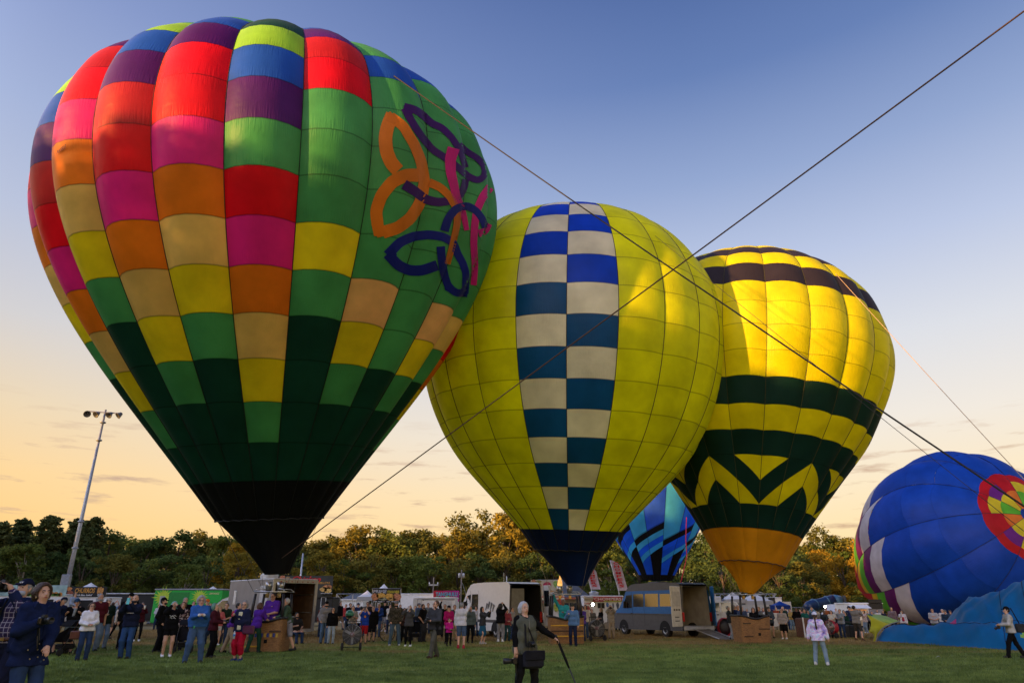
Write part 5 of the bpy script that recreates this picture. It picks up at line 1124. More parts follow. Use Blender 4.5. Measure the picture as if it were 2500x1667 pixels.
# ---- nearest
P('woman_near', 'woman in navy buttoned jacket and jeans with brown hair, nearest the camera', 96, None, 1414, 24, 'chest_cam', NAVY, JEAND, 'brown', 'p', Y=10.3, sex='f', bulk=1.12, hair='puffy', hem=.73, topname='jacket', pitch=12, fingers=True, detail=2, jacket=1.8)
camera('woman_near', 'black compact camera at the chest of the woman in the navy jacket', 1, (-.02, .05, .03), 10)
def near_trim():
    r, fm, M4, k = PEOPLE['woman_near']; br = M('button_brass', (.42, .34, .2), .35, .8)
    for (x, z, y) in ((-.02, 1.0, .16), (-.01, .93, .165), (-.14, .92, .14), (.1, .93, .15), (-.03, .84, .165), (.06, .82, .165), (-.12, .8, .15)): MB().blob((x, y, z), (.010, .006, .010), 8).build('button', br, r, True)
    MB().tube([(-.035, .135, 1.42), (-.03, .165, 1.2), (-.025, .165, 1.0), (-.025, .16, .78)], .006, 5).build('jacket_placket', cloth_m((.01, .015, .045)), r)
    MB().tube([(.1, .3, 1.24), (.06, .3, 1.05), (.02, .22, .94), (.05, .2, 1.1), (.1, .28, 1.22)], .008, 5).build('wrist_strap', BLK, r)
    co = MB(); co.prism([(-.09, 1.52), (-.02, 1.42), (-.03, 1.36), (-.13, 1.45)], .05, .12); co.prism([(.09, 1.52), (.02, 1.42), (.03, 1.36), (.13, 1.45)], .05, .12); co.build('collar', cloth_m(NAVY), r)
    MB().blob((-.087, .0, 1.575), (.008, .01, .018), 8).build('earring', br, r, True); MB().blob((.087, 0, 1.575), (.008, .01, .018), 8).build('earring', br, r, True)
near_trim()
P('man_near', 'old man in navy baseball cap and plaid shirt raising a camera to his eye', 42, None, 1407, -38, 'cam_far', (.03, .022, .07), (.014, .016, .035), 'grey', 'p', Y=11.0, bulk=1.15, hair='short', hem=.93, pat='plaid', topname='plaid_shirt', hatc=(.012, .014, .035), pitch=16, fingers=True, beard='white', detail=2, jacket=.2)
camera('man_near', 'black camera lifted by the old man in the navy cap', None, (0, .02, .03), 0, 14, 1.25)
def near_man_trim():
    r, fm, M4, k = PEOPLE['man_near']; J = Field((-.5, -.4, .6), (.5, .45, 1.62), .015)
    J.prim('c', (-.115, -.02, 1.33), (.115, -.02, 1.33), .162, .162, .06); J.prim('c', (-.115, -.01, 1.1), (.115, -.01, 1.1), .178, .178, .06); J.prim('c', (-.12, -.02, .9), (.12, -.02, .9), .175, .175, .06); J.prim('c', (-.2, 0, 1.42), (.2, 0, 1.42), .09, .09, .05)
    XX, YY, ZZ = np.meshgrid(*J.ax, indexing='ij'); op = np.maximum(abs(XX) - (.075 + .02 * (1.4 - ZZ)), .03 - YY); J.F = np.maximum(J.F, -op); J.F = np.maximum(J.F, .82 - ZZ); V, Q = J.mesh()
    mesh_obj('open_jacket', V, Q, cloth_m((.014, .02, .055)), r, True)
    sl = MB()
    for S, s_ in ((0, -1), (1, 1)):
        h = fm['_hands'][S]; sh = np.array([s_ * .19, 0, 1.42]); el, hh = ik(sh, h, .29, .27, (s_ * .5, -.15, -.8)); sl.tube([tuple(sh), tuple(el), tuple(el + (hh - el) * .85)], [.09, .075, .062], 10)
    sl.build('jacket_sleeves', cloth_m((.014, .02, .055)), r, True)
    MB().tube([(.14 * math.cos(t), .0 + .135 * math.sin(t), .985) for t in np.linspace(0, 2 * math.pi, 25)], .026, 6).build('belt', M('leather_brown', (.07, .025, .012), .4), r, True)
    MB().box(-.03, .145, .965, .03, .165, 1.005, 0, .005).build('buckle', brass, r)
    MB().tube([(.05, .16, 1.5), (.09, .18, 1.35), (.12, .17, 1.2)], .012, 5).build('camera_strap', BLK, r)
    Hd = fm['_brow']; v, f = text_geo('NY', .035, 0, .02); w_ = np.array([Hd(-a, .101 + .004, .185 + b * .9) for a, b in v[:, :2]]); mesh_obj('cap_letters', w_ + (Hd(0, 1, 0) - Hd(0, 0, 0)) * .006, f, M('print_white', (.75, .75, .75), .6), r)
near_man_trim()
P('photographer', 'grey haired woman in olive vest and black sleeves resting one hand on a monopod', 1281, None, 1461, 32, 'reach', BLACK, (.012, .012, .013), 'white', 'p', Y=13.3, sex='f', bulk=1.12, hair='bob', hem=.93, topname='black_top', pitch=10, fingers=True, legs='apart', detail=2, jacket=.2)
def photographer_trim():
    r, fm, M4, k = PEOPLE['photographer']; J = Field((-.45, -.35, .6), (.45, .4, 1.62), .014)
    J.prim('c', (-.09, 0, 1.33), (.09, 0, 1.33), .158, .158, .06); J.prim('c', (-.085, .01, 1.12), (.085, .01, 1.12), .168, .168, .06); J.prim('c', (-.1, 0, .9), (.1, 0, .9), .166, .166, .06); J.prim('c', (-.13, 0, 1.43), (.13, 0, 1.43), .072, .072, .04); J.prim('c', (-.07, .09, 1.27), (.07, .09, 1.27), .088, .088, .05)
    ZZ = J.ax[2][None, None, :]; J.F = np.maximum(J.F, .76 - ZZ); J.prim('c', (0, .0, 1.5), (0, .12, 1.5), .062, .062, .01, None, True); V, Q = J.mesh()
    vm = cloth_m((.095, .10, .075)); mesh_obj('vest', V, Q, vm, r, True)
    for s_ in (-1, 1): MB().box(s_ * .12 - .06, .13, .80, s_ * .12 + .06, .172, .93, 0, .012).build('vest_pocket', vm, r)
    MB().tube([(0, .165, 1.42), (0, .185, 1.25), (0, .178, 1.05), (0, .17, .78)], .006, 5).build('zip', M('metal_dull', (.2, .2, .2), .4, .7), r)
    MB().tube([(.09, .02, 1.5), (.1, .18, 1.3), (.1, .19, 1.1), (.09, .19, .95)], .02, 6).build('neck_strap', cloth_m((.02, .02, .022)), r)
    MB().tube([(.1, .0, 1.5), (.02, .19, 1.25), (-.1, .19, 1.0), (-.14, .14, .85)], .014, 6).build('bag_strap', cloth_m((.025, .025, .028)), r)
photographer_trim()
def photographer_props():
    r, fm, M4, k = PEOPLE['photographer']; rz = r.rotation_euler[2]
    b = thing('shoulder_bag', 'black shoulder bag hanging at the hip of the grey haired woman', 'bag', M4 @ Vector((-.04, .24, .72)), rz)
    MB().box(-.2, -.07, -.15, .2, .07, .13, 0, .04).build('pouch', cloth_m((.02, .02, .025)), b); MB().box(-.205, .05, -.02, .205, .085, .14, 0, .03).build('flap', cloth_m((.016, .016, .02)), b)
    c = thing('camera', 'black camera hanging on the strap of the grey haired woman', 'camera', M4 @ Vector((.0, .25, .98)), rz); MB().box(-.07, -.03, -.045, .07, .03, .045, 0, .012).build('camera_body', BLK, c); MB().lathe([(.035, .03), (.035, .07), (0, .07)], 12, 0, 'y').build('lens', BLK, c, True)
    h = hand_at('photographer', 1); c = thing('camera', 'black camera with long lens dangling from the hand of the grey haired woman', 'camera', h + Vector((-.02, -.04, -.17)), R(100))
    MB().box(-.07, -.04, -.05, .07, .04, .05, 0, .012).build('camera_body', BLK, c); MB().lathe([(.04, .03), (.045, .1), (.05, .11), (.05, .2), (.04, .2), (0, .19)], 14, 0, 'y').build('lens', M('plastic_satin', (.018, .018, .018), .4), c, True)
    MB().tube([(.05, -.02, -.04), (.06, -.03, -.2), (.0, -.03, -.3), (-.04, -.03, -.2), (-.04, -.02, -.04)], .008, 5).build('strap', BLK, c)
    h = hand_at('photographer', 0, (-.03, .03, .0)); e = Vector((h.x + .42, h.y - .05, 0)); t = thing('monopod', 'black monopod planted on the grass by the grey haired woman', 'monopod', e)
    d = h - e; MB().tube([(0, 0, 0), tuple(d * .5)], .013, 8).build('lower_leg', M('carbon', (.03, .03, .03), .4), t, True); MB().tube([tuple(d * .5), tuple(d * .62), tuple(d * 1.0)], [.015, .024, .022], 8).build('grip', cloth_m((.012, .012, .012)), t, True); MB().tube([tuple(d), tuple(d * 1.05)], [.028, .02], 8).build('head', BLK, t, True)
photographer_props()
# ---- left group
P('cap_cam', 'man in dark cap and navy jacket peering over the near woman, khaki shorts', 139, 1597, 1455, -60, 'camera', NAVY, KHAKI, 'grey', 'p', bottoms='shorts', hatc=(.015, .02, .05), topname='jacket')
P('father', 'man in blue cap and black shirt carrying a small child on his shoulders', 174, 1596, 1459, -10, 'legs_hold', BLACK, (.12, .15, .15), 'dark', 't', bottoms='shorts', hatc=(.02, .06, .13), sleeve='short')
r_, fm_, M4_, k_ = PEOPLE['father']; pz = (M4_ @ Vector((0, -.06, 1.4)))
P('toddler', 'small child in pale blue shirt riding on the shoulders of a man', 180, 1490, 1444, 40, 'hold', (.3, .38, .55), (.3, .33, .36), 'ginger', 'p', Y=r_.location.y + .05, zbase=pz.z - .53, legs='ride', hair='short', cell=.034)
P('white_blouse', 'woman in white denim shirt and dark jeans with glasses and folded hands', 211, 1612, 1466, 12, 'hold', (.78, .78, .84), JEAND, 'brown', 'p', sex='f', bulk=1.05, hair='bob', hem=.88, glasses=True)
phone('white_blouse', 'phone held at the waist by the woman in the white shirt', None, (0, .03, .0), tilt=70)
b = thing('handbag', 'brown leather handbag hanging beside the woman in the white shirt', 'bag', PEOPLE['white_blouse'][0].location + Vector((-.35, .05, .72))); MB().box(-.16, -.05, -.14, .16, .05, .1, 0, .03).build('pouch', M('leather_tan', (.11, .035, .018), .45), b); MB().tube([(-.1, 0, .1), (.05, 0, .42), (.2, .0, .62)], .012, 5).build('strap', M('leather_tan'), b, True)
P('maroon_man', 'grey haired man in maroon shirt and pale jeans behind the woman in white', 233, 1590, 1447, 20, 'down', MAROON, JEANL, 'grey', 't', sleeve='short', beard='grey')
P('polo_man', 'man in pale cap and dark green polo holding a white cup', 255, 1584, 1457, 25, 'cup', (.015, .03, .022), JEANL, 'dark', 'p', sleeve='short', hatc=(.4, .36, .32))
cup('polo_man', 'white paper cup in the hand of the man in the dark polo')
P('arms_up', 'person in blue shirt and shorts holding a phone overhead near the churros stall', 269, 1553, 1468, 150, 'phone_high', (.12, .22, .38), (.05, .05, .07), 'brown', 'p', bottoms='shorts', sleeve='short')
P('cream_walker', 'woman in cream top and black leggings walking behind the bald man', 287, 1560, 1474, 60, 'down', (.5, .45, .38), BLACK, 'brown', 'p', sex='f', legs='walk', bottoms='tight', hair='bob')
P('bald_man', 'bald bearded man in navy hoodie and jeans aiming a turquoise phone', 316, 1608, 1449, -22, 'phone', (.014, .018, .04), (.03, .07, .17), 'dark', 'p', bulk=1.06, hair='bald', beard='dark', hood=True, topname='hoodie')
phone('bald_man', 'turquoise cased phone aimed by the bald man', None, (0, .06, .07), (.1, .5, .55), 1.2)
text_parent = PEOPLE['bald_man'][0]; text_obj('JUMPMORE', .2, .025, (0, .152, 1.24), M('print_white'), text_parent, 'chest_print', rz=math.pi)
P('cap_behind', 'person in black cap half hidden behind the bald man', 308, 1585, 1445, 10, 'down', BLACK, BLACK, 'dark', 'p', hatc=BLACK)
P('maroon_hoodie', 'woman in maroon hoodie and black leggings with white shoes near the black trailer', 340, 1565, 1469, 5, 'phone', (.06, .012, .02), BLACK, 'brown', 'p', sex='f', bottoms='tight', hair='bun', hood=True, shoes=WHITE, topname='hoodie')
phone('maroon_hoodie', 'dark phone held by the woman in the maroon hoodie', 1, (0, .05, .06)); cup('maroon_hoodie', 'white cup held by the woman in the maroon hoodie', 0, (0, .04, .02))
P('pyjamas', 'person in pale blue outfit standing far back by the green trailer', 365, 1523, 1472, 60, 'raise', (.42, .52, .66), (.42, .5, .64), 'dark', 't', sex='f')
P('black_hood_man', 'bearded man in black hoodie and black cap in profile', 391, 1592, 1456, 70, 'pockets', BLACK, BLACK, 'dark', 'p', hood=True, beard='dark', hatc=BLACK, topname='hoodie')
P('teal_hair', 'woman with turquoise hair in black hoodie and shorts, hands at her face', 415, 1604, 1465, 5, 'camera', BLACK, BLACK, 'teal', 'p', sex='f', bulk=1.1, bottoms='short_shorts', hair='long', hem=.84, shoes=WHITE, topname='hoodie', pitch=14)
pr = PEOPLE['teal_hair'][0]
for i, (x0, z0, x1, z1) in enumerate(((-.1, 1.27, -.02, 1.3), (0, 1.3, .06, 1.25), (.07, 1.27, .11, 1.3), (-.09, 1.2, .0, 1.22), (.02, 1.2, .09, 1.23), (-.05, 1.24, .03, 1.27))): MB().tube([(x0, .165, z0), ((x0 + x1) / 2, .172, (z0 + z1) / 2 + .015), (x1, .165, z1)], .008, 5).build('chest_print', M('print_white'), pr)
P('floral_woman', 'brown haired woman in dark floral top behind the black hoodies', 439, 1588, 1465, -5, 'down', (.03, .02, .03), BLACK, 'ginger', 'p', sex='f', hair='bob', pat='floral')
P('dark_man', 'man in dark jacket at the back in front of the lemonade trailer', 444, 1578, 1456, 15, 'down', BLACK, JEAND, 'grey', 'p', bulk=1.1)
P('blue_sweater', 'woman with curly grey hair in blue sweater stretching out white gloved hands', 480, 1618, 1450, 8, 'glove', (.035, .11, .34), (.055, .10, .19), 'silver', 'p', sex='f', bulk=1.28, hair='curly', hem=.93, glasses=True, legs='apart', topname='sweater')
r_ = PEOPLE['blue_sweater'][0]; fm_ = PEOPLE['blue_sweater'][1]
for h in fm_['_hands']:
    q = MB()
    q.blob((h[0], h[1] + .03, h[2]), (.05, .06, .045), 10)
    for a in range(4): q.blob((h[0] - .03 + .02 * a, h[1] + .085, h[2] - .012), (.013, .035, .016), 7)
    q.blob((h[0] + (.045 if h[0] < 0 else -.045), h[1] + .04, h[2] + .02), (.016, .03, .016), 7); q.build('work_glove', M('glove_white', (.6, .58, .54), .8), r_, True)
MB().tube([(.1, .155, .99), (.1, .165, .92), (.12, .165, .9), (.12, .16, .97)], .008, 5).build('lanyard', M('lanyard_green', (.05, .4, .1), .5), r_)
P('plaid_maroon', 'person with green hair in maroon jacket aiming a camera sideways', 519, 1605, 1467, 72, 'waist_cam', (.06, .012, .018), BLACK, 'green', 'p', sex='f', bulk=1.05, hair='bob', pitch=18, topname='jacket')
camera('plaid_maroon', 'small camera in the hands of the green haired person')
P('orange_cap', 'man in orange and white cap by the white truck cab', 499, 1572, 1460, 20, 'down', (.03, .08, .22), JEAND, 'dark', 'p', hatc=(.6, .16, .03))
P('pink_girl', 'girl in coral jacket and white shorts in front of the silver trailer', 531, 1575, 1478, 30, 'waist_cam', (.55, .14, .15), (.5, .5, .55), 'blond', 'p', sex='f', bottoms='short_shorts', hair='long', shoes=WHITE)
P('green_tee', 'smiling woman in dark green shirt beside the girl in coral', 547, 1574, 1470, -5, 'hold', (.016, .03, .02), JEAND, 'brown', 'p', sex='f', hair='bun', sleeve='short')
P('grey_coat', 'small child in long grey hooded coat', 547, 1571, 1500, 10, 'down', (.16, .16, .18), (.05, .05, .07), 'brown', 'p', hat='hood', hatc=(.16, .16, .18), hem=.6, hair='bald')
P('red_trousers', 'old woman in navy cardigan and red cropped trousers looking at her phone', 588, 1614, 1461, -35, 'chin', (.016, .02, .05), (.36, .01, .03), 'grey', 'p', sex='f', bulk=1.2, hair='bob', bottoms='capri', hem=.84, glasses=True, topname='cardigan', shoes=(.03, .05, .16), yaw=-20, pitch=2)
phone('red_trousers', 'red phone in the hand of the woman in red trousers', 1, (0, .05, .05), (.4, .02, .04))
r_ = PEOPLE['red_trousers'][0]; MB().box(-.075, .135, .9, .06, .168, 1.42, 0, .02).build('cream_blouse', cloth_m((.55, .52, .34)), r_)
b = thing('handbag', 'plum handbag at the hip of the woman in red trousers', 'bag', r_.location + Vector((.27, -.16, .86))); MB().box(-.17, -.05, -.12, .17, .05, .12, 0, .03).build('pouch', M('leather_plum', (.075, .012, .045), .4), b); MB().tube([(-.12, 0, .12), (-.14, .05, .35), (-.1, .12, .6)], .012, 5).build('strap', M('leather_plum'), b, True)
b = thing('water_bottle', 'clear water bottle with blue label hanging before the woman in red trousers', 'bottle', r_.location + Vector((-.1, -.24, .72))); MB().lathe([(.03, -.1), (.033, .05), (.012, .09), (.012, .11), (0, .11)], 10).build('bottle_wall', M('bottle_clear', (.5, .6, .68), .15), b, True); MB().lathe([(.035, -.03), (.035, .03)], 10).build('bottle_label', M('label_blue', (.03, .2, .5), .5), b, True)
P('crew_khaki', 'crew man in purple shirt and khaki trousers bracing beside the rainbow balloon basket', 563, 1594, 1470, 75, 'lean', PURPLE, KHAKI, 'dark', 'p', stoop=.35, legs='bent', sleeve='short', shoes=(.012, .012, .012))
P('crew_purple_woman', 'woman in purple shirt and green trousers leaning on the wicker basket, back turned', 624, 1594, 1467, 140, 'lean', (.075, .02, .24), (.015, .045, .025), 'ginger', 'p', sex='f', stoop=.22, hair='bob', legs='bent', sleeve='short')
P('pilot_purple', 'balloon pilot in purple shirt standing inside the rainbow balloon basket', 662, None, 1444, -35, 'hold', PURPLE, JEAND, 'dark', 't', Y=26.6, zbase=.07, bulk=1.12, sleeve='short', glasses=True, pitch=-8)
text_obj('AERO', .07, .03, (-.08, .155, 1.32), M('print_gold', (.5, .35, .06), .6), PEOPLE['pilot_purple'][0], 'chest_print', rz=math.pi)
MB().box(-.02, .15, 1.0, .05, .16, 1.12).build('badge', M('print_white'), PEOPLE['pilot_purple'][0])
P('crew_green', 'white haired crew man in green pullover and grey shorts leaning on the basket', 703, 1590, 1458, -75, 'lean', (.05, .085, .055), (.22, .22, .26), 'white', 'p', stoop=.3, legs='bent', bottoms='shorts')
for me in (): pass
P('sitting_man', 'bearded man in dark printed shirt sitting on the open trailer edge', 722, 1571, 1494, 25, 'sitting', (.025, .025, .028), JEAND, 'dark', 't', legs='sit', sleeve='short', beard='dark')
# ---- middle group
P('grey_jacket', 'bearded man in black cap and light grey jacket with blue jeans', 793, 1571, 1466, 8, 'pockets', (.27, .27, .29), (.09, .15, .25), 'dark', 'p', hatc=BLACK, beard='dark', topname='jacket')
P('black_jacket', 'smiling woman in black jacket and pale jeans beside the man in light grey', 810, 1572, 1479, 2, 'down', BLACK, (.3, .37, .45), 'dark', 'p', sex='f', hair='bob', glasses=True, topname='jacket')
P('red_hair', 'woman with reddish hair partly hidden behind the trailer edge', 786, 1556, 1475, 0, 'down', (.2, .06, .05), JEAND, 'ginger', 'p', sex='f', hair='long')
P('shorts_walker', 'man in black top and tan shorts walking towards the white hut', 829, 1539, 1467, 60, 'down', BLACK, (.24, .15, .09), 'brown', 'p', legs='walk', bottoms='shorts')
P('black_far', 'person in black standing before the small white hut', 853, 1548, 1470, 20, 'hold', BLACK, BLACK, 'dark', 'p')
P('stroller_mum', 'woman in floral top behind the big inflation fan, hands at her chin', 859, 1566, 1477, 0, 'carry', (.2, .22, .2), JEAND, 'brown', 'p', sex='f', hair='bun', sleeve='short', pat='floral')
P('navy_tee', 'man in navy shirt and cap far behind by the fence', 872, 1543, 1470, 0, 'hold', (.02, .03, .09), JEAND, 'dark', 'p', sleeve='short', hatc=NAVY)
P('white_tee', 'person in white shirt turned away behind the boy in blue', 880, 1560, 1478, 160, 'down', WHITE, BLACK, 'dark', 't', sleeve='short')
P('blue_boy', 'boy in bright blue shirt and red shorts lifting a phone to his eyes', 889, 1572, 1478, -5, 'camera', (.02, .06, .38), (.32, .015, .02), 'dark', 'p', bottoms='shorts', sleeve='short')
phone('blue_boy', 'phone lifted by the boy in the blue shirt', None, (0, .06, .05)); MB().blob((-.02, .15, 1.27), (.055, .012, .06), 10).build('chest_print', M('print_orange', (.65, .22, .03), .7), PEOPLE['blue_boy'][0], True)
P('lit_man', 'man with warm lit face under the steak and cheese sign', 895, 1552, 1467, 10, 'down', (.03, .03, .035), JEAND, 'ginger', 't', glasses=True)
P('black_boy', 'teenage boy in black shirt and black shorts beside the bicycle', 909, 1567, 1477, -5, 'back', BLACK, BLACK, 'dark', 'p', bottoms='shorts', hem=.8)
P('blue_scarf', 'woman in blue jacket with pale hat and golden scarf', 923, 1556, 1470, -10, 'hold', (.02, .05, .2), JEAN, 'white', 't', sex='f', hair='short', hatc=(.5, .47, .44), hat='hood', topname='jacket')
MB().tube([(-.06, .11, 1.45), (0, .17, 1.3), (.05, .18, 1.15)], .03, 6).build('scarf', cloth_m((.55, .25, .04)), PEOPLE['blue_scarf'][0], True)
P('black_tee', 'big man in black cap and black shirt with grey shorts', 938, 1542, 1466, -15, 'down', BLACK, (.17, .17, .19), 'dark', 'p', bulk=1.2, bottoms='shorts', sleeve='short', hatc=BLACK, shoes=WHITE)
P('camo', 'bearded man in camouflage jacket, grey cap and jeans, hands in pockets', 965, 1576, 1465, 3, 'pockets', (.05, .045, .03), (.07, .11, .15), 'dark', 'p', pat='camo', hatc=(.2, .2, .21), beard='dark', legs='apart', topname='jacket', shoes=(.4, .4, .42), jacket=1.8)
P('brown_coat', 'woman in brown coat half hidden behind the grey sweater', 986, 1568, 1481, 20, 'hold', (.05, .025, .02), BLACK, 'dark', 'p', sex='f', hair='bob', glasses=True)
P('grey_phone', 'woman in charcoal sweater and black trousers photographing upward, white shoes', 998, 1578, 1476, -12, 'camera', (.07, .07, .075), BLACK, 'blond', 'p', sex='f', bottoms='tight', hair='bun', pitch=20, shoes=WHITE)
phone('grey_phone', 'pale phone held up by the woman in the charcoal sweater', None, (0, .07, .06), (.4, .38, .42))
P('black_profile', 'man in black shirt and dark trousers standing in profile by the cargo trailer', 1032, 1567, 1472, 60, 'pockets', BLACK, (.03, .03, .035), 'dark', 't', sleeve='short', bulk=1.08, beard='dark')
P('cap_back', 'man in grey cap behind the walking photographer', 1022, 1550, 1470, 40, 'down', (.07, .11, .2), JEAND, 'dark', 'p', hatc=(.2, .21, .24))
P('grey_back', 'young man in grey shirt at the back by the cargo trailer', 1044, 1548, 1470, 0, 'down', (.14, .16, .17), JEAND, 'dark', 'p')
P('walk_photographer', 'photographer in dark grey sweater striding over the grass with a camera', 1061, 1608, 1463, -38, 'waist_cam', (.05, .052, .06), (.075, .075, .06), 'ginger', 'p', bulk=1.05, legs='walk', glasses=True, shoes=(.04, .02, .015), yaw=20)
camera('walk_photographer', 'black camera in the hands of the striding photographer', None, (0, .05, .02), 0, -10, 1.2)
r_ = PEOPLE['walk_photographer'][0]; b = thing('messenger_bag', 'black bag slung at the side of the striding photographer', 'bag', r_.location + Vector((.14, -.05, .88)), r_.rotation_euler[2]); MB().box(-.06, -.15, -.2, .06, .15, .2, 0, .03).build('pouch', cloth_m((.014, .014, .015)), b); MB().tube([(-.03, 0, .2), (.02, .05, .45), (.12, .1, .62)], .018, 5).build('strap', cloth_m((.012, .012, .013)), b, True)
P('waver', 'person in black lifting a pointing hand by the white trailer', 1085, 1556, 1473, 0, 'wave', BLACK, BLACK, 'dark', 'p')
P('magenta', 'woman in magenta jacket and dark cap with long fair hair', 1095, 1572, 1476, 15, 'hold', (.36, .012, .11), BLACK, 'blond', 'p', sex='f', hair='long', bottoms='tight', hatc=(.02, .02, .03), topname='jacket')
P('pink_child', 'child in bright pink jacket and black trousers holding a camera', 1096, 1577, 1508, 25, 'hold', (.55, .02, .25), BLACK, 'brown', 'p', bottoms='tight', hair='short', topname='jacket'); camera('pink_child', 'little black camera in the hands of the child in pink', None, (0, .03, -.03), 0, -20, .9)
P('khaki_man', 'man in dark checked shirt and khaki shorts beside the man in white', 1109, 1565, 1474, 10, 'down', (.05, .05, .06), KHAKI, 'brown', 'p', bottoms='shorts', sleeve='short')
P('white_arm', 'grey haired man in white pullover and blue shorts raising one arm, back turned', 1126, 1583, 1468, 170, 'wave', (.6, .6, .66), (.07, .11, .2), 'grey', 'p', bottoms='shorts', shoes=(.35, .03, .05))
P('cardigan', 'woman in black cardigan over grey top filming with her phone beside the van front', 1148, 1570, 1478, 10, 'phone_one', (.1, .13, .13), BLACK, 'dark', 't', sex='f', bulk=1.12, hair='bun', bottoms='tight'); phone('cardigan', 'glowing phone of the woman in the black cardigan', 1, (0, .05, .06))
P('skirt_woman', 'woman in charcoal sweater and blue knee skirt holding a phone before the white van', 1178, 1572, 1479, 62, 'phone', (.045, .047, .055), (.02, .09, .17), 'dark', 'p', sex='f', hair='long', bottoms='short_shorts', skirt=True, shoes=(.45, .43, .42)); phone('skirt_woman', 'black phone of the woman in the blue skirt', None, (0, .06, .06))
P('curly_back', 'woman with big dark curls in black top and grey sweatpants, back turned', 1222, 1567, 1471, 165, 'phone_high', BLACK, (.24, .24, .26), 'dark', 't', sex='f', bulk=1.12, hair='curly', shoes=WHITE)
P('varsity', 'person in maroon and white jacket behind the grey haired woman', 1238, 1565, 1482, 20, 'hold', (.3, .06, .08), (.02, .06, .07), 'brown', 'p', sex='f', hair='bob', topname='jacket')
P('grey_kid', 'person in light grey top behind the olive vest', 1251, 1562, 1481, 60, 'down', (.3, .3, .32), JEAND, 'brown', 'p')
# ---- second balloon
P('white_pants', 'distant woman in navy top and white trousers by the snack trailer', 1337, 1521, 1484, 0, 'down', (.03, .04, .1), WHITE, 'blond', 'p', sex='f', hair='long')
P('yellow_kid', 'distant child in dark yellow top beside the white van door', 1325, 1524, 1486, 10, 'down', (.3, .2, .04), JEAND, 'dark', 'p')
P('pilot_teal', 'pilot in turquoise shirt and dark jacket inside the checked balloon basket', 1376, None, 1460, -20, 'raise', (.03, .27, .28), BLACK, 'grey', 'b', Y=32.0, zbase=.07, topname='shirt')
P('blue_hoodie', 'man in cap and pale blue hoodie standing in front of the checked balloon basket', 1399, 1578, 1472, -8, 'chin', (.09, .18, .34), (.014, .02, .045), 'brown', 'p', hatc=(.05, .05, .035), hood=True, topname='hoodie')
P('purple_coat', 'woman in violet jacket at the corner of the checked balloon basket', 1422, 1565, 1478, -30, 'hold', (.09, .05, .3), JEAND, 'brown', 'p', sex='f', hair='bun', topname='jacket')
P('white_jacket', 'dark haired woman in white jacket and jeans beside the round fan', 1430, 1558, 1475, -20, 'down', (.55, .52, .5), JEAN, 'dark', 'p', sex='f', hair='long')
P('grey_hood_fan', 'person in grey hoodie behind the round fan under the bright lamp', 1446, 1556, 1484, 20, 'down', (.16, .16, .18), JEAND, 'brown', 'p', hood=True)
P('blond_black', 'woman with long fair hair in black shirt beside the fan', 1468, 1556, 1482, -70, 'hold', BLACK, BLACK, 'blond', 'p', sex='f', hair='long', sleeve='short')
P('blue_far', 'distant person in pale blue coat before the red lettered trailer', 1480, 1527, 1475, 60, 'down', (.25, .38, .5), (.05, .06, .08), 'dark', 'b', hair='bob')
P('vest_photographer', 'photographer in beige vest and khaki trousers with camera at his eye', 1492, 1559, 1475, 3, 'camera', (.3, .27, .23), (.28, .23, .18), 'dark', 'p', hem=.82, topname='vest'); camera('vest_photographer', 'camera at the eye of the man in the beige vest')
P('white_cap_far', 'man in white shirt and cap by the serving window', 1507, 1538, 1477, 20, 'down', (.55, .55, .58), JEAND, 'dark', 't', sleeve='short', hatc=(.12, .12, .13)); P('far_dark', 'dark clad man at the serving window', 1514, 1534, 1478, 120, 'down', (.03, .04, .05), BLACK, 'dark', 't')
# ---- third balloon and the right
P('pickup_phone', 'person in black behind the bonnet of the white pickup', 1749, 1540, 1477, 60, 'camera', BLACK, BLACK, 'dark', 'p')
P('vest_man', 'grey haired man in navy vest and jeans holding the amber balloon basket', 1798, 1563, 1475, 115, 'lean', NAVY, (.045, .085, .16), 'grey', 'p', sleeve='long', topname='vest')
P('grey_legs', 'person in dark top and grey trousers hidden behind the man in the navy vest', 1782, 1561, 1477, 100, 'down', (.03, .035, .04), (.3, .31, .33), 'grey', 'p')
P('basket_man', 'grey haired man in navy jacket behind the amber balloon basket', 1806, None, 1475, 20, 'down', NAVY, BLACK, 'grey', 'p', Y=35.0)
P('basket_old', 'white haired man in blue shirt next to the burner pole', 1815, None, 1477, -10, 'hold', (.06, .09, .2), BLACK, 'white', 'p', Y=34.6)
P('basket_woman', 'dark haired woman in black hoodie inside the amber balloon basket', 1843, None, 1481, -5, 'hold', BLACK, BLACK, 'dark', 't', Y=33.1, zbase=.07, sex='f', hair='long')
P('grey_woman', 'woman in grey hoodie beside the amber balloon basket', 1856, 1554, 1479, -25, 'down', (.2, .21, .23), JEAND, 'blond', 'p', sex='f', hair='long', hood=True)
P('red_far', 'woman with brown hair among the far onlookers by the stage', 1866, 1534, 1482, 10, 'down', (.12, .03, .03), JEAND, 'brown', 'p', sex='f', hair='long'); P('denim_far', 'woman in denim jacket among the far onlookers by the stage', 1826, 1532, 1484, 0, 'down', (.06, .09, .16), JEAND, 'blond', 'p', sex='f', hair='bob')
P('navy_shorts', 'woman in slate jacket and black shorts holding a camera, bare legs', 1881, 1557, 1479, 15, 'hold', (.055, .075, .10), BLACK, 'dark', 'p', sex='f', bulk=1.1, bottoms='short_shorts', hatc=(.12, .12, .1), hem=.82, topname='jacket')
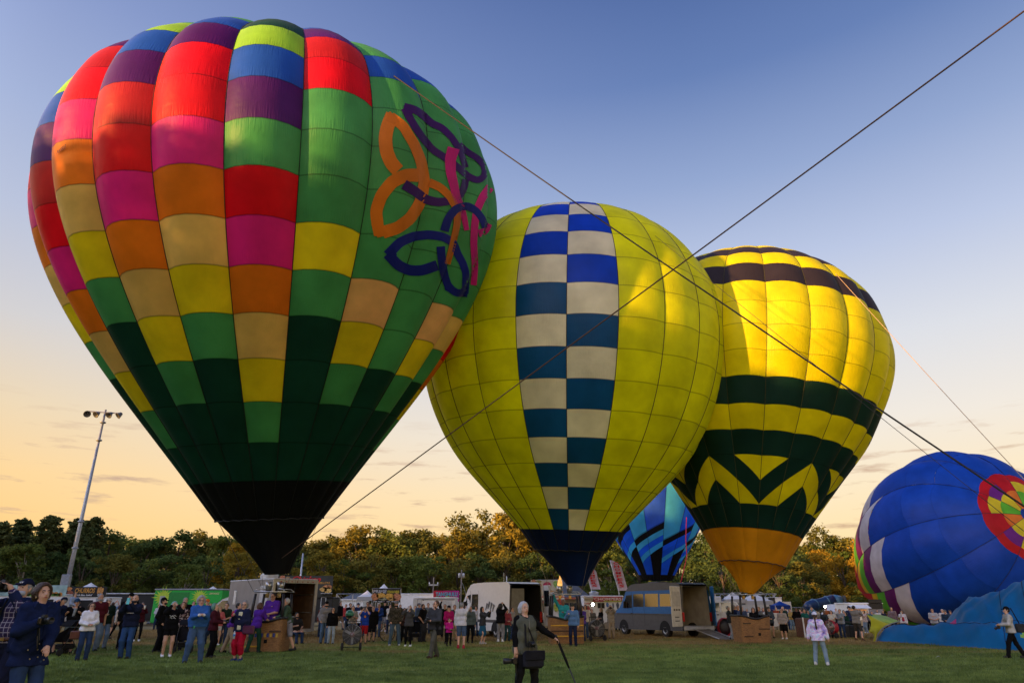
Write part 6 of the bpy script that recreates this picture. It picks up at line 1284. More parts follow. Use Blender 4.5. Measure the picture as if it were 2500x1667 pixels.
P('red_jacket', 'man in red brown jacket and tan trousers further back', 1898, 1536, 1481, 10, 'down', (.28, .06, .03), KHAKI, 'grey', 'p'); P('navy_pair', 'man in navy shirt beside the blue canopy', 1888, 1530, 1479, -20, 'down', (.03, .05, .15), KHAKI, 'grey', 'p')
P('grey_hoodie', 'young man in light grey hoodie and black shorts, hand in pocket', 1912, 1560, 1484, -12, 'pockets', (.34, .32, .33), BLACK, 'brown', 'p', bottoms='shorts', hood=True, shoes=WHITE, topname='hoodie'); P('old_behind', 'old man in green shirt behind the young man in grey', 1915, 1545, 1479, 0, 'down', (.02, .045, .04), BLACK, 'white', 'p')
P('yellow_top', 'woman in mustard top and wide jeans holding papers', 1932, 1538, 1484, 40, 'hold', (.38, .27, .1), (.14, .21, .3), 'ginger', 'p', sex='f', hair='bob')
P('black_kid', 'young man in black hoodie and long dark shorts', 1948, 1550, 1481, 25, 'pockets', BLACK, (.018, .02, .035), 'dark', 'b', hood=True, bottoms='shorts', topname='hoodie')
P('teal_cardigan', 'woman in teal cardigan over grey top', 1968, 1556, 1485, 35, 'down', (.018, .12, .11), JEAND, 'brown', 'p', sex='f', bulk=1.15, hair='bun'); P('dark_lad', 'dark haired lad behind the woman in teal', 1977, 1549, 1488, 20, 'down', (.03, .06, .12), JEAND, 'dark', 't')
P('blond_filming', 'fair haired person in pale denim raising hands behind the tie dye girl', 1986, 1545, 1480, 0, 'camera', (.15, .26, .32), JEAND, 'blond', 'p', sex='f', hair='bob')
P('tie_dye', 'girl in pastel tie dye hoodie and white cap walking away over the grass', 1998, 1624, 1491, 172, 'loose', (.5, .4, .6), (.2, .28, .36), 'brown', 'p', sex='f', hair='pony', hem=.80, pat='tiedye', hood=True, hatc=(.55, .55, .68), shoes=(.6, .58, .58), jacket=2.2, topname='hoodie', legs='apart')
P('dark_lean', 'man in dark patterned shirt leaning over a basket', 2017, 1556, 1489, 0, 'hold', (.04, .05, .06), JEAND, 'dark', 'b', stoop=.2)
P('white_sweater', 'long haired woman in white sweater with folded arms', 2034, 1558, 1488, -5, 'crossed', (.55, .53, .48), BLACK, 'dark', 'p', sex='f', hair='long')
P('grey_sweater', 'woman in grey sweater and jeans with folded arms', 2055, 1558, 1485, -15, 'crossed', (.23, .25, .28), JEAND, 'dark', 'p', sex='f', hair='short')
P('green_bend', 'woman in dark green top and grey trousers bending sideways', 2072, 1555, 1492, -60, 'down', (.014, .04, .032), (.3, .32, .36), 'dark', 'p', sex='f', hair='bob', stoop=.15)
P('black_grey', 'tall man in black and grey top and dark shorts aiming a phone, back turned', 2092, 1564, 1476, 150, 'phone', (.2, .19, .18), (.045, .042, .04), 'dark', 'p', bottoms='shorts', shoes=(.08, .04, .03), legs='apart')
P('navy_cap_r', 'person in navy cap beside the tall man in grey', 2078, 1550, 1478, 30, 'down', (.02, .03, .09), BLACK, 'dark', 'p', hatc=NAVY)
P('pale_floral', 'woman in pale floral shirt and jeans near the yellow skirt of cloth', 2113, 1545, 1488, -40, 'phone', (.5, .4, .4), JEANL, 'dark', 'p', sex='f', hair='bob', pat='floral', shoes=WHITE)
P('red_top_far', 'person in red top behind the green scalloped cloth', 2132, 1540, 1491, 0, 'down', (.4, .02, .02), BLACK, 'ginger', 't'); P('white_collar', 'bearded man in white shirt behind the green scalloped cloth', 2146, 1540, 1487, 5, 'down', (.5, .5, .5), BLACK, 'dark', 'p', beard='dark'); P('dark_far_r', 'dark haired person at the edge of the lying blue balloon', 2160, 1538, 1489, 20, 'down', (.03, .03, .05), BLACK, 'dark', 't')
P('lamp_onlooker', 'onlooker in rust top beside the bright lamp near the slide', 2020, 1532, 1482, 0, 'down', (.25, .08, .03), BLACK, 'dark', 't'); P('lamp_onlooker2', 'onlooker in white top under the slide', 2044, 1532, 1484, 0, 'down', (.4, .4, .4), BLACK, 'brown', 'p')
P('plaid_brown', 'tall man in brown plaid shirt before the lying blue balloon', 2182, 1548, 1480, -8, 'down', (.1, .05, .06), BLACK, 'dark', 't', pat='plaid')
P('white_red', 'woman in white jacket over red shirt raising her phone', 2207, 1552, 1488, 8, 'phone_one', (.6, .55, .56), BLACK, 'dark', 't', sex='f', hair='long'); phone('white_red', 'white phone raised by the woman in the white jacket', 1, (0, .05, .06), (.5, .5, .5)); MB().box(-.07, .12, 1.0, .07, .16, 1.3, 0, .03).build('red_shirt', cloth_m((.4, .02, .05)), PEOPLE['white_red'][0])
P('grey_tee', 'man in light grey printed shirt before the purple band of the balloon', 2283, 1556, 1484, 6, 'hold', (.38, .37, .39), (.05, .09, .05), 'dark', 't', sleeve='short', bulk=1.1); text_obj('TEXAS', .2, .05, (0, .172, 1.28), M('print_orange'), PEOPLE['grey_tee'][0], 'chest_print', rz=math.pi)
P('white_hair_r', 'white haired person in white top beside the folded sky blue cloth', 2307, 1552, 1485, 0, 'down', (.55, .53, .56), BLACK, 'white', 'p'); P('navy_phone_r', 'man in grey cap and navy sweater looking at his hands', 2314, 1556, 1487, -8, 'hold', (.025, .045, .08), BLACK, 'dark', 't', hatc=(.13, .13, .13)); P('cap_r', 'man in dark cap beside the swelling sky blue cloth', 2326, 1550, 1487, 20, 'down', (.1, .1, .13), BLACK, 'dark', 't', hatc=(.05, .05, .06))
P('walker_right', 'man in black cap and grey two tone shirt walking along the sky blue cloth', 2470, 1608, 1478, -72, 'waist_cam', (.37, .37, .36), BLACK, 'dark', 'p', legs='walk', hatc=BLACK, shoes=(.03, .03, .03)); camera('walker_right', 'small camera carried low by the man walking along the blue cloth', None, (0, .03, -.08), 0, -20)
r_ = PEOPLE['walker_right'][0]; b = thing('shoulder_bag', 'dark grey bag on the back of the man walking along the blue cloth', 'bag', r_.location + Vector((.26, -.1, .88)), r_.rotation_euler[2]); MB().box(-.06, -.13, -.13, .06, .13, .13, 0, .03).build('pouch', cloth_m((.03, .032, .036)), b); MB().tube([(0, .0, .12), (-.05, .1, .4), (-.05, .16, .58)], .016, 5).build('strap', cloth_m((.015, .015, .016)), b, True)

# ---- onlookers further back between the stalls, reusing the figures above
for (x, yf, yt, fc, ps, tp, bt, hc, sx, lab) in (
        (330, 1538, 1470, 10, 'down', (.3, .1, .05), JEAND, 'dark', 'm', 'far onlooker in rust shirt before the black trailer'), (384, 1536, 1473, -10, 'hold', (.5, .5, .52), JEAND, 'brown', 'f', 'far onlooker in pale top at the corner of the green trailer'),
        (466, 1560, 1466, 5, 'down', (.05, .1, .06), BLACK, 'dark', 'm', 'onlooker in bottle green between the hoodies and the blue sweater'), (508, 1552, 1470, 0, 'down', (.4, .4, .42), JEAND, 'blond', 'f', 'onlooker in light grey behind the green haired person'),
        (842, 1536, 1473, -20, 'down', (.4, .05, .05), JEAND, 'dark', 'm', 'far onlooker in red shirt by the white hut'), (902, 1540, 1472, 15, 'phone', (.3, .3, .34), JEAND, 'brown', 'm', 'far onlooker in grey raising a phone under the sandwich sign'),
        (951, 1548, 1472, 0, 'crossed', (.6, .58, .55), JEAND, 'dark', 'f', 'onlooker in cream with folded arms behind the camouflage jacket'), (976, 1545, 1474, 20, 'down', (.05, .08, .2), BLACK, 'brown', 'm', 'onlooker in blue behind the camouflage jacket'),
        (1012, 1546, 1476, -15, 'down', (.35, .28, .1), JEAND, 'blond', 'f', 'onlooker in mustard beside the dark pushchair'), (1074, 1548, 1474, 0, 'down', (.03, .2, .2), BLACK, 'dark', 'f', 'onlooker in teal behind the striding photographer'),
        (1137, 1552, 1476, 10, 'hold', (.25, .05, .05), JEAND, 'dark', 'm', 'onlooker in brick red behind the raised arm'), (1162, 1553, 1477, -10, 'down', (.45, .45, .5), JEAND, 'brown', 'f', 'onlooker in pale grey at the nose of the white van'),
        (1873, 1540, 1483, 0, 'down', (.4, .38, .36), JEAND, 'blond', 'f', 'onlooker in beige behind the slate jacket'), (1922, 1537, 1484, 10, 'down', (.05, .05, .3), JEAND, 'dark', 'm', 'onlooker in blue between the grey hoodie and the mustard top'),
        (1957, 1540, 1484, -8, 'crossed', (.45, .2, .2), JEAND, 'brown', 'f', 'onlooker in salmon with folded arms by the wire fence'), (2064, 1545, 1487, 5, 'down', (.2, .25, .4), JEAND, 'dark', 'f', 'onlooker in denim between grey sweater and dark green top'), (2122, 1540, 1490, 0, 'down', (.1, .1, .12), BLACK, 'dark', 'm', 'onlooker in charcoal beside the lime scalloped cloth')):
    P('far_%d' % x, lab, x, yf, yt, fc, ps, tp, bt, hc, 'p', sex=sx, hair='bob' if sx == 'f' else 'short')
# ================================================================ vehicles and trailers
def clip(poly, z, keep_above):
    out = []
    for i in range(len(poly)):
        a, b = poly[i], poly[(i + 1) % len(poly)]; ia = (a[1] >= z) == keep_above; ib = (b[1] >= z) == keep_above
        if ia: out.append(a)
        if ia != ib and abs(b[1] - a[1]) > 1e-9: t = (z - a[1]) / (b[1] - a[1]); out.append((a[0] + (b[0] - a[0]) * t, z))
    return out
def shell(poly, W, bands, inset=.06, z_in=1.15, skip_rear=None, thick=0):
    """body of a vehicle: side outline (x, z) from y=0 to y=-W, split in horizontal colour bands; skip_rear: x left open"""
    mb = MB()
    def yi(z): return -max(0, z - z_in) * inset
    for m, (z0, z1) in enumerate(bands):
        p = clip(clip(poly, z0, True), z1, False)
        if len(p) < 3: continue
        n = len(p); v = [(x, yi(z), z) for x, z in p] + [(x, -W - yi(z), z) for x, z in p]; f = [tuple(range(n)), tuple(range(2 * n - 1, n - 1, -1))]
        for i in range(n):
            a, b = p[i], p[(i + 1) % n]
            if abs(a[1] - b[1]) < 1e-6 and (abs(a[1] - z0) < 1e-6 or abs(a[1] - z1) < 1e-6) and not (abs(a[1] - max(q[1] for q in poly)) < 1e-6 or abs(a[1] - min(q[1] for q in poly)) < 1e-6): continue
            if skip_rear is not None and a[0] < skip_rear and b[0] < skip_rear: continue
            f.append((i, i + n, (i + 1) % n + n, (i + 1) % n))
        mb.add(v, f, m)
    return mb
TYRE = M('tyre', (.015, .015, .016), .85, bump=.4, bscale=60); RIM = M('rim_grey', (.3, .3, .31), .35, .8); PANE = M('vehicle_glass', (.02, .026, .032), .06, spec=.9); LAMPR = M('tail_red', (.35, .015, .01), .25); LAMPW = M('lamp_white', (.7, .68, .62), .2); PLAST = M('bumper_grey', (.06, .06, .065), .6); ALU = M('aluminium', (.45, .45, .46), .4, .7, var=.15); PLY = M('plywood_dark', (.14, .08, .04), .7, var=.35, scale=3)
def wheel(parent, x, y, r=.34, w=.24, side=1):
    mb = MB().lathe([(r * .6, -w / 2), (r * .94, -w / 2), (r, -w * .3), (r, w * .3), (r * .94, w / 2), (r * .6, w / 2)], 24, 0, 'y', (x, y, r)); o = mb.build('wheel', TYRE, parent, True, sharp=40)
    q = MB().lathe([(0, -.02), (r * .2, -.03), (r * .26, .0), (r * .5, .035), (r * .62, .02), (r * .64, -.05)], 20, 0, 'y', (x, y + side * w * .42, r))
    for k in range(6): a = k * math.pi / 3; q.blob((x + r * .4 * math.cos(a), y + side * (w * .42 + .03), r + r * .4 * math.sin(a)), (r * .07, .012, r * .07), 6)
    q.build('rim', RIM, o, True, sharp=40)
def arch(parent, x, r, W, near=.006):
    mb = MB(); pts = [(x + r * math.cos(t), .33 + r * math.sin(t)) for t in np.linspace(0, math.pi, 15)]
    mb.prism(pts, near, near - .02); mb.build('wheel_arch', M('arch_black', (.01, .01, .011), .9), parent)
def pane(parent, pts, y=0.004, name='window', inset=.06, z_in=1.15):
    v = [(a, -max(0, b - z_in) * inset + y, b) for a, b in pts]; v2 = [(a, c - .02, b) for a, c, b in v]; n = len(v)
    f = [tuple(range(n))] + [(i, i + n, (i + 1) % n + n, (i + 1) % n) for i in range(n)]
    return mesh_obj(name, v + v2, f, PANE, parent)
def heading(h): return math.atan2(h[1], h[0])
VAN = [(-1.52, .42), (-1.5, 1.2), (-1.45, 2.45), (-1.35, 2.58), (-1.1, 2.66), (1.5, 2.7), (2.9, 2.68), (3.3, 2.6), (3.62, 2.36), (4.18, 1.62), (4.38, 1.42), (4.86, 1.22), (4.98, .98), (5.02, .55), (4.95, .34), (4.4, .3), (-1.4, .34)]
def white_van():
    g = G(1209, 1557); h = np.array([-.47, .883]); r = thing('cargo_van', 'white high roof van with rear doors open and black side skirts', 'van', (g[0], g[1], 0), heading(h))
    wm = M('paint_white', (.66, .65, .64), .28, var=.06); W = 1.96
    shell(VAN, W, [(.3, .72), (.72, .86), (.86, 2.8)], skip_rear=-1.2).build('body', [wm, PLAST, wm], r, False)
    arch(r, 0, .47, W); arch(r, 3.95, .47, W)
    for x in (0, 3.95): wheel(r, x, -.14, .345); wheel(r, x, -W + .14, .345, side=-1)
    pane(r, [(2.15, 1.34), (3.0, 1.34), (3.0, 2.12), (2.2, 2.12)]); pane(r, [(3.14, 1.36), (4.02, 1.38), (3.6, 2.06), (3.14, 2.12)])
    ws = MB().quad((3.58, -.12, 2.38), (4.19, -.03, 1.6), (4.19, -W + .03, 1.6), (3.58, -W + .12, 2.38)); ws.T = None
    o = ws.build('windscreen', PANE, r); o.location = (.012, 0, .012)
    li = MB(); b = (-1.48, -W + .08, .56, 2.8, -.08, 2.5)
    li.add([(b[0], b[1], b[2]), (b[3], b[1], b[2]), (b[3], b[4], b[2]), (b[0], b[4], b[2]), (b[0], b[1] + .08, b[5]), (b[3], b[1] + .08, b[5]), (b[3], b[4] - .08, b[5]), (b[0], b[4] - .08, b[5])], [(0, 1, 2, 3), (4, 7, 6, 5), (0, 4, 5, 1), (1, 5, 6, 2), (2, 6, 7, 3)])
    li.build('cargo_lining', M('lining_dark', (.025, .025, .028), .8), r)
    MB().box(-1.4, -.92, .6, -1.35, -.1, 2.35).build('grey_partition', M('panel_grey', (.2, .2, .2), .6), r)
    d = MB(); d.T = Matrix.Translation((-1.5, -W + .02, 0)) @ Matrix.Rotation(R(-172), 4, 'Z'); d.box(0, -.03, .55, .04, .0, 2.5)
    dd = MB(); dd.T = Matrix.Translation((-1.52, -W, 0)) @ Matrix.Rotation(R(172), 4, 'Z'); dd.box(0.02, 0, .58, .9, .05, 2.5, 0, .02); do = dd.build('rear_door', wm, r)
    d2 = MB(); d2.T = dd.T; d2.box(.15, .05, 1.5, .78, .056, 2.25); d2.box(.15, -.006, 1.5, .78, 0, 2.25); d2.build('door_window', PANE, do)
    bp = MB().box(-1.64, -W + .05, .36, -1.5, -.05, .56, 0, .03); bp.build('rear_bumper', PLAST, r)
    MB().box(-1.53, -.2, .75, -1.49, -.06, 1.25, 0, .015).build('tail_lamp', LAMPR, r); MB().box(-1.53, -W + .06, .75, -1.49, -W + .2, 1.25, 0, .015).build('tail_lamp', LAMPR, r)
    MB().box(3.5, .02, 1.35, 3.62, .2, 1.75, 0, .03).build('mirror', BLK, r); MB().box(3.05, .0, 1.0, 3.2, .025, 1.05, 0, .01).build('door_handle', BLK, r)
    for x in (2.08, 3.08): MB().box(x, -.002, .5, x + .012, .004, 2.3).build('panel_gap', M('gap', (.12, .12, .12), .8), r)
    for i, (x, z) in enumerate(((.9, 1.62), (.62, 1.7), (.35, 1.64), (.1, 1.56))): q = MB(); q.prism([(x, z), (x + .22, z - .32), (x + .3, z - .3), (x + .12, z + .06)], .008, -.002); q.build('feather_print', M('print_grey', (.13, .13, .14), .6), r)
    MB().tube([(1.0, -1, 2.68), (1.0, -1, 3.2)], .015, 6).build('aerial', LAMPW, r)
    return r
white_van()
def blue_van():
    a = G(1625.5, 1555); c = G(1519, 1548); h = (c - a)[:2]; h /= np.linalg.norm(h); r = thing('passenger_van', 'blue and grey van with rear doors open and a loading ramp', 'van', (a[0], a[1], 0), heading(h))
    bl = M('paint_blue', (.012, .12, .34), .5, var=.15, spec=.25); gr = M('paint_grey', (.085, .085, .092), .55, var=.15, spec=.25); W = 1.92
    shell(VAN, W, [(.3, 1.12), (1.12, 2.3), (2.3, 2.8)], skip_rear=-1.2).build('body', [gr, bl, gr], r)
    arch(r, 0, .48, W); arch(r, 3.95, .48, W)
    for x in (0, 3.95): wheel(r, x, -.13, .35); wheel(r, x, -W + .13, .35, side=-1)
    for pts in ([(-1.2, 1.5), (.35, 1.5), (.35, 2.12), (-1.15, 2.12)], [(.5, 1.48), (1.75, 1.48), (1.75, 2.14), (.5, 2.14)], [(1.9, 1.48), (2.9, 1.48), (2.9, 2.14), (1.9, 2.14)], [(3.05, 1.42), (4.0, 1.42), (3.62, 2.08), (3.05, 2.12)]): pane(r, pts)
    o = MB().quad((3.58, -.12, 2.38), (4.19, -.03, 1.6), (4.19, -W + .03, 1.6), (3.58, -W + .12, 2.38)).build('windscreen', PANE, r); o.location = (.012, 0, .012)
    li = MB(); b = (-1.48, -W + .1, .56, 2.6, -.1, 2.5); li.add([(b[0], b[1], b[2]), (b[3], b[1], b[2]), (b[3], b[4], b[2]), (b[0], b[4], b[2]), (b[0], b[1] + .1, b[5]), (b[3], b[1] + .1, b[5]), (b[3], b[4] - .1, b[5]), (b[0], b[4] - .1, b[5])], [(0, 1, 2, 3), (4, 7, 6, 5), (0, 4, 5, 1), (1, 5, 6, 2), (2, 6, 7, 3)])
    li.build('cargo_lining', M('lining_cream', (.38, .35, .29), .7, var=.25, scale=2), r)
    cream = M('door_cream', (.55, .53, .47), .5)
    d = MB(); d.T = Matrix.Translation((-1.52, .0, 0)) @ Matrix.Rotation(R(112), 4, 'Z'); d.box(.02, -.03, .55, .95, .03, 2.46, 0, .025); do = d.build('rear_door', cream, r)
    e = MB(); e.T = d.T
    for (x0, x1, z0, z1) in ((.12, .85, 1.5, 2.2),): e.box(x0, .03, z0, x1, .04, z1)
    e.build('door_panel', M('panel_ivory', (.45, .43, .38), .6), do)
    e = MB(); e.T = d.T
    for (x0, x1, z0, z1) in ((.2, .34, 1.3, 1.38), (.42, .56, 1.3, 1.38), (.64, .78, 1.3, 1.38), (.3, .7, .8, .84), (.3, .7, .98, 1.02)): e.box(x0, .03, z0, x1, .036, z1)
    e.build('door_slots', BLK, do)
    d = MB(); d.T = Matrix.Translation((-1.52, -W, 0)) @ Matrix.Rotation(R(152), 4, 'Z'); d.box(.02, -.03, .58, .85, .03, 2.46, 0, .025); d.build('rear_door', bl, r)
    MB().box(-1.66, -W + .04, .36, -1.5, -.04, .58, 0, .03).build('rear_bumper', ALU, r)
    MB().box(-1.54, -.17, .78, -1.49, -.03, 1.22, 0, .015).build('tail_lamp', LAMPR, r); MB().box(-1.54, -W + .03, .78, -1.49, -W + .17, 1.22, 0, .015).build('tail_lamp', LAMPR, r)
    MB().box(3.5, .02, 1.4, 3.62, .2, 1.78, 0, .03).build('mirror', BLK, r); MB().box(4.86, -.5, .85, 4.99, -.1, 1.15, 0, .03).build('headlight', LAMPW, r)
    for x in (1.82, 2.97): MB().box(x, -.002, .5, x + .012, .004, 2.25).build('panel_gap', M('gap_dark', (.02, .02, .02), .8), r)
    MB().box(3.0, 0, 1.12, 3.14, .03, 1.17, 0, .01).build('door_handle', BLK, r); MB().box(-1.4, -.006, 1.08, 4.7, .012, 1.14, 0, .004).build('trim_strip', PLAST, r)
    MB().box(1.2, -1.3, 2.69, 2.2, -.6, 2.78, 0, .04).build('roof_vent', gr, r); MB().tube([(-1.15, -.9, 2.66), (-1.3, -.9, 2.8), (-1.4, -.9, 2.76)], .02, 6).build('roof_hook', LAMPW, r)
    # ramp: built in the world, resting on bumper and grass
    base = r.location; q = thing('loading_ramp', 'grey slatted ramp leading down from the blue van to the grass', 'ramp', (base.x, base.y, 0), r.rotation_euler[2])
    MB().add([(-1.7, -.55, .42), (-1.7, -1.4, .42), (-3.7, -1.3, .03), (-3.7, -.45, .03), (-1.7, -.55, .37), (-1.7, -1.4, .37), (-3.7, -1.3, .0), (-3.7, -.45, .0)], [(0, 3, 2, 1), (4, 5, 6, 7), (0, 1, 5, 4), (1, 2, 6, 5), (2, 3, 7, 6), (3, 0, 4, 7)]).build('deck', M('ramp_wood', (.16, .14, .12), .8, var=.4, scale=3), q)
    for yy in (-.5, -1.4): MB().tube([(-1.7, yy - .03, .44), (-3.7, yy + .07, .05)], .025, 6).build('side_rail', ALU, q)
blue_van()
def pickup():
    g = G(1721, 1545); h = np.array([-.60, .80]); rz = heading(h)
    g = G(1722, 1546); h = np.array([-.78, -.62]); r = thing('pickup_truck', 'white pickup truck parked between the blue van and the amber balloon basket', 'truck', (g[0], g[1], 0), math.atan2(.35, -.94))
    wm = M('paint_white2', (.62, .63, .65), .3, var=.06); W = 1.78
    out = [(-4.3, .55), (-4.3, 1.12), (-2.25, 1.14), (-2.1, 1.2), (-1.9, 1.72), (-1.7, 1.78), (-.45, 1.78), (-.25, 1.72), (.25, 1.18), (1.0, 1.08), (1.15, .9), (1.15, .5), (.9, .42), (-4.0, .42)]
    sh = shell(out, W, [(.4, 1.9)], .14, 1.1); sh.v = [(x, -W - y if False else y, z) for x, y, z in sh.v]; sh.build('body', [wm], r)
    arch(r, 0.35, .42, W, .006); arch(r, -3.0, .42, W, .006)
    for x in (.35, -3.0): wheel(r, x, -.12, .34, .22); wheel(r, x, -W + .12, .34, .22, side=-1)
    pane(r, [(-.95, 1.2), (.1, 1.2), (-.3, 1.66), (-.95, 1.7)], .004, 'window', .14, 1.1); pane(r, [(-1.85, 1.2), (-1.05, 1.2), (-1.05, 1.7), (-1.72, 1.7)], .004, 'window', .14, 1.1)
    o = MB().quad((-.27, -.12, 1.73), (.25, -.06, 1.19), (.25, -W + .06, 1.19), (-.27, -W + .12, 1.73)).build('windscreen', PANE, r); o.location = (.01, 0, .01)
    MB().box(-.1, .0, 1.15, .02, .16, 1.32, 0, .03).build('mirror', BLK, r); MB().box(1.1, -.5, .75, 1.17, -.08, .95, 0, .02).build('headlight', LAMPW, r); MB().box(1.08, -W, .45, 1.22, 0, .62, 0, .03).build('front_bumper', ALU, r)
    MB().box(-.9, 0, 1.02, -.76, .02, 1.06, 0, .006).build('door_handle', BLK, r); MB().blob((-1.4, .01, .95), (.09, .006, .12), 8).build('door_badge', M('badge_yellow', (.6, .4, .04), .5), r)
    for x in (-1.0, -1.95, .12): MB().box(x, -.002, .5, x + .012, .004, 1.15).build('panel_gap', M('gap'), r)
pickup()
def silver_trailer():
    g = G(652, 1559); h = np.array([-.70, .714]); r = thing('enclosed_trailer', 'silver enclosed trailer standing open behind the rainbow balloon basket', 'trailer', (g[0], g[1], 0), heading(h))
    W, L_, z0, z1 = 2.45, 5.2, .42, 2.78; wall = M('trailer_skin', (.26, .27, .285), .42, .35, var=.16, scale=1.3)
    mb = MB(); mb.box(0, -.06, z0, L_, 0, z1); mb.box(0, -W, z0, L_, -W + .06, z1); mb.box(0, -W, z0 - .1, L_, 0, z0); mb.box(L_ - .06, -W + .06, z0, L_, -.06, z1); mb.build('walls', wall, r)
    MB().box(-.02, -W - .02, z1, L_, .02, z1 + .06, 0, .02).build('roof', M('trailer_roof', (.6, .6, .6), .45), r)
    fr = MB(); fr.box(-.05, -.1, z0 - .12, .03, .03, z1); fr.box(-.05, -W - .03, z0 - .12, .03, -W + .12, z1); fr.box(-.05, -W + .12, z1 - .16, .03, -.1, z1 - .002); fr.box(-.05, -W + .12, z0 - .14, .03, -.1, z0 - .01); fr.build('door_frame', ALU, r)
    li = MB(); li.box(.05, -.075, z0 + .01, L_ - .07, -.062, z1 - .02); li.box(.05, -W + .062, z0 + .01, L_ - .07, -W + .075, z1 - .02); li.box(L_ - .09, -W + .08, z0 + .01, L_ - .07, -.08, z1 - .02); li.box(.05, -W + .08, z0 + .005, L_ - .1, -.08, z0 + .02); li.build('plywood_lining', PLY, r)
    MB().box(.5, -.005, 1.15, 1.4, .012, 2.5, 0, .006).build('side_door', M('door_white', (.52, .52, .53), .4), r)
    for z in (1.25, 2.35): MB().tube([(.2, -W + .1, z * .8 + .2), (4.6, -W + .1, z * .8 + .2)], .03, 6).build('load_rail', ALU, r)
    MB().box(2.6, -1.55, z1 + .06, 3.5, -.85, z1 + .42, 0, .09).build('air_conditioner', M('plastic_ivory', (.55, .53, .48), .5), r)
    MB().box(-.056, -W + .55, z0 - .12, -.05, -W + .95, z0 - .03).build('number_plate', M('plate_pink', (.5, .36, .38), .5), r)
    for k in range(7): MB().box(-.075, -W + .25 + .3 * k, z1 - .11, -.05, -W + .31 + .3 * k, z1 - .07).build('marker_lamp', LAMPR, r)
    for x in (2.2, 3.1): wheel(r, x, .04, .33, .2); wheel(r, x, -W - .04, .33, .2, side=-1)
    MB().box(4.2, -.005, 1.6, 4.5, .03, 2.3, 0, .01).build('side_lamp', LAMPW, r)
    b = thing('waste_bin', 'black wheeled bin inside the silver trailer', 'bin', (r.matrix_basis @ Vector((2.2, -W + .6, z0 + .03))), heading(h))
    MB().prism([(-.24, 0), (.24, 0), (.29, .95), (-.29, .95)], -.27, .27).build('bin_tub', M('bin_black', (.012, .014, .014), .5), b); MB().box(-.31, -.29, .95, .31, .29, 1.02, 0, .02).build('bin_lid', M('bin_lid', (.02, .05, .04), .5), b)
silver_trailer()
# ================================================================ food stalls, tents, signs, poles behind the crowd
WH = M('stall_white', (.78, .78, .79), .5, var=.1); BKM = M('stall_black', (.012, .012, .013), .5); TENT = FAB('tent_cloth', (.85, .85, .88), .35); DARKW = M('serving_dark', (.012, .012, .014), .5)
def at_px(x0, y0, x1, y1, Y):
    a = AY((x0 + x1) / 2, (y0 + y1) / 2, Y); l = AY(x0, (y0 + y1) / 2, Y)[0]; r_ = AY(x1, (y0 + y1) / 2, Y)[0]; zt = ZAT(y0, Y); zb = ZAT(y1, Y); return l, r_, zb, zt
def sign(parent, ox, x0, y0, x1, y1, Y, mat, name='sign_board', d=.06):
    l, r_, zb, zt = at_px(x0, y0, x1, y1, Y); return MB().box(l - ox, -d, zb, r_ - ox, 0, zt, 0, .01).build(name, mat, parent), (l - ox, r_ - ox, zb, zt)
def letters(parent, ox, txt, x0, y0, x1, y1, Y, mat, dy=-.075, **k):
    l, r_, zb, zt = at_px(x0, y0, x1, y1, Y); return text_obj(txt, r_ - l, zt - zb, ((l + r_) / 2 - ox, dy, (zb + zt) / 2), mat, parent, **k)
def food(parent, ox, spots, Y, dy=-.072):
    """printed pictures of dishes: round prints"""
    for (x, y, rx, ry, col) in spots:
        c = AY(x, y, Y); k = (c[1]) / F * 1.06; q = MB(); pts = [(c[0] - ox + rx * k * math.cos(t) * (1 + .12 * math.sin(3 * t + x)), c[2] + ry * k * math.sin(t) * (1 + .1 * math.sin(5 * t + y))) for t in np.linspace(0, 2 * math.pi, 15)[:-1]]
        q.prism(pts, dy, dy + .01); q.build('picture_print', M('print_%d_%d_%d' % (col[0] * 99, col[1] * 99, col[2] * 99), col, .6, var=.6, scale=12), parent)
def trailer_box(name, label, cat, x0, x1, y0, Y, depth, mat, ybot=None, roof=None, skirt=True, group=None):
    l, r_, zb, zt = at_px(x0, y0, x1, y0 + 30, Y); c = (l + r_) / 2; t = thing(name, label, cat, (c, Y, 0), 0, group); w_ = (r_ - l) / 2
    MB().box(-w_, 0, .4, w_, depth, zt, 0, .05).build('body', mat, t)
    MB().box(-w_ - .03, -.03, zt, w_ + .03, depth + .03, zt + .1, 0, .03).build('roof', roof or WH, t)
    for x in (-w_ * .25, w_ * .1):
        wheel(t, x, .12, .33, .2, side=-1)
    MB().box(-w_ * .98, .05, .3, w_ * .98, depth - .05, .4).build('chassis', PLAST, t); MB().tube([(w_, depth / 2, .45), (w_ + 1.0, depth / 2, .45)], .05, 6).build('tow_bar', PLAST, t)
    return t, c, w_, zt
# -- left: concession trailer with garden print awning
t, c, w_, zt = trailer_box('food_trailer', 'white food trailer with pale printed awning of orange flowers behind the near couple', 'food trailer', -30, 158, 1453, 57, 2.4, WH)
o, q = sign(t, c, -20, 1428, 163, 1454, 57, M('print_meadow', (.35, .52, .5), .6, var=.5, scale=1.2), 'printed_awning'); food(t, c, [(60 + 11 * i, 1448 + (i % 3), 5, 4, (.6, .25, .05)) for i in range(9)] + [(66 + 11 * i, 1451, 6, 3, (.15, .35, .06)) for i in range(8)], 57)
MB().box(-w_ * .9, -.03, 1.1, w_ * .7, -.005, 2.0).build('serving_hatch', DARKW, t); MB().box(-w_ * .9, -.4, 1.0, w_ * .7, 0, 1.06).build('counter', ALU, t)
